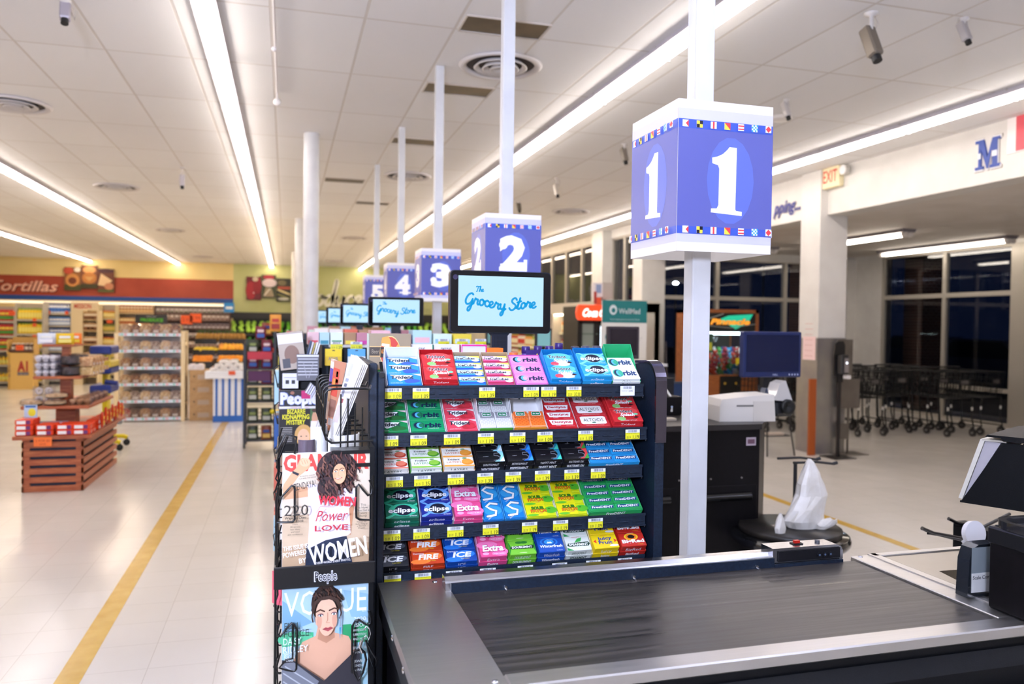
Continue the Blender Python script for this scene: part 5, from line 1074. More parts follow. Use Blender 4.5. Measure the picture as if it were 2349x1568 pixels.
# ================================================================ lanes two to five
pal=['e8b8c0','b8dce8','d8ece0','b08a6a','c890a0','e07058','e8d040','f0ece8','8ac0d8']
for k,(yk) in enumerate((3.98,5.98,8.05,10.1)):
    nm=('two','three','four','five')[k]
    t=thing('candy_rack','black candy rack of lane %s seen over the nearer racks'%nm,'candy rack',(0,yk,0),group='candy racks of the further lanes')
    q=MB(); q.box(.20,.99,.0,.76,0,1.46,M_blackpow); q.build('body',t)
    q=MB(); q.box(.19,1.0,-.015,.77,1.50,1.512,mat('cfcac6',.5)); q.box(.20,.99,.0,.76,1.46,1.50,M_blackpow);q.build('top_deck',t)
    q=MB(); q.box(.17,.20,-.03,.44,0,1.513,M_navy); q.build('end_panel',t)
    q=MB(); q.box(.20,.99,-.012,-.006,1.38,1.495,M_blackpow); q.build('peg_panel',t)
    if k==0:
        lst=[(705,733,'e8c0c4','pink and white'),(733,757,'b8d8e0','light blue wave'),(758,788,'e0ece4','white and green'),(790,818,'a8805c','brown'),(818,846,'c08090','brown and magenta')]
    else: 
        n=6; lst=None
    if lst:
        for a,c,cl,wd_ in lst:
            x0=at(a,785,Y=yk+.02).x; x1=at(c,785,Y=yk+.02).x
            carton(x0,x1-.003,yk+.02,.12,.06,[('r',.1,.05,.9,.35,{'e8c0c4':'d84050','b8d8e0':'3a90a8','e0ece4':'2a8a50','a8805c':'e0c840','c08090':'c83a9a'}[cl])],cl,wd_+' candy carton on top of the lane two rack',z=1.5125,group='cartons on the lane two rack')
    for j in range(0,7 if k else 5):
        random.seed(k*10+j); x0=(.43 if k==0 else .21)+j*.11
        carton(x0,x0+.10,yk+.2,.15,.05+.025*random.random(),[('r',.1,.1,.9,.5,random.choice(pal))],random.choice(pal),'candy carton number %s from the aisle on the lane %s rack'%(('one','two','three','four','five','six','seven')[j],nm) ,z=1.5125,group='cartons on the further racks')
    # magazine side of the lane
    r=thing('magazine_rack','black wire magazine rack at the aisle end of lane %s'%nm,'magazine rack',(0,yk,0),group='magazine racks of the further lanes')
    q=MB(); q.box(-.02,.17,.0,.02,.15,1.40,M_blackpow); q.box(-.03,.17,-.16,0,1.0,1.05,M_blackpl); q.build('back_panel',r)
    q=MB(); q.box(-.03,.15,-.185,-.155,1.312,1.50,M_blackpow); q.box(-.03,.15,-.17,.0,1.312,1.33,M_blackpow); q.build('holder_bracket',r)
    for z0 in(.55,.75,.95,1.15,1.32):
        q=MB(); q.tube([(-.03,-.17,z0+.10),(-.05,-.17,z0+.08),(-.035,-.17,z0),(.17,-.17,z0)],.003,M_wire); q.build('wire_loop',r)
        q=MB(); q.tube([(-.035,-.17,z0),(-.035,.35,z0)],.003,M_wire); q.build('wire_loop',r)
    q=MB(); q.box(-.025,.0,.02,.38,.4,1.42,M_blackpow); q.build('side_panel',r)
    random.seed(50+k)
    for j,z0 in enumerate((.60,.80,1.20)):
        if k==0 and z0==1.20: continue
        c1,c2,c3=random.choice(pal),random.choice(pal),random.choice(['c83040','2a5aa0','e8c030','f0f0f0'])
        magazine(.18,.24,[('r',0,0,1,1,c1),('e',.5,.4,.3,.3,c2),('r',.05,.82,.95,.95,c3),('r',.08,.1,.4,.14,'3a3a40'),('r',.08,.2,.35,.24,'3a3a40')],'magazine on the %s holder of the lane %s magazine rack'%(('lowest','middle','top')[j],nm),(-.02,yk-.14,z0),th=.01)
    for j in range(4):
        for z0 in(.5,.75,1.0,1.22):
            cl=random.choice(pal+['c83040','2a5aa0','4a3a50','e8c030'])
            q=MB(); q.box(-.052,-.032,0,.075,0,.16,cl); q.quad([(-.0525,.01,.02),(-.0525,.065,.02),(-.0525,.065,.09),(-.0525,.01,.09)][::-1],random.choice(pal))
            solo(q,'magazine','magazine on the aisle side of the lane %s rack, %s column, %s pocket'%(nm,('nearest','second','third','farthest')[j],{.5:'lowest',.75:'second',1.0:'third',1.22:'top'}[z0]),'magazine',(-.0,yk+.03+j*.085,z0),0,'aisle-side magazines of lane %s'%nm)
# people magazine
pp=CV(75,738,440,610)
peo=[('r',0,0,1,1,'1c1616'),('r',0,.80,1,1,'2a2420'),('r',0,.655,1,.70,'e8e4e2'),('t','CASTING NEW DETAILS',.5,.678,.022,'c03060',{'w':.7}),('t','People',.5,.85,.20,'f2f2f8',{'w':-.95,'b':.06,'o':'3a5aa8'}),
 ('r',.54,.84,.76,.99,'d8287a'),('e',.85,.93,.09,.05,'c89070'),('e',.72,.94,.04,.04,'c08868'),('e',.32,.95,.05,.03,'b87a60'),
 ('r',.76,.36,.98,.655,'4a6a3a'),('e',.86,.62,.06,.03,'4a2a20'),('p',[(.80,.36),(.80,.5),(.83,.58),(.92,.58),(.95,.5),(.94,.36)],'d09a78'),('p',[(.76,.2),(.78,.42),(.96,.42),(1,.2)],'ece4ea'),
 ('t','BIZARRE',.42,.605,.085,'f0e82c',{'w':-.44,'b':.03}),('t','KIDNAPPING',.41,.505,.085,'f0e82c',{'w':-.66,'b':.03}),('t','MYSTERY',.41,.405,.085,'f0e82c',{'w':-.46,'b':.03}),
 ('e',.60,.16,.22,.20,'d8a860'),('e',.60,.12,.15,.16,'f0c09a'),('e',.54,.14,.02,.01,'3a2a20'),('e',.67,.14,.02,.01,'3a2a20'),('s',[(.54,.05),(.6,.03),(.66,.05)],.02,'c04a40')]
for i in range(9): peo.append(('r',.04,.30-.032*i,.32,.31-.032*i,'b8b4b0'))
magazine(.184,.25,peo,'black celebrity magazine with yellow headline on the lane two rack',(-.028,3.80,1.055),th=.01,lean=0)
# clear leaflet holders
def holder(px0,py0,px1,py1,Y,ops,label,leaflets=True):
    a=at(px0,py0,Y=Y); c=at(px1,py1,Y=Y); w=c.x-a.x; h=a.z-c.z
    t=thing('leaflet_holder',label,'leaflet holder',(a.x,Y,c.z),group='leaflet holders on the aisle ends')
    q=MB(); q.box(0,w,0,.003,0,h,'4a4a52'); q.art(FRONT(0,0,0),w,h,ops,dz=.0006,z0=.001); q.build('front_plate',t)
    q=MB(); q.box(0,w,.06,.063,0,h*1.25,M_blackpl); q.box(0,.003,0,.06,0,h,M_plast); q.box(w-.003,w,0,.06,0,h,M_plast); q.build('shell',t)
    return a,c
holder(681,812,731,872,3.728,[('r',0,.9,1,.98,'e0e0e4'),('r',0,.0,1,.9,'6a6a72')]+[('r',.05,.2+.12*k,.95,.24+.12*k,'d0d0d6') for k in range(6)]+[('s',[(.3,.7),(.45,.1)],.02,'b0b0b8'),('s',[(.75,.7),(.55,.1)],.02,'b0b0b8')],'grey clear-fronted leaflet holder beside lane two newspapers')
holder(648,856,684,890,3.728,[('r',0,0,1,1,'e4e4e8'),('r',.2,.3,.42,.55,'2a2a30'),('r',.58,.3,.8,.55,'2a2a30'),('r',.1,.7,.9,.75,'b0b0b6')],'white square sign holder above the yellow headline magazine')
holder(664,790,690,828,5.728,[('r',0,0,1,1,'6a6a72'),('r',.1,.0,.3,.9,'d8e8f4')],'second grey leaflet holder further along the aisle')
def bundle(px,py,Y,w,h,n,cols,label,lean=.25):
    p=at(px,py,Y=Y); p.z=1.0505 if 1000<py else p.z; q=MB(); q.M=Euler((0,lean,0)).to_matrix().to_4x4()
    for i in range(n): q.box(i*w/n,(i+.7)*w/n,.0+.004*i,.10,0,h-.003*(i%3),cols[i%len(cols)])
    return solo(q,'newspaper',label,'newspaper',(p.x,Y,p.z),0,'newspaper bundles by the aisle')
bundle(703,815,3.745,.05,.07,5,['3a4a6a','d8d8dc','b8a050','efeff4','e4e4ec'],'leaflets standing in the grey holder of lane two')
bundle(669,792,5.745,.045,.09,5,['efeff4','d8d8e0','f4f4f8'],'white newspapers standing in the second holder')
bundle(655,770,7.80,.05,.06,4,['d8ccc8','b8b0b8','efe8e4'],'pale newspapers at the far lane three end')
bundle(700,900,3.74,.05,.05,5,['e8e8f0','c8c8d8'],'folded white papers right of the white sign holder',.5)
bundle(712,1012,3.72,.06,.12,7,['f0eef0','d8d4d8','e4d8e4'],'stack of open magazines leaning beside yellow headline magazine',.3)
magazine(.11,.17,[('r',0,0,1,1,'b8a898'),('r',0,.7,1,.95,'e8e4e8'),('e',.5,.4,.3,.25,'8a6a5a'),('r',.1,.05,.4,.3,'4a4a52')],'brown and white magazine leaning above the white sign holder',(at(645,850,Y=3.735).x,3.735,1.40),th=.02,lean=-.12)
magazine(.09,.14,[('r',0,0,1,1,'d8d0c8'),('r',0,.8,1,1,'c84a40'),('e',.4,.5,.3,.2,'6a5a50')],'magazine with red strip leaning by lane three',(at(652,830,Y=5.73).x,5.73,1.42),th=.02,lean=.1)
# peg items on lane two
for a,c,y0,y1,cl,c2,tx,lab in((746,784,800,838,'f0d020','e0b818','','yellow hanging medicine box on the lane two rack'),(798,838,800,838,'5aa8e0','e8e8f0','Midol','light blue hanging medicine box on the lane two rack')):
    A=at(a,y0,Y=3.9); C_=at(c,y1,Y=3.9); carton(A.x,C_.x,3.9,.03,A.z-C_.z,[('r',0,0,1,.55,c2),('r',.42,.88,.58,.94,'2a2a30'),('t',tx or 'ADVIL',.5,.42,.2,'2a4a90',{'w':.6})],cl,lab,z=C_.z,name='medicine_box')
for i,px in enumerate((758,804,1005,1048,1090)):
    p=at(px,800 if px<900 else 793,Y=3.955); price(p.x,p.z,'1.99' if i%2 else '1.29','yellow price tag on the lane two rack edge, %s from the aisle'%('first','second','third','fourth','fifth')[i],y=3.955,sc=1.35,group='price tags on the lane two rack')
# ================================================================ product prototypes for the far shelves
def jar(c,cap,h=.16,r=.04,lab=None):
    q=MB(); q.lathe([(r*.9,0),(r,.01),(r,h*.72),(r*.55,h*.86),(r*.55,h*.9)],mat(c,.3),n=10)
    if lab: q.lathe([(r*1.01,h*.15),(r*1.01,h*.6)],mat(lab,.4),n=10,cap=False)
    q.lathe([(r*.6,h*.88),(r*.6,h),(.0001,h)],mat(cap,.4),n=10); return q
def pouch(c,c2,w=.14,h=.2,d=.05,c3=None):
    q=MB(); n=6; vs=[];k=5
    for j in range(k):
        t=j/(k-1); dd=d*(.12+.88*math.sin(PI*min(max(t,.02),.98))**.6)
        for i in range(n):
            u=i/(n-1); e=dd*.5*(1-abs(2*u-1)**3)
            vs.append(((u-.5)*w,-e-.002,t*h))
    fs=[(j*n+i,j*n+i+1,(j+1)*n+i+1,(j+1)*n+i) for j in range(k-1) for i in range(n-1)]
    q.add(vs,fs,mat(c,.35),sm=True); q.add([(x,-y,z) for x,y,z in vs],[f_[::-1] for f_ in fs],mat(c,.35),sm=True)
    q.art(FRONT(-w/2,-d*.5-.003,0),w,h,[('r',.15,.15,.85,.45,c2),('r',.2,.55,.8,.75,c3 or 'f0f0ec')],dz=.001,z0=.0); return q
def cartonp(c,c2,w=.12,h=.16,d=.1,c3='f0f0f0'):
    q=MB(); q.box(-w/2,w/2,-d/2,d/2,0,h,c); q.art(FRONT(-w/2,-d/2,0),w,h,[('r',.1,.1,.9,.4,c2),('r',.15,.55,.85,.8,c3)],dz=.0008,z0=.001); return q
def loaf(c,c2,w=.13,h=.11,d=.26):
    q=MB(); random.seed(len(c)+int(c,16)%97)
    m=noisy('bread_bag_'+c,c,c2,38,.25,0,0,coat=.6); pts=[(-w/2,0),(w/2,0),(w*.52,h*.55),(w*.45,h*.85),(w*.2,h),(-w*.2,h),(-w*.45,h*.85),(-w*.52,h*.55)]
    q.prism(pts,-d/2,d/2,m,FRONT(0,0,0)); q.quad([(-w*.25,-d/2-.001,h*.15),(w*.25,-d/2-.001,h*.15),(w*.22,-d/2-.001,h*.42),(-w*.22,-d/2-.001,h*.42)],'d8ccc0')
    q.prism([(-w*.12,h*.4),(w*.12,h*.4),(w*.2,h*.8),(-w*.2,h*.8)],d/2,d/2+.05,m,FRONT(0,0,0)); return q
def fruit(c,r=.04,c2=None,sz=1): q=MB(); q.ball((0,0,r*sz),r,mat(c,.45),10,sz=sz); return q
PROT={}
def item(key,builder,name,label,cat,loc,rz,group,parent=None):
    if key not in PROT:
        q=builder(); o=q.build(name,None,loc,rz); PROT[key]=(o.data,name)
        return tag(o,label,cat,group)
    me,nm=PROT[key]; o=bpy.data.objects.new(name,me); col.objects.link(o); o.location=loc; o.rotation_euler=(0,0,rz)
    return tag(o,label,cat,group)
def shelving(x0,x1,y,zs,depth,label,cf='b8b09e',back='b8ac98',top=None,rz=0):
    t=thing('store_shelf',label,'store shelf',((x0+x1)/2,y,0)); w=x1-x0; top=top or zs[-1]+.35
    q=MB(); q.box(-w/2,w/2,depth-.02,depth,0,top,back); q.build('back_panel',t)
    for z in zs: q=MB(); q.box(-w/2,w/2,0,depth-.02,z-.03,z,cf); q.box(-w/2,w/2,-.01,0,z-.045,z+.0,cf); q.build('shelf',t)
    for sx in(-1,1): q=MB(); q.box(sx*w/2-.015,sx*w/2+.015,0,depth,0,top,cf); q.build('side_panel',t)
    return t
NTH=['first','second','third','fourth','fifth','sixth','seventh','eighth','ninth','tenth','eleventh','twelfth','thirteenth','fourteenth','fifteenth','sixteenth','seventeenth']
def fill(x0,x1,y,z,n,key,builder,name,label,cat,group,rows=1,jit=.0,dy=.09):
    for r_ in range(rows):
        for i in range(n):
            x=x0+(i+.5)*(x1-x0)/n; item(key,builder,name,label+', %s from left'%NTH[i],cat,(x+random.uniform(-jit,jit),y+r_*dy+random.uniform(-jit,jit),z),0,group)
WN=('lowest','second lowest','third','fourth','fifth','sixth')
# aisle shelves at the far left (front plane Y 21.5)
Y=21.5
def PX(px,Y,py=750): return at(px,py,Y=Y).x
# red bags and yellow jars
x0,x1=PX(-45,Y),PX(33,Y); zs=[.12,.52,.87,1.22,1.57]; shelving(x0,x1,Y,zs,.45,'store shelf of red and green bags at the far left edge')
for i,z in enumerate(zs):
    if i<2: fill(x0+.05,x1-.03,Y+.08,z,7,'jarY',lambda:jar('e8b820','d8c020',.2,.05,'e0d870'),'jar','yellow jar on the %s shelf at the far left edge'%WN[i],'jar','yellow jars at the left edge')
    else: fill(x0+.05,x1-.03,Y+.08,z,7,'bagR',lambda:pouch('c42a20','4a8a30',.13,.27,.05,'e8d040'),'snack_bag','red bag on the %s shelf at the far left edge'%WN[i],'bag','red bags at the left edge')
x0,x1=PX(36,Y),PX(98,Y); zs=[.12,.55,.92,1.27,1.62]; shelving(x0,x1,Y,zs,.45,'store shelf packed with yellow squeeze bottles',top=2.0)
for i,z in enumerate(zs): fill(x0+.03,x1-.03,Y+.08,z,8,'musty',lambda:jar('ecc81c','6a9a28' ,.26,.046,'f0e070'),'mustard_bottle','yellow bottle on the %s shelf of the yellow bottle bay'%WN[i],'bottle','yellow bottles on the far shelf')
x0,x1=PX(101,Y+.5),PX(163,Y+.5); zs=[.12,.5,.85,1.18,1.48,1.78]; shelving(x0,x1,Y+.5,zs,.45,'store shelf of blue and white tubs left of cardboard tortilla stand',top=2.05)
for i,z in enumerate(zs): fill(x0+.03,x1-.03,Y+.56,z,7,'mayo%d'%(i%2),(lambda:jar('e8ecf4','2c5ab0',.22,.05,'4a7ac8')) if i%2 else (lambda:cartonp('5a8ac8','e8f0f8',.1,.2,.08)),'jar' if i%2 else 'carton','blue and white tub on the %s shelf of the blue bay'%WN[i],'tub','blue and white tubs on the far shelf')
def ptag(px,py,Y,w,h,label,c='f2622a',txt=None,ob=None):
    p=at(px,py,Y=Y); q=MB(); q.box(-w/2,w/2,0,.006,-h/2,h/2,mat(c,.5)); 
    q.art(FRONT(-w/2,0,-h/2),w,h,[('t',txt or 'SALE',.5,.5,.4,'a83410',{'w':.8})],dz=.001,z0=.001)
    solo(q,'sale_tag',label,'sale tag',p,0,'orange sale tags')
for i,(px,py,l) in enumerate(((27,718,'orange sale tag high on the far left shelf'),(108,716,'orange sale tag at top of the blue tub shelf'),(153,717,'small orange sale tag beside the cardboard stand'),(79,733,'small orange tag on the yellow bottle shelf, upper'),(79,745,'small orange tag on the yellow bottle shelf, second'),(79,772,'small orange tag on the yellow bottle shelf, third'),(251,737,'orange sale tag on the olive jar shelf'))):
    ptag(px,py,Y-.0165 if px<100 else (Y+.4835 if px<200 else 23.9835),.14 if px in(27,108,251) else .08,.10 if px in(27,108) else .08,l)
# cardboard sauce display A1
pA=at(22,892,Z=0); pB=at(78,892,Z=0); Yd=20.55; x0=pA.x; w=pB.x-pA.x
t=thing('cardboard_display','tan cardboard floor display with large red letters at left','display stand',(x0,Yd,0))
q=MB(); q.box(0,w,0,.4,0,.86,'d8b060'); q.box(.0,.05,-.002,0,0,.86,'c49a48'); q.art(FRONT(0,0,0),w,.86,[('t','A1',.58,.62,.26,'a82a24',{'w':-.42,'b':.05}),('r',.38,.38,.82,.46,'3a3a5a'),('t','STEAK SAUCE',.6,.42,.05,'d8d0c0',{'w':.38}),('t','A1 A1 A1',.07,.5,.06,'3a3a5a',{'rot':PI/2})],dz=.004,z0=.004); q.build('carton_body',t)
q=MB(); q.box(0,w,.36,.38,.86,1.2,'c8a058'); q.box(-.02,0,0,.4,.8,1.15,'c8a058'); q.box(w,w+.02,0,.4,.8,1.15,'c8a058'); q.box(0,w,.0,.02,.84,.92,'5a3a2a'); q.build('tray',t)
for r_ in range(2): fill(x0+.03,x0+w-.03,Yd+.1+r_*.12,.862,5,'a1b',lambda:jar('4a2418','e8e0d0',.2,.035,'e8e0d0'),'sauce_bottle','dark sauce bottle in the tan cardboard display','bottle','bottles in the tan cardboard display')
ptag(45,797,Yd-.02,.16,.12,'orange sale tag on top of the tan cardboard display')
# tortilla cardboard rack
Ym=21.9; x0=PX(163,Ym); x1=PX(226,Ym)
t=thing('cardboard_display','cream cardboard tortilla rack with red-lettered header board','display stand',(x0,Ym,0)); w=x1-x0
q=MB(); q.box(.0,w,.0,.04,1.86,2.06,'dcc8a0'); q.art(FRONT(0,0,1.86),w,.2,[('t','MISSION',.42,.5,.6,'c03a28',{'w':-.62,'b':.02})],dz=.004,z0=.004); q.build('header_board',t)
q=MB(); q.box(0,.26,0,.5,0,1.86,'d8c49a'); q.box(w-.04,w,0,.5,0,1.86,'d8c49a'); q.box(.26,w,.46,.5,0,1.86,'b89c70'); q.build('frame',t)
for k,z in enumerate((.2,.6,1.0,1.35,1.62)):
    q=MB(); q.box(.26,w-.04,.0,.46,z-.02,z,'c8ac78'); q.build('shelf',t)
    fill(x0+.28,x0+w-.06,Ym+.12,z,3,'tort',lambda:pouch('c8a070','8a5a38',.2,.2,.08,'e8dcc0'),'tortilla_pack','tortilla pack on the %s shelf of the cream cardboard rack'%WN[k],'food pack','tortilla packs in the cardboard rack')
# jars bay, bakery boxes, packaged produce
Yj=24; x0,x1=PX(228,Yj),PX(265,Yj); zs=[.15,.55,.95,1.3,1.68]; shelving(x0,x1,Yj,zs,.4,'store shelf of olive jars left of bread rack',top=2.05,cf='c8b890')
for i,z in enumerate(zs): fill(x0+.03,x1-.03,Yj+.08,z,7,'olv%d'%(i%2),(lambda:jar('7a8030','5a2a1c',.24,.04,'d8c060')) if i%2 else (lambda:jar('d0a840','c03a24',.2,.045,'e8d890')),'jar','small jar on the %s shelf of the olive jar bay'%WN[i],'jar','jars on the olive jar bay')
Ye=28.6; x0,x1=PX(265,Ye),PX(352,Ye); zs=[.3,.7,1.1,1.5,1.88]; shelving(x0,x1,Ye,zs,.4,'store shelf of pastry boxes above the bread rack',top=2.2,cf='c8b088')
for i,z in enumerate(zs): fill(x0+.03,x1-.03,Ye+.1,z,11,'pas%d'%(i%3),[lambda:cartonp('d8a868','a84a28',.11,.2,.1,'f0e0b0'),lambda:cartonp('b86a48','e8c890',.11,.24,.1,'f0e0c0'),lambda:cartonp('e0c088','8a4a3a',.11,.18,.1,'d8584a')][i%3],'pastry_box','pastry box on the %s shelf above the bread rack'%WN[i],'box','pastry boxes on the far wall')
x0,x1=PX(354,Ye),PX(528,Ye); zs=[.35,.75,1.08,1.38,1.66,1.90]; shelving(x0,x1,Ye,zs,.4,'cooler wall of packaged mushrooms and vegetables',top=2.16,cf='5a3a2e',back='6a5a50')
for i,z in enumerate(zs): fill(x0+.03,x1-.03,Ye+.1,z,16,'vegp%d'%(i%3),[lambda:cartonp('8a7a80','c8c0c4',.13,.16,.1,'5a4a50'),lambda:cartonp('c8b0a0','7a5a58',.13,.18,.1,'e8e0dc'),lambda:cartonp('b8a8a8','5a6a4a',.13,.14,.1,'d8d0cc')][i%3],'produce_pack','packaged vegetable tray on the %s shelf of the cooler wall'%WN[i],'food pack','packaged vegetables on the cooler wall')
q=MB(); p=at(347,730,Y=26); q.box(-.45,.45,0,.03,-.15,.12,'2c2e34'); q.art(FRONT(-.45,0,-.15),.9,.27,[('t','fresh local',.5,.78,.16,'c8ccd0',{'w':.4}),('t','PRODUCE',.52,.38,.36,'5ac02a',{'w':.7,'b':.03})],dz=.004,z0=.004); q.box(-.02,.02,.01,.03,-p.z,-.1,'2c2e34'); solo(q,'produce_sign','dark sign with green lettering above the bread rack','sign',p)
for px,py,l in((428,733,'large orange sale card left of the pair above the bread rack right end'),(449,729,'large orange sale card right of the pair above bread rack right end')): ptag(px,py,28.5835,.36,.30,l,txt='2.99')
b=MB(); b.box(PX(-60,28.3),XG+.1,28.2,28.5,2.13,2.2,mat('f4ead0',.5,emis=.6)); 
solo(b,'cooler_light','long white lit valance under the blue wall band','light strip',(0,0,0))
q=MB(); p=at(525,705,Y=28.0); q.box(-.16,.16,0,.2,-.16,.16,'2a86d0'); q.box(-.1,.12,-.003,0,-.05,.03,'e8eef4'); q.box(-.02,.02,.2,1.70,-.02,.02,'8a8a8c'); solo(q,'aisle_marker','small blue hanging marker at the corner of cream and green walls','sign',p)
# produce wall
x0=PX(528,29.0); x1=XF-.6
t=thing('produce_cooler','long black produce cooler along the green wall','cooler',(x0,28.7,0)); w=x1-x0
q=MB(); q.box(0,w,0,.9,1.80,1.95,'1a1a1a'); q.box(0,w,-.02,.01,1.735,1.95,'1a1a1a'); q.build('canopy',t); q=MB(); q.box(.05,w-.05,.06,.14,1.765,1.80,mat('f4f0e0',.5,emis=7)); q.build('added_canopy_glow',t)  # glowing strip added to brighten the greens, hidden behind the canopy lip
for k,(z,yy) in enumerate(((1.20,.45),(.85,.25),(.5,.05))):
    q=MB(); q.add([(0,yy,z),(w,yy,z),(w,yy+.4,z+(.34 if k==0 else .22)),(0,yy+.4,z+(.34 if k==0 else .22)),(0,yy,z-.06),(w,yy,z-.06)],[(0,1,2,3),(4,5,1,0)],mat('1c1e1c',.5)); q.build('tier',t)
q=MB(); q.box(0,w,0.0,.9,0,.45,'1a1a1a'); q.build('base',t)
for k in range(14):
    q=MB(); q.box(.5+k*.58,.56+k*.58,-.004,0,1.86,1.89,mat('8ac0a0',.5,emis=.8)); q.build('canopy_label',t)
gcols=[('cabbage','b0d850',.085),('lettuce','6ab02c',.075),('greens','3a8a24',.07),('cucumber','2a6a24',.05),('leafy','58a838',.08)]
for k,(z,yy) in enumerate(((1.20,.45),(.85,.25),(.5,.05))):
    for r_ in range(4 if k==0 else 2):
        n=34 if k==0 else 30
        for i in range(n):
            x=x0+.1+(w-.2)*i/n; seg=int(6*i/n); nm_,c_,rad=gcols[(seg+k*2)%5] if not (k==0 and seg==0) else gcols[0]
            if k==2: nm_,c_,rad=[('orange','e8901c',.06),('apple','b83020',.06),('lemon','e8c828',.05)][seg%3]
            if k==1 and seg>3: nm_,c_,rad=('tomato','c84a28',.055)
            item('fr'+c_,lambda c_=c_,rad=rad:fruit(c_,rad,sz=.85),{'greens':'leafy_greens','leafy':'leafy_greens'}.get(nm_,nm_),'%s in the %s tier of the long produce cooler'%({'cabbage':'pale green cabbage','lettuce':'bright green lettuce','greens':'dark green leafy bunch','cucumber':'dark green cucumber bunch','leafy':'green leafy bunch','orange':'orange fruit','apple':'red apple','lemon':'yellow lemon','tomato':'red tomato'}[nm_],('upper','middle','lower')[k]),'vegetable' if k<2 else 'fruit',(x+random.uniform(-.04,.04),28.7+yy+.05+r_*(.105 if k==0 else .13),z+.04+r_*(.093 if k==0 else .072)),random.random()*6,'%s heap in the long cooler'%nm_)
# produce tables with bananas, mangoes and oranges
for x0,x1,lab in((PX(437,17),PX(491,17),'black produce table of bananas and oranges left'),(PX(495,17),PX(560,17),'black produce table of mangoes and oranges right')):
    t=thing('produce_table',lab,'produce table',(x0,17,0)); w=x1-x0-.02
    for k,(z,yy) in enumerate(((.76,0),(.98,.4),(1.2,.8))):
        q=MB(); q.box(0,w,yy,yy+.4,z-.05,z,'1c1a18'); q.box(0,w,yy-.02,yy,z-.06,z+.05,'1c1a18'); q.build('tier',t)
    q=MB(); q.box(0,w,0,1.2,0,.70,'241e1a'); q.build('base',t)
def heap(x0,x1,y,z,cols,n,rows,r,nm,lab,cat,grp,sz=1.0):
    for r_ in range(rows):
        for i in range(n):
            c_=random.choice(cols); item('hp'+c_+str(r)+str(sz),lambda c_=c_:fruit(c_,r,sz=sz),nm,lab,cat,(x0+r+(x1-x0-2*r)*i/max(n-1,1)+random.uniform(-.01,.01),y+.05+.09*r_,z+.045*r_+random.uniform(0,.01)),random.random()*6,grp)
a0,a1,b0,b1=PX(437,17)+.02,PX(491,17)-.03,PX(495,17)+.02,PX(560,17)-.03
heap(a0,a1,17,.762,['f0951c','e88a18'],9,3,.036,'orange','orange on the left produce table','orange','oranges on the left table')
heap(b0,b1,17,.762,['f0951c','f4a428'],10,3,.036,'orange','orange on the right produce table','orange','oranges on the right table')
heap(b0,b1,17.4,.982,['eeb024','e8a028','d8903a'],6,2,.06,'mango','yellow mango on the right produce table','mango','mangoes on the right table',1.1)
for i in range(9):
    def ban():
        q=MB(); 
        for k in range(4): q.tube([(-.09+.0*k,-.03+.02*k,.03),(-.04,-.035+.022*k,.055),(.03,-.03+.02*k,.055),(.09,-.02+.01*k,.02)],.017,mat('e0c030',.5),7)
        return q
    item('banana',ban,'banana_bunch','banana bunch on the left produce table','banana',(a0+.08+.11*(i%5)*.85,17.45+.16*(i//5),.985+.03*(i//5)),random.uniform(-.5,.5)+.3,'banana bunches')
for i in range(12):
    def pine():
        q=MB(); q.lathe([(.03,0),(.06,.05),(.06,.13),(.03,.17)],mat('a87a34',.7),n=9)
        for k in range(9):
            a=k*2.4; q.add([(.012*math.cos(a),.012*math.sin(a),.16),(.012*math.cos(a+1.5),.012*math.sin(a+1.5),.16),(.07*math.cos(a+.7),.07*math.sin(a+.7),.24+.02*(k%3))],[(0,1,2)],'4a6a34')
        return q
    item('pineapple',pine,'pineapple','pineapple on the top tier behind the orange tables, %s from left'%NTH[i],'pineapple',(a0+(b1-a0)*(i+.5)/12,17.95,1.2),i,'pineapples on the top tier')
# ================================================================ bread rack
x0,x1=-2.58,-1.60; yb=13.75
t=thing('bread_rack','pine framed bread rack with six white-edged shelves','bread rack',(x0,yb,0)); w=x1-x0
for (x,yy,z1) in((0,.0,1.42),(w,.0,1.46),(0,.42,1.40),(w,.42,1.46)):
    q=MB(); q.box(x-.03,x+.03,yy-.02,yy+.02,0,z1,M_woodY,bev=.004); q.build('post',t)
for z in(.25,.75,1.25): q=MB(); q.box(w-.01,w+.02,0,.42,z-.03,z+.03,M_woodY); q.build('side_rail',t)
q=MB(); q.box(.0,w,.41,.425,.04,1.40,'cfc8c4'); q.build('back_panel',t)
bz=[.056,.335,.606,.870,1.142,1.406]
for z in bz: 
    q=MB(); q.box(.03,w-.03,0,.41,z-.02,z,'e0dcd8'); q.build('shelf',t)
    q=MB(); q.box(.03,w-.03,-.008,0,z-.035,z+.012,mat('dce8f4',.3)); 
    for k in range(6): q.box(.03+(w-.06)*k/6+.04,.03+(w-.06)*k/6+.06,-.0095,-.008,z-.03,z+.008,'6ac8b0'); q.box(.03+(w-.06)*k/6+.08,.03+(w-.06)*k/6+.12,-.0095,-.008,z-.03,z+.008,'e8b8c0')
    q.build('price_strip',t)
lf=[('8a5a38','c8a47c'),('5f3c2a','b08460'),('b08a5c','dcc4a0'),('453028','94745e'),('9a7048','d4b890'),('705648','c4b0a0'),('962e30','d0a090')]
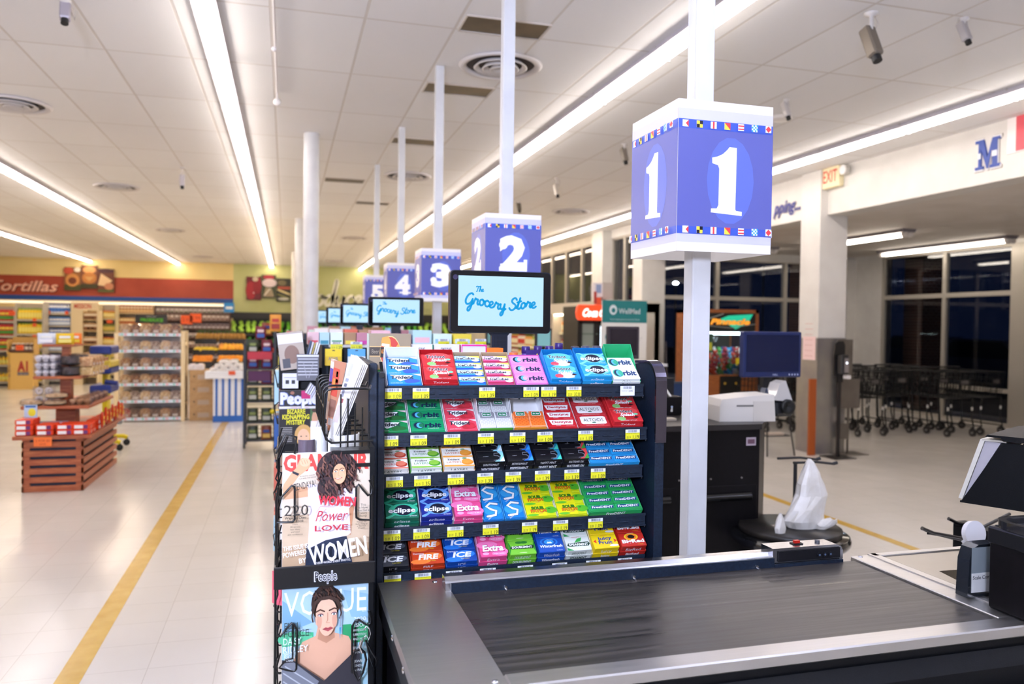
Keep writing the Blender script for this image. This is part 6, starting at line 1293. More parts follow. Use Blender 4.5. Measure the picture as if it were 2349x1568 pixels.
for si,z in enumerate(bz):
    for i in range(6):
        c1,c2=lf[(i*3+si*2)%6 if not(si==0 and i==0) else 6]
        item('loaf'+c1,lambda c1=c1,c2=c2:loaf(c1,c2,.158,.155,.3),'bread_loaf','%s bread loaf, %s from left, %s shelf of pine rack'%(('golden','dark brown','pale','charcoal seeded','tan','grey brown','red bagged')[(i*3+si*2)%6 if not(si==0 and i==0) else 6],('first','second','third','fourth','fifth','sixth')[i],(WN[si] if si<5 else 'top')),'bread',(x0+.12+i*(w-.24)/5,yb+.18,z+.001),random.uniform(-.05,.05),'bread loaves on the pine rack')
# stacked cardboard cases and striped table
t=None
for k in range(4):
    q=MB(); q.box(0,.36,0,.4,0,.205,M_card,bev=.003); q.cyl((.07,-.001,.1),(.07,.0,.1),.014,'3a2a1c',10); q.box(.12,.30,-.001,0,.05,.13,'b8a088')
    solo(q,'cardboard_case','brown cardboard case between bread rack and striped table, %s of the stack'%('lowest','second','third','topmost')[k],'cardboard case',(-1.50,13.75,.001+.2065*k),0,'stacked cardboard cases')
t=thing('striped_table','small white-topped display table with blue and white striped front','display table',(-1.12,13.5,0))
q=MB(); q.box(0,.46,0,.5,0,.10,'1f62b8'); q.box(0,.46,.01,.5,.10,.70,'f2f2f4'); 
for k in range(5): q.box(.035+.098*k,.07+.098*k,0,.01,.10,.70,'1f62b8')
q.box(.46,.462,.0,.5,.0,.7,'1f62b8'); q.build('striped_skirt',t)
q=MB(); q.box(-.12,.48,-.06,.56,.70,.82,'eeeef0',bev=.006); q.build('table_top',t)
ptag(532,855,13.42,.10,.06,'orange price card on the white rim of the striped table')
for k in range(3):
    for i in range(4-k):
        for j in range(2):
            def bag(): 
                q=pouch('ece4dc','c8442c',.14,.07,.12,'e8c84a'); return q
            item('wbag',lambda:loaf('ece2d4','f4f0ec',.14,.062,.2),'flour_bag','white bagged item in %s layer of the pile on striped table'%('bottom','middle','top')[k],'food bag',(-1.10+.07*k+i*.145,13.62+.2*j,.821+.060*k),0,'white bags on the striped table')
fill(-1.52,-1.28,13.85,.828,2,'wbag2',lambda:loaf('e8d8d0','f0ecec',.12,.10,.2),'flour_bag','white and pink bag on the stacked cardboard cases','food bag','bags on the cardboard cases')
# ================================================================ slatted wooden bakery display
T0=(-2.36,8.29,0)
t=thing('bakery_display','tiered cherry wood bakery display with slatted base','display stand',T0)
W_d=.52;D=1.55;zt=.50
q=MB(); q.box(.03,W_d-.03,.03,D-.03,0.01,zt,'23263a'); q.build('inner_box',t)
for k in range(6):
    z=.002+.083*k; q=MB(); q.box(0,W_d,0,.022,z,z+.055,M_wood,bev=.003); q.build('front_slat',t)
    q=MB(); q.box(W_d-.022,W_d,.0,D,z,z+.055,M_wood,bev=.003); q.build('side_slat',t)
    q=MB(); q.box(0,.022,.0,D,z,z+.055,M_wood,bev=.003); q.build('side_slat',t)
for x in(.0,W_d-.07): q=MB(); q.box(x+.004,x+.066,.01,.03,0,zt,M_wood); q.build('corner_post',t)
tiers=[(-.06,.60,-.06,D+.06,.50,.535),(-.07,.52,.22,D-.2,.755,.785),(-.02,.40,.42,D-.35,1.03,1.06),(.02,.29,.56,D-.5,1.345,1.37)]
for a in tiers: q=MB(); q.box(*a,M_wood,bev=.004); q.build('tier_board',t)
for z0,z1,hw in((.535,.755,.09),(.785,1.03,.05),(1.06,1.345,.035)): q=MB(); q.box(.22-hw,.22+hw,.62,.62+2*hw,z0,z1,M_wood); q.build('centre_post',t)
def cookie(): 
    q=MB(); q.box(-.075,.075,-.055,.055,0,.05,mat('e0421c',.25),bev=.008); q.art(FRONT(-.07,-.055,0),.14,.05,[('r',.08,.2,.60,.8,'f4f0ec'),('r',.64,.15,.88,.85,'6a2a6a')],dz=.0008,z0=.001); return q
def pos(x,y,z): return (T0[0]+x,T0[1]+y,z)
for c_,(x,n) in enumerate(((.03,3),(.20,2),(.37,2),(.51,2))):
    for k in range(n):
        for r_ in range(2): item('cookie',cookie,'cookie_pack','orange cookie pack, %s column, %s layer, %s row of wooden display'%(('leftmost','second','third','rightmost')[c_],('bottom','middle','top')[k],('front','back')[r_]),'food pack',pos(x,.02+.13*r_,.5355+.0505*k),0,'orange cookie packs')
for k in range(5):
    for l in range(2): item('cookie',cookie,'cookie_pack','%s orange cookie pack along right edge of wooden display, %s from front'%(('lower','upper')[l],NTH[k]),'food pack',pos(.53,.38+.2*k,.5355+.0505*l),PI/2,'orange packs on the right edge')
q=MB(); q.box(0,.11,0,.004,0,.12,'b8d0e8'); q.art(FRONT(0,0,0),.11,.12,[('e',.6,.42,.3,.32,'e8e030'),('r',.1,.8,.9,.95,'3a6ab0')],dz=.001,z0=.001); solo(q,'sign_card','small card with yellow round face above the orange packs','sign',pos(-.005,.10,.69))
q=MB(); q.box(0,.15,0,.004,0,.085,mat('f4762a',.5)); q.art(FRONT(0,0,0),.15,.085,[('t','2 FOR $5',.5,.62,.25,'b03a14',{'w':.8}),('t','SAVE',.5,.25,.2,'b03a14')],dz=.001,z0=.001); solo(q,'sale_tag','orange sale sign clipped to the wooden display front edge','sale tag',pos(.12,-.068,.44),0,'orange sale tags')
def pie(cd_='1a1a1c',top='d8b890'):
    q=MB(); q.lathe([(.07,0),(.10,.012),(.105,.014)],mat(cd_,.3),n=20); q.lathe([(.095,.012),(.09,.04),(.0001,.05)],noisy('pie_crust'+top,top,'b89468',30,.6),n=20); return q
def dome(): q=MB(); q.lathe([(.102,.014),(.098,.045),(.07,.062),(.0001,.066)],M_plast,n=20,cap=False); return q
pies=[(.0,.32,.786,0),(.20,.33,.786,0),(.21,.33,.853,0)]
for i,(x,y_,z,_) in enumerate(pies):
    o=item('pie',pie,'pie','pie in a black tray on the wooden display, %s'%('left one','lower of the stacked pair','upper of the stacked pair')[i],'pie',pos(x,y_,z),0,'pies on the wooden display')
    d=dome(); dd=d.build('clear_lid',o)
def muff():
    q=MB()
    for i in range(3):
        for j in range(2): q.lathe([(.02,0),(.026,.025),(.034,.032),(.026,.052),(.0001,.06)],noisy('muffin_brown','8a5a3a','c8a078',30,.7) if (i==0 and j==0) else 'a8784e',Matrix.Translation((i*.062-.062,j*.062-.03,0)),n=9)
    q.box(-.1,.1,-.065,.065,0,.066,M_plast); return q
for k in range(5): item('muff',muff,'muffin_pack','muffin pack on second tier of the wooden display, %s from front'%NTH[k],'food pack',pos(.42,.33+.22*k,.786),PI/2*(k>0),'muffin packs on the wooden display')
def cup(cw='f0ecec'):
    q=MB()
    for i in range(3):
        for j in range(2): q.lathe([(.02,0),(.026,.025),(.034,.03),(.028,.05),(.0001,.066)],mat(cw,.6),Matrix.Translation((i*.064-.064,j*.064-.03,0)),n=10)
    q.box(-.1,.1,-.068,.068,0,.07,M_plast); return q
for k in range(3):
    for r_ in range(2):
        if k==2 and r_==0: pass
        item('cup',cup,'cupcake_pack','white frosted cupcake pack, %s layer %s row, upper left of wooden display'%(('bottom','middle','top')[k],('front','back')[r_]),'food pack',pos(.08,.50+.16*r_,1.0605+.0705*k),0,'cupcake packs')
def donut():
    q=MB()
    for i in range(2):
        for k in range(12):
            pass
        q.tube([(i*.085-.042+.024*math.cos(a*PI/6),-.01,.04+.024*math.sin(a*PI/6)) for a in range(13)],.015,'e8dcd0',7)
    q.box(-.09,.09,-.05,.05,0,.085,M_plast); return q
for k in range(2): item('donut',donut,'donut_pack','white donut pack left of the centre post, %s one'%('lower','upper')[k],'food pack',pos(.06,.5,.786+.0855*k),0,'donut packs')
def cake():
    q=MB(); q.lathe([(.07,0),(.09,.01),(.09,.02)],'15151a',n=20); q.lathe([(.08,.02),(.08,.085),(.0001,.09)],noisy('dark_cake','2a2426','5a4a48',20,.5),n=20); q.lathe([(.088,.02),(.086,.095),(.05,.105),(.0001,.107)],M_plast,n=20,cap=False); return q
for k in range(2):
    for r_ in range(3): item('cake',cake,'cake','dark round cake under clear dome, %s layer, %s on the third tier'%(('lower','upper')[k],('front','middle','back')[r_]),'cake',pos(.29,.50+.19*r_,1.0605+.1075*k),0,'domed cakes')
for k in range(4):
    for l in range(2): item('roll'+str(l),[lambda:loaf('c8a060','e8c890',.12,.09,.2),lambda:loaf('b07a50','d8b080',.12,.09,.2)][l],'bread_roll_pack','golden roll pack on right side of third tier, %s layer, %s from front'%(('lower','upper')[l],NTH[k]),'food pack',pos(.38,.62+.14*k,1.0605+.091*l),PI/2,'roll packs on the third tier')
for k,(c1,c2,l) in enumerate((('dfe4f0','f4f4f8','white chip bag at left on the top tier'),('e8e4ea','b8b4bc','silver snack bag in middle of the top tier'),('3a3438','8a8084','dark snack bag lying on the top tier'),('e8c020','f0e070','yellow snack bag at right of the top tier'),('f07a20','e8c020','orange snack bag at right end of top tier'))):
    q=pouch(c1,c2,.16,.11,.06); solo(q,'snack_bag',l,'snack bag',pos(.05+.055*k,.62+.07*(k%3),1.372+.0),random.uniform(-.4,.4),'snack bags on the top tier')
for k in range(7): item('hang',lambda:pouch('d83a18','e8b020',.09,.15,.03,'f0c040'),'snack_bag','red and yellow hanging snack bag right of wooden display, %s from front'%NTH[k],'snack bag',pos(.60+.02,.30+.16*k,.56+.03*(k%2)),PI/2,'hanging red snack bags')
q=MB(); q.box(-.13,.13,0,.004,0,.10,'8a8e9a'); q.box(-.09,.13,-.001,0,.02,.09,'c8ccd8'); solo(q,'sign_card','grey white card behind the front orange packs','sign',pos(.20,.26,.5355))
# ================================================================ blue and yellow cart behind
t=thing('display_cart','yellow wheeled display cart with dark blue bins','cart',(-2.14,10.75,0))
ye=mat('e0c818',.4); nb=mat('1c2f7a',.4)
for y_ in(0,.45): q=MB(); q.tube([(-.10,y_,.12),(.12,y_,.12),(.17,y_,.10)],.028,ye,8); q.build('base_leg',t)
q=MB(); q.box(-.06,.0,.1,.3,.12,1.30,ye,bev=.01); q.build('mast',t)
for z,c_ in((1.20,nb),(1.02,mat('c8b040',.5)),(.96,nb),(.72,nb)): q=MB(); q.box(-.16,.08,-.1,.4,z,z+.10,c_,bev=.015); q.build('bin',t)
for x,y_ in((.16,0),(.16,.45),(-.08,0),(-.08,.45)): q=MB(); q.cyl((x,y_-.012,.04),(x,y_+.012,.04),.04,'141418',14); q.box(x-.01,x+.01,y_-.018,y_+.018,.04,.11,'2a2a30'); q.build('caster',t)
q=MB(); q.cyl((.0,.0,.36),(.16,.0,.36),.03,'30343c',12); q.ball((.16,0,.36),.035,'8a8c94'); q.build('handle',t)
q=MB(); q.cyl((-.0,-.02,.86),(.14,-.02,.84),.03,nb,12); q.build('handle',t)
# ================================================================ black snack rack on casters
t=thing('snack_rack','tall black wire snack rack on casters beside striped table','snack rack',(-.505,10.62,0)); w=.37
for x,z1 in((0,1.33),(w,1.5)):
    for y_ in(0,.38): q=MB(); q.box(x-.015,x+.015,y_-.015,y_+.015,.07,z1,mat('23232b',.4)); q.build('upright',t)
for z in(.10,.33,.60,.82,1.02,1.22):
    q=MB(); q.box(0,w,-.01,.0,z-.015,z+.005,'23232b')
    for k in range(7): q.box(0,w,.03+.05*k,.036+.05*k,z-.006,z,'23232b')
    q.build('wire_shelf',t)
q=MB()
for k in range(22): q.box(0,w,.37,.375,.14+.055*k,.146+.055*k,'23232b')
q.build('wire_back',t)
for x in(0,w):
    for y_ in(0,.38): q=MB(); q.cyl((x-.012,y_,.035),(x+.012,y_,.035),.035,'18181c',14); q.box(x-.006,x+.006,y_-.012,y_+.012,.035,.08,'23232b'); q.build('caster',t)
snk=[('7a1c34','3060b8','f0d8d8','maroon and blue'),('3a4430','c8ccc0','8a9a50','dark green'),('5a1840','e0a040','c03040','plum'),('8a4428','e8c060','2a50a0','rust brown')]
lay=[(.10,[1,3]),(.33,[1,1]),(.60,[1,1]),(.82,[1,0]),(1.02,[0,0]),(1.22,[1,0])]
for si,(z,L_) in enumerate(lay):
    for i,c in enumerate(L_):
        for dpt in range(2):
            a=snk[c]; item('snk%d'%c,lambda a=a:pouch(a[0],a[1],.13,.17,.05,a[2]),'snack_bag','%s snack bag on the %s shelf of the black snack rack, %s %s'%(a[3],WN[si],('left','right')[i],('front','behind')[dpt]),'snack bag',(-.505+.10+.17*i,10.68+.09*dpt,z+.001),0,'snack bags on the black rack')
for i,(px,py,c) in enumerate(((598,745,0),(612,733,3),(575,772,1))):
    p=at(px,py+20,Y=10.72); a=snk[c]; item('snk%d'%c,lambda:None,'snack_bag','snack bag heaped on top of the black snack rack, %s'%('middle','highest','left')[i],'snack bag',(p.x,10.72+.06*i,1.225+(.17 if i==0 else .22 if i==1 else .0)),.2*i,'snack bags heaped on the black rack')
p=at(632,748,Y=10.6); q=pouch('e8a040','a8281c',.14,.22,.05,'c03020'); solo(q,'snack_bag','gold and red snack bag clipped on top of the right upright','snack bag',(p.x,10.62,1.5),0)
q=MB(); q.box(0,.30,0,.004,0,.10,'c82a3c'); solo(q,'rack_sign','red strip sign across the upper snack rack','sign',(-.47,10.60,1.14))
q=MB(); q.box(0,.27,0,.004,0,.13,'5a1a54'); solo(q,'rack_sign','purple strip sign below the maroon snack bags','sign',(-.46,10.63,.86))
q=MB(); q.lathe([(.0001,0),(.03,0),(.03,.004),(.0001,.004)],'e8d818',frame((0,0,0),(1,0,0),(0,0,1)),n=20); solo(q,'round_tag','yellow round tag on the wire of the snack rack','tag',(-.16,10.60,.47))
# ================================================================ lane two register and bagging (behind the pole)
t=thing('register_cabinet','black register cabinet of lane two right of the near pole','cabinet',(1.55,3.80,0))
zc=1.095
q=MB(); q.box(0,.97,0,.5,.0,zc-.03,M_blacklam); q.build('body',t)
q=MB(); q.prism([(-.30,-.02),(.97,-.02),(1.085,.12),(1.085,.52),(-.30,.52)],zc-.03,zc,mat('2a2626',.35),None); q.build('worktop',t)
q=MB(); q.add([(.97,0,0),(1.085,.13,0),(1.085,.13,zc-.03),(.97,0,zc-.03)],[(0,1,2,3)],mat('2a2421',.4)); q.box(1.083,1.087,.13,.5,0,zc-.03,mat('2a2421',.4)); q.build('corner_panel',t)
for x0_,x1_ in((.53,.91),(.04,.42)):
    q=MB(); q.box(x0_-.03,x1_+.045,-.006,0,.02,.76,M_blacklam,bev=.002); dr_=q.build('door',t)
    q=MB(); q.tube([(x0_,-.010,.70),(x1_,-.010,.70)],.024,mat('0a0a0c',.2,coat=.6),12); q.tube([(x0_+.02,-.024,.706),(x1_-.02,-.024,.706)],.008,mat('1c1c20',.15,coat=1),8); q.build('handle',dr_)
for k in range(5): q=MB(); q.cyl((.1+.19*k,-.001,.80),(.1+.19*k,-.006,.80),.005,'8a8480',8); q.build('screw',t)
q=MB(); q.box(.885,.945,-.003,0,.975,1.02,'b8a8b0'); q.box(.893,.937,-.004,-.003,.985,1.01,'6a4a58'); q.build('sticker',t)
q=MB(); q.box(.505,.508,-.008,0,.02,.76,'050505'); q.cyl((.497,-.01,.88),(.53,-.03,.885),.006,'d8d4d0',8); q.build('door_latch',t)
# receipt printer
A=at(1637,930,Y=4.0); 
t=thing('receipt_printer','cream receipt printer on the lane two cabinet','printer',(at(1640,960,Y=3.95).x,3.90,zc+.001),math.radians(-6))
cw_=mat('e4ddd2',.45)
q=MB(); q.prism([(0,0),(.0,.085),(.012,.125),(.20,.145),(.325,.15),(.335,.02),(.335,0)],-.22,0,cw_,FRONT(0,0,0)); q.build('body',t)
q=MB(); q.box(.10,.24,-.003,.0,.085,.093,'6a6460'); q.box(.20,.325,-.004,.002,.0,.115,'d8d0c4'); q.build('paper_slot',t)
# monitor
t=thing('cashier_monitor','dark blue flat monitor standing behind the receipt printer','monitor',(at(1772,860,Y=4.25).x,4.25,zc+.001))
a=at(1707,760,Y=4.25); c=at(1838,865,Y=4.25); w=c.x-a.x; h=a.z-c.z; zb=c.z-zc
q=MB(); q.box(-w/2,w/2,0,.05,zb,zb+h,mat('1e2a58',.35),bev=.006); q.build('housing',t)  # housing and screen have navy base colours
q=MB(); q.box(-w/2+.02,w/2-.02,-.002,0,zb+.035,zb+h-.02,mat('141b3c',.25)); q.text('DELL',.02,zb+.017,.012,'c8d0f0',FRONT(0,-.0005,0),z=.0006)
for k in range(4): q.box(w/2-.09+.02*k,w/2-.082+.02*k,-.0015,0,zb+.012,zb+.022,'c8d0f0')
q.build('screen',t)
q=MB(); q.box(-.03,.03,.05,.09,0,zb+.15,'1a1a1e'); q.box(-.42,.06,-.02,.06,0,.015,'1a1a1e'); q.build('stand',t)
t=thing('barcode_scanner','white-topped black scanner leaning below the dark monitor','scanner',(at(1795,925,Y=4.05).x,4.05,zc+.001))
q=MB(); q.prism([(-.06,.10),(-.02,.20),(.02,.215),(.07,.09)],-.10,0,mat('cfcac4',.25,coat=.5),FRONT(0,0,0)); q.build('cover',t)
q=MB(); q.box(-.05,.09,0,.12,0,.10,'15151a',bev=.02); q.lathe([(.045,0),(.045,.02),(.03,.022),(.0001,.005)],'0a0a0c',frame((.03,-.0,.06),(1,0,0),(0,0,1)),n=20); q.build('head',t)
q=MB(); q.prism([(-.14,.06),(-.10,.17),(-.09,.17),(-.05,.03),(-.07,.03)],-.05,0,mat('3a4458',.3),FRONT(0,.02,0)); q.tube([(-.15,.03,.19),(-.12,.03,.10),(-.13,.03,.02),(-.10,.03,.0)],.004,'0a0a0c',6); q.build('keypad_arm',t)
# equipment left of the pole
t=thing('card_terminal_box','black electronics box with white cable left of the near pole','equipment box',(at(1500,955,Y=4.3).x,4.25,zc+.001))
q=MB(); q.box(-.12,.16,0,.25,0,.11,M_blacklam,bev=.004); q.box(-.12,.25,.28,.32,0,.20,'15151a'); q.build('housing',t)
q=MB(); q.tube([(.03,.26,.13),(.06,.2,.17),(.09,.1,.16),(.10,.02,.10),(.09,0,.02)],.007,'d8d4cc',8); q.box(.01,.07,.25,.27,.13,.16,'e0dcd4'); q.build('cable',t)
for i in range(4): q=MB(); q.cyl((-.05+.07*i,-.002,.05),(-.05+.07*i,-.005,.05),.006,mat('c8d8f0',.3),8); q.build('button',t)
q=MB(); q.box(0,.14,0,.06,0,.012,'c8bca8'); q.box(.0,.06,.0,.06,.012,.03,'e0d8c8'); solo(q,'receipt_pad','small cream pad on the counter left of the near pole','pad',(at(1500,965,Y=4.0).x,4.0,zc+.001))
# bag carousel
cx_,cy_=2.62,3.62
cc=at(1812,1205,Y=3.62); 
t=thing('bag_carousel','round black bagging carousel beside the lane two cabinet','bagging carousel',(cc.x,3.62,0)); zz=cc.z; R=at(1921,1205,Y=3.62).x-cc.x
q=MB(); q.lathe([(R,zz-.07),(R,zz-.035),(R*.97,zz-.03),(.0001,zz-.03)],M_blackgloss,n=40); q.lathe([(R*.985,zz-.085),(R*1.02,zz-.07),(R*1.02,zz-.05),(R*.985,zz-.04)],mat('15151a',.15,coat=1),n=40,cap=False); q.build('base_disc',t)
q=MB(); q.lathe([(R*.86,zz-.03),(R*.88,zz-.02),(R*.87,zz),(.0001,zz)],mat('26221f',.35),n=40); q.build('turntable',t)
q=MB(); q.cyl((0,0,0),(0,0,zz-.08),.08,'101014',16); q.build('pedestal',t)
zt_=at(1850,1058,Y=3.62).z
q=MB(); q.tube([(.07,.06,zz),(.07,.06,zt_-.01)],.010,'15151a',8); q.build('post',t)
for s_,yy in((0,-.02),(1,.12)):
    q=MB(); q.tube([(-.0,yy,zt_),(.14,yy,zt_+.0),(.24,yy-.01,zt_-.012)],.007,'15151a',8); q.tube([(.24,yy-.01,zt_-.012),(.26,yy-.02,zt_-.004)],.009,'15151a',8); q.build('bag_arm',t)
def crumple(x,y,z,pts,label,seed,d=.10,cl='e2dcd2'):
    random.seed(seed); q=MB(); n=18; vs=[];m=len(pts)
    for k,(cx0,hw,zz_) in enumerate(pts):
        for i in range(n):
            a=2*PI*i/n; j=1+random.uniform(-.11,.11) if 0<k<m-1 else 1
            vs.append((cx0+hw*j*math.cos(a),d*(hw/.08)**.5*j*math.sin(a)*.6,zz_+random.uniform(-.006,.006)*(0<k<m-1)))
    fs=[(k*n+i,k*n+(i+1)%n,(k+1)*n+(i+1)%n,(k+1)*n+i) for k in range(m-1) for i in range(n)]
    q.add(vs,fs,noisy('white_plastic_bag',cl,'f2eee8',12,.35,0,.3),sm=False); q.add([vs[i] for i in range(n)],[tuple(range(n))[::-1]],mat(cl)); 
    return solo(q,'plastic_bag',label,'plastic bag',(x,y,z),0,'white bags on the carousel')
bx_=at(1845,1150,Y=3.6)
crumple(bx_.x,3.58,zz+.002,[(-.02,.09,0),(-.02,.11,.04),(-.0,.10,.10),(.03,.085,.17),(.02,.07,.23),(.02,.045,.29),(.012,.018,.34),(.012,.004,.36)],'large crumpled white plastic bag hanging on the carousel arms',3)
crumple(bx_.x+.07,3.52,zz+.002,[(-.02,.03,0),(.0,.055,.02),(.03,.04,.045),(.06,.012,.03),(.07,.003,.02)],'small trailing corner of white bag lying on the turntable',5,.06)
crumple(at(1790,1200,Y=3.50).x,3.50,zz-.03+.002,[(0,.02,0),(0,.03,.05),(0,.02,.10),(0,.006,.13)],'small white bag end behind the cabinet corner',8,.05)
# ================================================================ far registers and kiosks
def flatscreen(px0,py0,px1,py1,Y,label,c='3a3038',sc='2c242a',screen=None,post=True):
    a=at(px0,py0,Y=Y); c1=at(px1,py1,Y=Y); w=c1.x-a.x; h=a.z-c1.z; t=thing('flat_monitor',label,'monitor',((a.x+c1.x)/2,Y,0)); zb=c1.z
    q=MB(); q.box(-w/2,w/2,0,.045,zb,zb+h,mat(c,.4),bev=.005); q.build('housing',t)
    q=MB(); q.box(-w/2+.02,w/2-.02,-.002,0,zb+.03,zb+h-.02,screen or mat(sc,.25)); q.build('screen',t)
    q=MB(); q.box(-.03,.03,.045,.09,1.0,zb+h*.6,'1a1a1e'); q.box(-.2,.2,-.1,.3,0,1.0,M_blacklam); q.build('stand',t)
flatscreen(1395,748,1466,823,5.9,'dark grey monitor in front of the teal headed poster')
flatscreen(1229,752,1266,800,7.8,'small greenish screen of a far register','26232c',screen=mat('7ab0b4',.3,emis=.25))
flatscreen(1115,760,1150,792,9.6,'small dark screen just left of the large display neck','26232c',screen=mat('6a9a9a',.3,emis=.12))
for k,y_ in enumerate((5.9,7.9,9.9)):
    t=thing('register_cabinet','black register cabinet of a further lane, %s'%('nearest of three','middle of three','farthest of three')[k],'cabinet',(1.9,y_+.35,0),group='further register cabinets')
    q=MB(); q.box(0,1.1,0,.5,0,1.02,M_blacklam); q.build('body',t); q=MB(); q.box(-.02,1.12,-.02,.52,1.02,1.05,'2a2626'); q.build('worktop',t)
# WellMed poster stand
Yw=9.25; a=at(1382,688,Y=Yw); c=at(1482,835,Y=Yw); w=c.x-a.x
t=thing('poster_stand','tall white health poster with teal header and ring logo','poster stand',(a.x,Yw,0)); h=a.z-.55
q=MB(); q.box(0,w,0,.02,.55,a.z,'e8e4dc'); q.art(FRONT(0,0,.55),w,h,[('r',0,.80,1,1,'147878'),('e',.24,.915,.085,.045,'dfe8e8'),('e',.245,.91,.045,.022,'147878'),('t','WellMed',.60,.905,.048,'dfe8e8',{'w':-.48,'b':.01}),('t','Doctors helping patients for more than 30 years',.5,.83,.014,'c8dcdc',{'w':.66}),('e',.12,.67,.055,.032,'2a7a82'),('t','PATIENT CARE',.4,.735,.016,'7a7a72',{'w':.3}),('r',.26,.66,.9,.664,'b8b4ac'),('r',.26,.64,.85,.644,'b8b4ac'),('r',.26,.62,.8,.624,'b8b4ac'),('e',.1,.32,.05,.03,'d8e8e8')],dz=.002,z0=.002); q.build('panel',t)
q=MB(); q.box(.05,.08,0,.25,0,.56,'8a8a88'); q.box(w-.08,w-.05,0,.25,0,.56,'8a8a88'); q.build('foot',t)
a=at(1430,833,Y=8.7); c=at(1518,843,Y=8.7)
t=thing('folding_table','white folding table below the teal headed poster','table',(a.x,8.55,0)); w=c.x-a.x; zt=a.z
q=MB(); q.box(0,w,0,.6,zt-.03,zt,'dcdce0'); q.build('table_top',t); q=MB(); q.box(.03,w-.04,.02,.025,.3,zt-.03,'e0dad8'); q.build('table_skirt',t)
for x in(.05,w-.07):
    for y_ in(.05,.52): q=MB(); q.cyl((x,y_,0),(x,y_,zt-.03),.014,'6a6a70',8); q.build('leg',t)
def fchair(px,Y,label,c='1f3a66'):
    p=at(px,860,Y=Y); t=thing('folding_chair',label,'chair',(p.x,Y,0)); w=.42
    q=MB(); 
    for x in(-w/2,w/2): q.tube([(x,.40,0),(x,.05,.80),(x*.92,.03,.86)],.012,'3a4458',8); q.tube([(x,-.08,0),(x,.25,.46)],.012,'3a4458',8)
    q.tube([(-w/2*.92,.03,.86),(w/2*.92,.03,.86)],.012,'3a4458',8); q.build('frame',t)
    q=MB(); q.box(-w/2+.02,w/2-.02,.04,.06,.62,.85,mat(c,.4),bev=.02); q.build('backrest',t); q=MB(); q.box(-w/2+.02,w/2-.02,-.14,.25,.43,.46,mat(c,.4),bev=.01); q.build('seat',t)
fchair(1545,9.8,'blue folding chair left of the near white pole')
q=MB(); p0=at(1536,900,Y=9.6); p1=at(1527,783,Y=9.6); q.cyl((p0.x,9.6,0.0),(p1.x,9.6,p1.z),.012,'3a3436',8); q.lathe([(.03,0),(.03,.03)],'2a2628',Matrix.Translation((p0.x,9.6,0)),n=10); solo(q,'flag_stick','thin dark stick standing by the blue folding chair','stick',(0,0,0))
# refrigerated cases along the front wall
def case(y0,y1,label,cols,lab2):
    x=5.75; t=thing('refrigerated_case',label,'refrigerated case',(x,y0,0)); L_=y1-y0
    q=MB(); q.box(.75,.85,0,L_,0,2.05,'b8b0a4'); q.box(0,.85,0,.06,0,2.05,'cfc6b8'); q.box(0,.85,L_-.06,L_,0,2.05,'cfc6b8'); q.box(-.05,.85,0,L_,1.88,2.1,'d8d0c2'); q.box(0,.85,0,L_,0,.35,'3a3634'); q.build('body',t)
    q=MB(); q.box(.02,.10,.08,L_-.08,1.84,1.88,mat('fff0d0',.5,emis=5)); q.build('case_light',t)
    for k,z in enumerate((.40,.74,1.10,1.48)):
        q=MB(); q.box(.15,.75,.06,L_-.06,z-.03,z,'4a4440'); q.box(.13,.15,.06,L_-.06,z-.05,z+.01,'e8e0c0'); q.build('shelf',t)
        n=int(L_/.16)
        for i in range(n):
            c_,cap,nm=cols[(k+i//4)%len(cols)]
            item('btl'+c_+cap,lambda c_=c_,cap=cap:jar(c_,cap,.28,.055,'f0e8c0' if c_!='f0ead8' else 'd84030'),'bottle','%s bottle, %s shelf of the %s, %s'%(nm,WN[k],lab2,('%s from near end'%NTH[i] if i<17 else ('%s beyond the middle'%NTH[i-17] if i<34 else 'last at far end'))),'bottle',(x+.25,y0+.14+i*.16,z),0,'bottles in the %s'%lab2)
case(13.2,16.8,'open refrigerated case of juices nearest the drinks cooler',[('e8c828','5aa028','yellow juice'),('5aa83a','d8e040','green juice'),('c83028','2a2a30','red drink'),('e89030','e8e0d0','orange juice'),('2a60a0','e84030','blue drink')],'nearer juice case')
case(17.0,22.0,'open refrigerated case further along the front windows',[('a8c040','e8e0c0','pale green'),('e8a040','5a8a30','amber'),('f0ead8','c83028','cream'),('c84828','e8d060','tomato red')],'farther juice case')
# red drinks cooler
Yk=12.3; a=at(1327,700,Y=Yk); c=at(1412,735,Y=Yk); x0=a.x; w=c.x-a.x
t=thing('drinks_cooler','upright drinks cooler with glowing red-orange rounded header','drinks cooler',(x0,Yk,0)); H=a.z+.01; hz=c.z
q=MB(); q.box(0,w,.02,.75,0,H-.02,mat('26221f',.4)); q.build('cabinet',t)
q=MB(); q.prism([(.0,hz),(-.03,hz+.04),(-.045,(hz+H)/2),(-.03,H-.04),(.0,H),(w,H),(w+.03,(hz+H)/2),(w,hz)],-.02,.06,mat('f0451c',.4,emis=.55),FRONT(0,0,0)); F=FRONT(0,-.06,0)
q.text('Coca',w*.28,(hz+H)/2,(H-hz)*.5,mat('fdf4ee',.4,emis=.9),F,w=w*.4,z=.003,shear=.4,bold=.05); q.text('Cola',w*.72,(hz+H)/2,(H-hz)*.5,mat('fdf4ee',.4,emis=.9),F,w=w*.4,z=.003,shear=.4,bold=.05); q.build('lit_header',t)
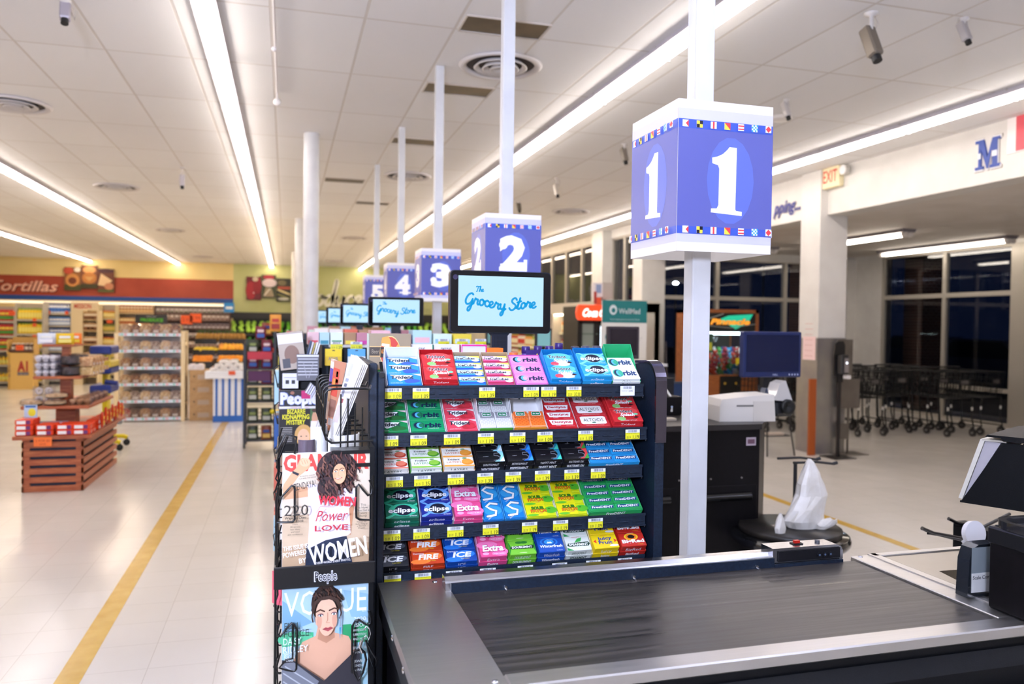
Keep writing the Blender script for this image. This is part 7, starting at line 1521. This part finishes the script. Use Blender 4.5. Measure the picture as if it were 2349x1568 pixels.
for k in(0,1):
    xa=.03+k*(w/2-.01); xb=xa+w/2-.05
    q=MB(); 
    for b_ in((xa,xb,.16,.2),(xa,xb,hz-.06,hz-.02),(xa,xa+.04,.16,hz-.02),(xb-.04,xb,.16,hz-.02)): q.box(b_[0],b_[1],-.01,.02,b_[2],b_[3],'1a1816')
    dfr=q.build('door_frame',t)
    q=MB(); q.box(xa+.04,xb-.04,.0,.018,.2,hz-.06,mat('8a948c',.15)); q.build('door_glass',dfr)
q=MB(); q.box(w*.5+.05,w*.5+.07,-.004,0,.4,hz-.1,mat('d8eaff',.4,emis=3)); q.build('door_light',t)
for k,z in enumerate((.45,.85,1.2,1.5)):
    q=MB(); q.box(.06,w-.06,-.003,-.0,z-.02,z,'5a6a60'); q.build('inner_shelf',t)
p=at(1383,662,Y=Yk-.05)
q=MB(); q.box(-.10,.06,0,.12,-.09,.15,'e4e0e4'); q.box(-.06,.03,-.003,0,-.02,.12,'8aa0c8'); q.box(-.10,-.05,-.004,0,-.20,.0,'a83a34'); q.box(-.05,.03,-.002,.1,-.22,-.10,'e8603a'); q.box(.06,.24,0,.14,-.12,.16,'b8b0a8'); q.box(-.02,.14,.05,.10,-.28,-.08,'9a948c')
solo(q,'display_box','white and blue promotional box standing on the drinks cooler','box',(p.x,Yk+.1,H+.23))
# ================================================================ claw machine
Yc=11.6; a=at(1612,708,Y=Yc); c=at(1738,870,Y=Yc); x0=a.x; w=c.x-a.x
t=thing('claw_machine','oak framed claw machine full of plush toys with neon header','claw machine',(x0,Yc,0)); H=a.z
q=MB(); q.box(0,w,0,.9,0,.84,M_oak); q.box(0,.06,0,.9,.84,H,M_oak); q.box(w-.06,w,0,.06,.84,H,M_oak); q.box(0,w,0,.9,H-.06,H,M_oak); q.box(w-.06,w,.84,.9,.84,H,M_oak); q.build('cabinet',t)
q=MB(); q.box(.06,w-.06,.01,.06,H-.36,H-.06,'101418'); F=FRONT(.06,.01,H-.36); ww=w-.12
q.art(F,ww,.30,[('p',[(.15,.5),(.45,.85),(.95,.95),(.85,.45),(.6,.1),(.45,.35)],mat('1cb890',.4,emis=.5)),('s',[(0,.62),(.35,.95)],.05,'b0b4b0'),('s',[(.05,.28),(.5,.18),(1,.4)],.04,'9aa09c'),('t','Pinnacle',.48,.52,.30,mat('f0a030',.4,emis=.5),{'w':-.80,'b':.04,'s':.3,'o':'b84a10'})],dz=.003,z0=.003); q.build('header_panel',t)
q=MB(); q.box(.06,w-.06,.80,.84,.84,H-.36,mat('2a3434',.3)); q.box(.3*w,.33*w,.78,.80,.84,H-.4,'6a7470');q.box(.62*w,.66*w,.78,.80,.84,H-.4,'1a2020'); q.build('back_panel',t)
q=MB(); q.box(.08,w-.08,.1,.16,H-.42,H-.38,mat('c8e8e8',.4,emis=14)); q.build('added_cabinet_glow',t)  # glowing bar added inside to brighten the plush toys
q=MB(); q.quad([(.06,.005,.84),(w-.06,.005,.84),(w-.06,.005,H-.36),(.06,.005,H-.36)],M_glass); q.build('front_glass',t)
q=MB(); q.box(.32*w,.68*w,-.02,.0,.38,.82,'14120f'); q.box(.42*w,.58*w,-.024,-.02,.45,.50,'d8d030'); cdr=q.build('coin_door',t)
for u_ in(.4,.6): q=MB(); q.cyl((u_*w,-.03,.7),(u_*w,-.02,.7),.02,'c8a040',10); q.build('coin_button',cdr)
q=MB(); q.box(.60*w,.70*w,-.006,0,1.0,1.12,mat('e8d020',.5)); q.build('yellow_note',t)
q=MB(); q.box(.07,.2,-.003,.0,H-.72,H-.40,'3a5a4a'); q.box(.09,.18,-.005,0,H-.68,H-.55,'c8c840'); q.build('sticker',t)
q=MB(); q.cyl((.45*w,.45,1.5),(.45*w,.45,H-.4),.01,M_chrome,8); 
for k in range(3): q.tube([(.45*w,.45,1.5),(.45*w+.07*math.cos(k*2.1),.45+.07*math.sin(k*2.1),1.45),(.45*w+.03*math.cos(k*2.1),.45+.03*math.sin(k*2.1),1.38)],.005,M_chrome,6)
q.build('claw',t)
tc_=['c83028','e8e0e0','d8402c','2a90c8','f0c030','e85a3a','3a6ab8','b82a48','f4f0ec','e87a30','4a9a4a','6a3a8a']
def plush(c):
    q=MB(); q.ball((0,0,.06),.06,mat(c,.9),9); q.ball((0,-.01,.14),.045,mat(c,.9),9); q.ball((-.035,0,.18),.018,mat(c,.9),6); q.ball((.035,0,.18),.018,mat(c,.9),6); q.ball((-.06,-.02,.08),.022,mat(c,.9),6); q.ball((.06,-.02,.08),.022,mat(c,.9),6); q.ball((-.03,-.05,.015),.022,mat(c,.9),6); q.ball((.03,-.05,.015),.022,mat(c,.9),6); q.ball((0,-.05,.135),.014,'f4f0ec',6); return q
cn={'c83028':'red','e8e0e0':'white','d8402c':'scarlet','2a90c8':'sky blue','f0c030':'yellow','e85a3a':'coral','3a6ab8':'blue','b82a48':'crimson','f4f0ec':'cream','e87a30':'orange','4a9a4a':'green','6a3a8a':'purple'}
random.seed(12)
for k in range(4):
    for i in range(6-k//2):
        for j in range(3):
            c_=tc_[(i*5+j*3+k*7)%12]; x=x0+.14+(w-.28)*i/(5-k//2)+random.uniform(-.02,.02)
            zp=.842+.095*k*(.75 if i<2 or k<2 else .9)
            item('pl'+c_,lambda c_=c_:plush(c_),'plush_toy','%s plush toy in the claw machine, %s layer, %s row'%(cn[c_],('lowest','second','third','top')[k],('front','middle','back')[j]),'plush toy',(x,Yc+.16+.2*j,zp),random.uniform(-.8,.8),'plush toys in the claw machine')
# ================================================================ by the big column
pz=at(1860,1041,Z=0); 
q=MB(); q.box(-.05,.05,0,.03,0,.98,mat('a8501c',.5)); solo(q,'wood_board','orange-brown upright board leaning at the left of the steel wrapped column','board',(6.50,8.64,0))
q=MB(); a=at(1842,771,X=6.585); c=at(1870,826,X=6.585); M=LEFTF(6.588,0,0); q.box(-a.y,-c.y,c.z,a.z,0,.003,'f0d0cc',M)
for k in range(7): q.box(-a.y+.04,-c.y-.06,c.z+.05+.07*k,c.z+.056+.07*k,.003,.004,'d09890',M)
solo(q,'paper_notice','pale pink paper notice taped on the column above the steel wrap','notice',(0,0,0))
# sanitizer stand
t=thing('sanitizer_stand','black hand sanitizer dispenser on a slim black stand','sanitizer stand',(6.72,8.42,0))
q=MB(); q.box(-.018,.018,-.01,.02,.0,1.1,'1a1718'); q.build('pole',t); q=MB(); q.box(-.16,.16,-.15,.15,0,.01,'26211f'); q.build('base_plate',t)
q=MB(); q.prism([(-.075,1.02),(-.085,1.30),(-.07,1.44),(-.03,1.47),(.05,1.47),(.075,1.42),(.07,1.02)],-.02,0,mat('141214',.35),FRONT(0,-.0,0)); q.box(-.05,.05,-.002,0,.95,1.02,'141214'); q.build('backboard',t)
q=MB(); q.box(-.05,.06,-.10,0,1.06,1.30,mat('2a2829',.4),bev=.012); q.box(-.01,.05,-.104,-.10,1.08,1.26,'8a8280'); q.ball((.02,-.106,1.2),.013,mat('e8f0ff',.3,emis=1.5)); q.build('dispenser',t)
q=MB(); q.box(.02,.08,-.12,-.03,1.0,1.045,'e8e4e4',bev=.008); q.build('drip_cup',t)
# grey metal sign frame
t=thing('metal_sign_frame','grey steel sign frame standing right of the sanitizer','sign frame',(6.98,8.62,0))
gm=noisy('grey_steel_sheet','6a625a','7a7268',3,.45,.6)
q=MB(); q.box(-.13,.10,0,.02,.98,1.49,gm,bev=.004); q.build('upper_panel',t); q=MB(); q.box(-.10,.20,-.02,.0,.60,.98,gm,bev=.004); q.build('leaflet_box',t); q=MB(); q.box(-.10,.04,0,.015,.2,.40,gm); q.build('lower_panel',t)
for x in(-.11,.05): q=MB(); q.box(x-.012,x+.012,0,.02,.0,.98,gm); q.build('leg',t)
q=MB(); q.box(-.16,.28,-.12,.18,0,.008,gm); q.build('base_plate',t)
# small wire rack behind the orange board
t=thing('wire_stand','black wire stand with pamphlets left of the orange-brown board','wire stand',(6.05,8.75,0))
for x in(-.16,.16):
    q=MB(); q.tube([(x*1.25,-.1,0),(x*.6,.1,1.25)],.010,'1a1718',8); q.build('leg',t)
for z in(.25,.55,.85,1.1): q=MB(); q.tube([(-.17,-.04,z),(.17,-.04,z),(.17,.12,z),(-.17,.12,z),(-.17,-.04,z)],.007,'1a1718',6); q.box(-.16,.16,-.03,.11,z-.004,z,'2a2624'); q.build('wire_tray',t)
for k,(z,c_) in enumerate(((.255,'c8b8a8'),(.555,'b8503a'),(.855,'d8c8b8'),(1.105,'e0d8c4'))): 
    q=MB(); q.box(-.12,.10,-.02,.08,0,.03,c_); solo(q,'pamphlet_stack','stack of pamphlets on the %s tray of the black wire stand'%('lowest','second','third','top')[k],'pamphlets',(6.05,8.75,z+.001),.2*k,'pamphlets on the wire stand')
# ================================================================ shopping carts
def cart():
    t=thing('shopping_cart','tmp','shopping cart'); bk=mat('0c0a09',.45,.2); hw=.27
    q=MB()
    # basket: tapered wire box, handle at +Y end, nose at -Y end
    def cor(s,e,z): 
        w=hw if e>0 else hw*.80; y=.42 if e>0 else -.42-(.0 if z>.8 else -.07); return (s*w,y,z)
    for z in(.58,.68,.78,.88,.98):
        zz_=z; q.tube([cor(-1,1,zz_),cor(-1,-1,zz_),cor(1,-1,zz_),cor(1,1,zz_),cor(-1,1,zz_)],.004 if z<.98 else .009,bk,5)
    for k in range(9):
        u=k/8; 
        for s in(-1,1): 
            a=Vector(cor(s,1,.98)).lerp(Vector(cor(s,-1,.98)),u); b_=Vector(cor(s,1,.58)).lerp(Vector(cor(s,-1,.58)),u); q.tube([a,b_],.0055,bk,4)
        for e in(-1,1):
            a=Vector(cor(-1,e,.98)).lerp(Vector(cor(1,e,.98)),u); b_=Vector(cor(-1,e,.58)).lerp(Vector(cor(1,e,.58)),u); q.tube([a,b_],.0055,bk,4)
        a=Vector(cor(-1,1,.58)).lerp(Vector(cor(1,1,.58)),u); b_=Vector(cor(-1,-1,.58)).lerp(Vector(cor(1,-1,.58)),u); q.tube([a,b_],.0055,bk,4)
    q.build('wire_basket',t)
    q=MB(); q.box(-.09,.09,-.435,-.43,.80,.88,mat('2a2624',.5)); q.text('HEB',0,.84,.05,'6a6460',FRONT(0,-.436,0),z=.001,bold=.05); q.build('name_plate',t)
    for s in(-1,1):
        q=MB(); q.tube([(s*.26,.40,1.0),(s*.25,.38,.6),(s*.25,.35,.14)],.011,bk,7); q.tube([(s*.215,-.36,.58),(s*.22,-.34,.30),(s*.23,-.38,.14),(s*.25,.35,.14)],.011,bk,7); q.build('side_frame',t)
        q=MB(); q.cyl((s*.218,-.352,.40),(s*.218,-.352,.45),.014,mat('d8d4cc',.4),8); q.build('bumper',t)
    q=MB(); q.tube([(-.26,.42,1.02),(.26,.42,1.02)],.015,'1a1a1c',8); q.build('handle',t)
    for s in(-1,1):
        for y_ in(-.36,.33):
            q=MB(); q.cyl((s*.23-.014,y_,.062),(s*.23+.014,y_,.062),.062,mat('2a2624',.5),14); q.cyl((s*.23-.016,y_,.062),(s*.23+.016,y_,.062),.025,'8a8680',8); wh=q.build('wheel',t); q=MB(); q.box(s*.23-.018,s*.23+.018,y_-.01,y_+.01,.06,.14,'1a1816'); q.build('caster_fork',wh)
    return t
C0=None
for i,(x,y_,rz,l) in enumerate(((8.55,10.35,.0,'shopping cart at the front, left group, just right of the sign frame'),(8.60,10.75,.0,'second shopping cart nested behind the front left one'),(8.65,11.15,.0,'third shopping cart nested in the left line'),(7.95,10.75,.05,'shopping cart half hidden behind the sign frame'),(8.0,11.2,.05,'shopping cart nested behind the half hidden one'),(9.22,10.55,0,'shopping cart in the middle line, front'),(9.25,10.95,0,'second shopping cart of the middle line'),(9.95,10.05,-.05,'front shopping cart of right line by the dark window'),(9.95,10.45,-.05,'second shopping cart of the right line'),(9.95,10.85,-.05,'third shopping cart of the right line'),(10.6,10.15,.1,'rightmost shopping cart near the door frame'),(7.4,11.0,.0,'farthest left shopping cart behind the steel column'))):
    if C0 is None: C0=cart(); C0.location=(x,y_,0); C0.rotation_euler=(0,0,rz); C0['label']=l; C0['group']='shopping carts by the windows'
    else: dup(C0,(x,y_,0),rz,l,'shopping carts by the windows')
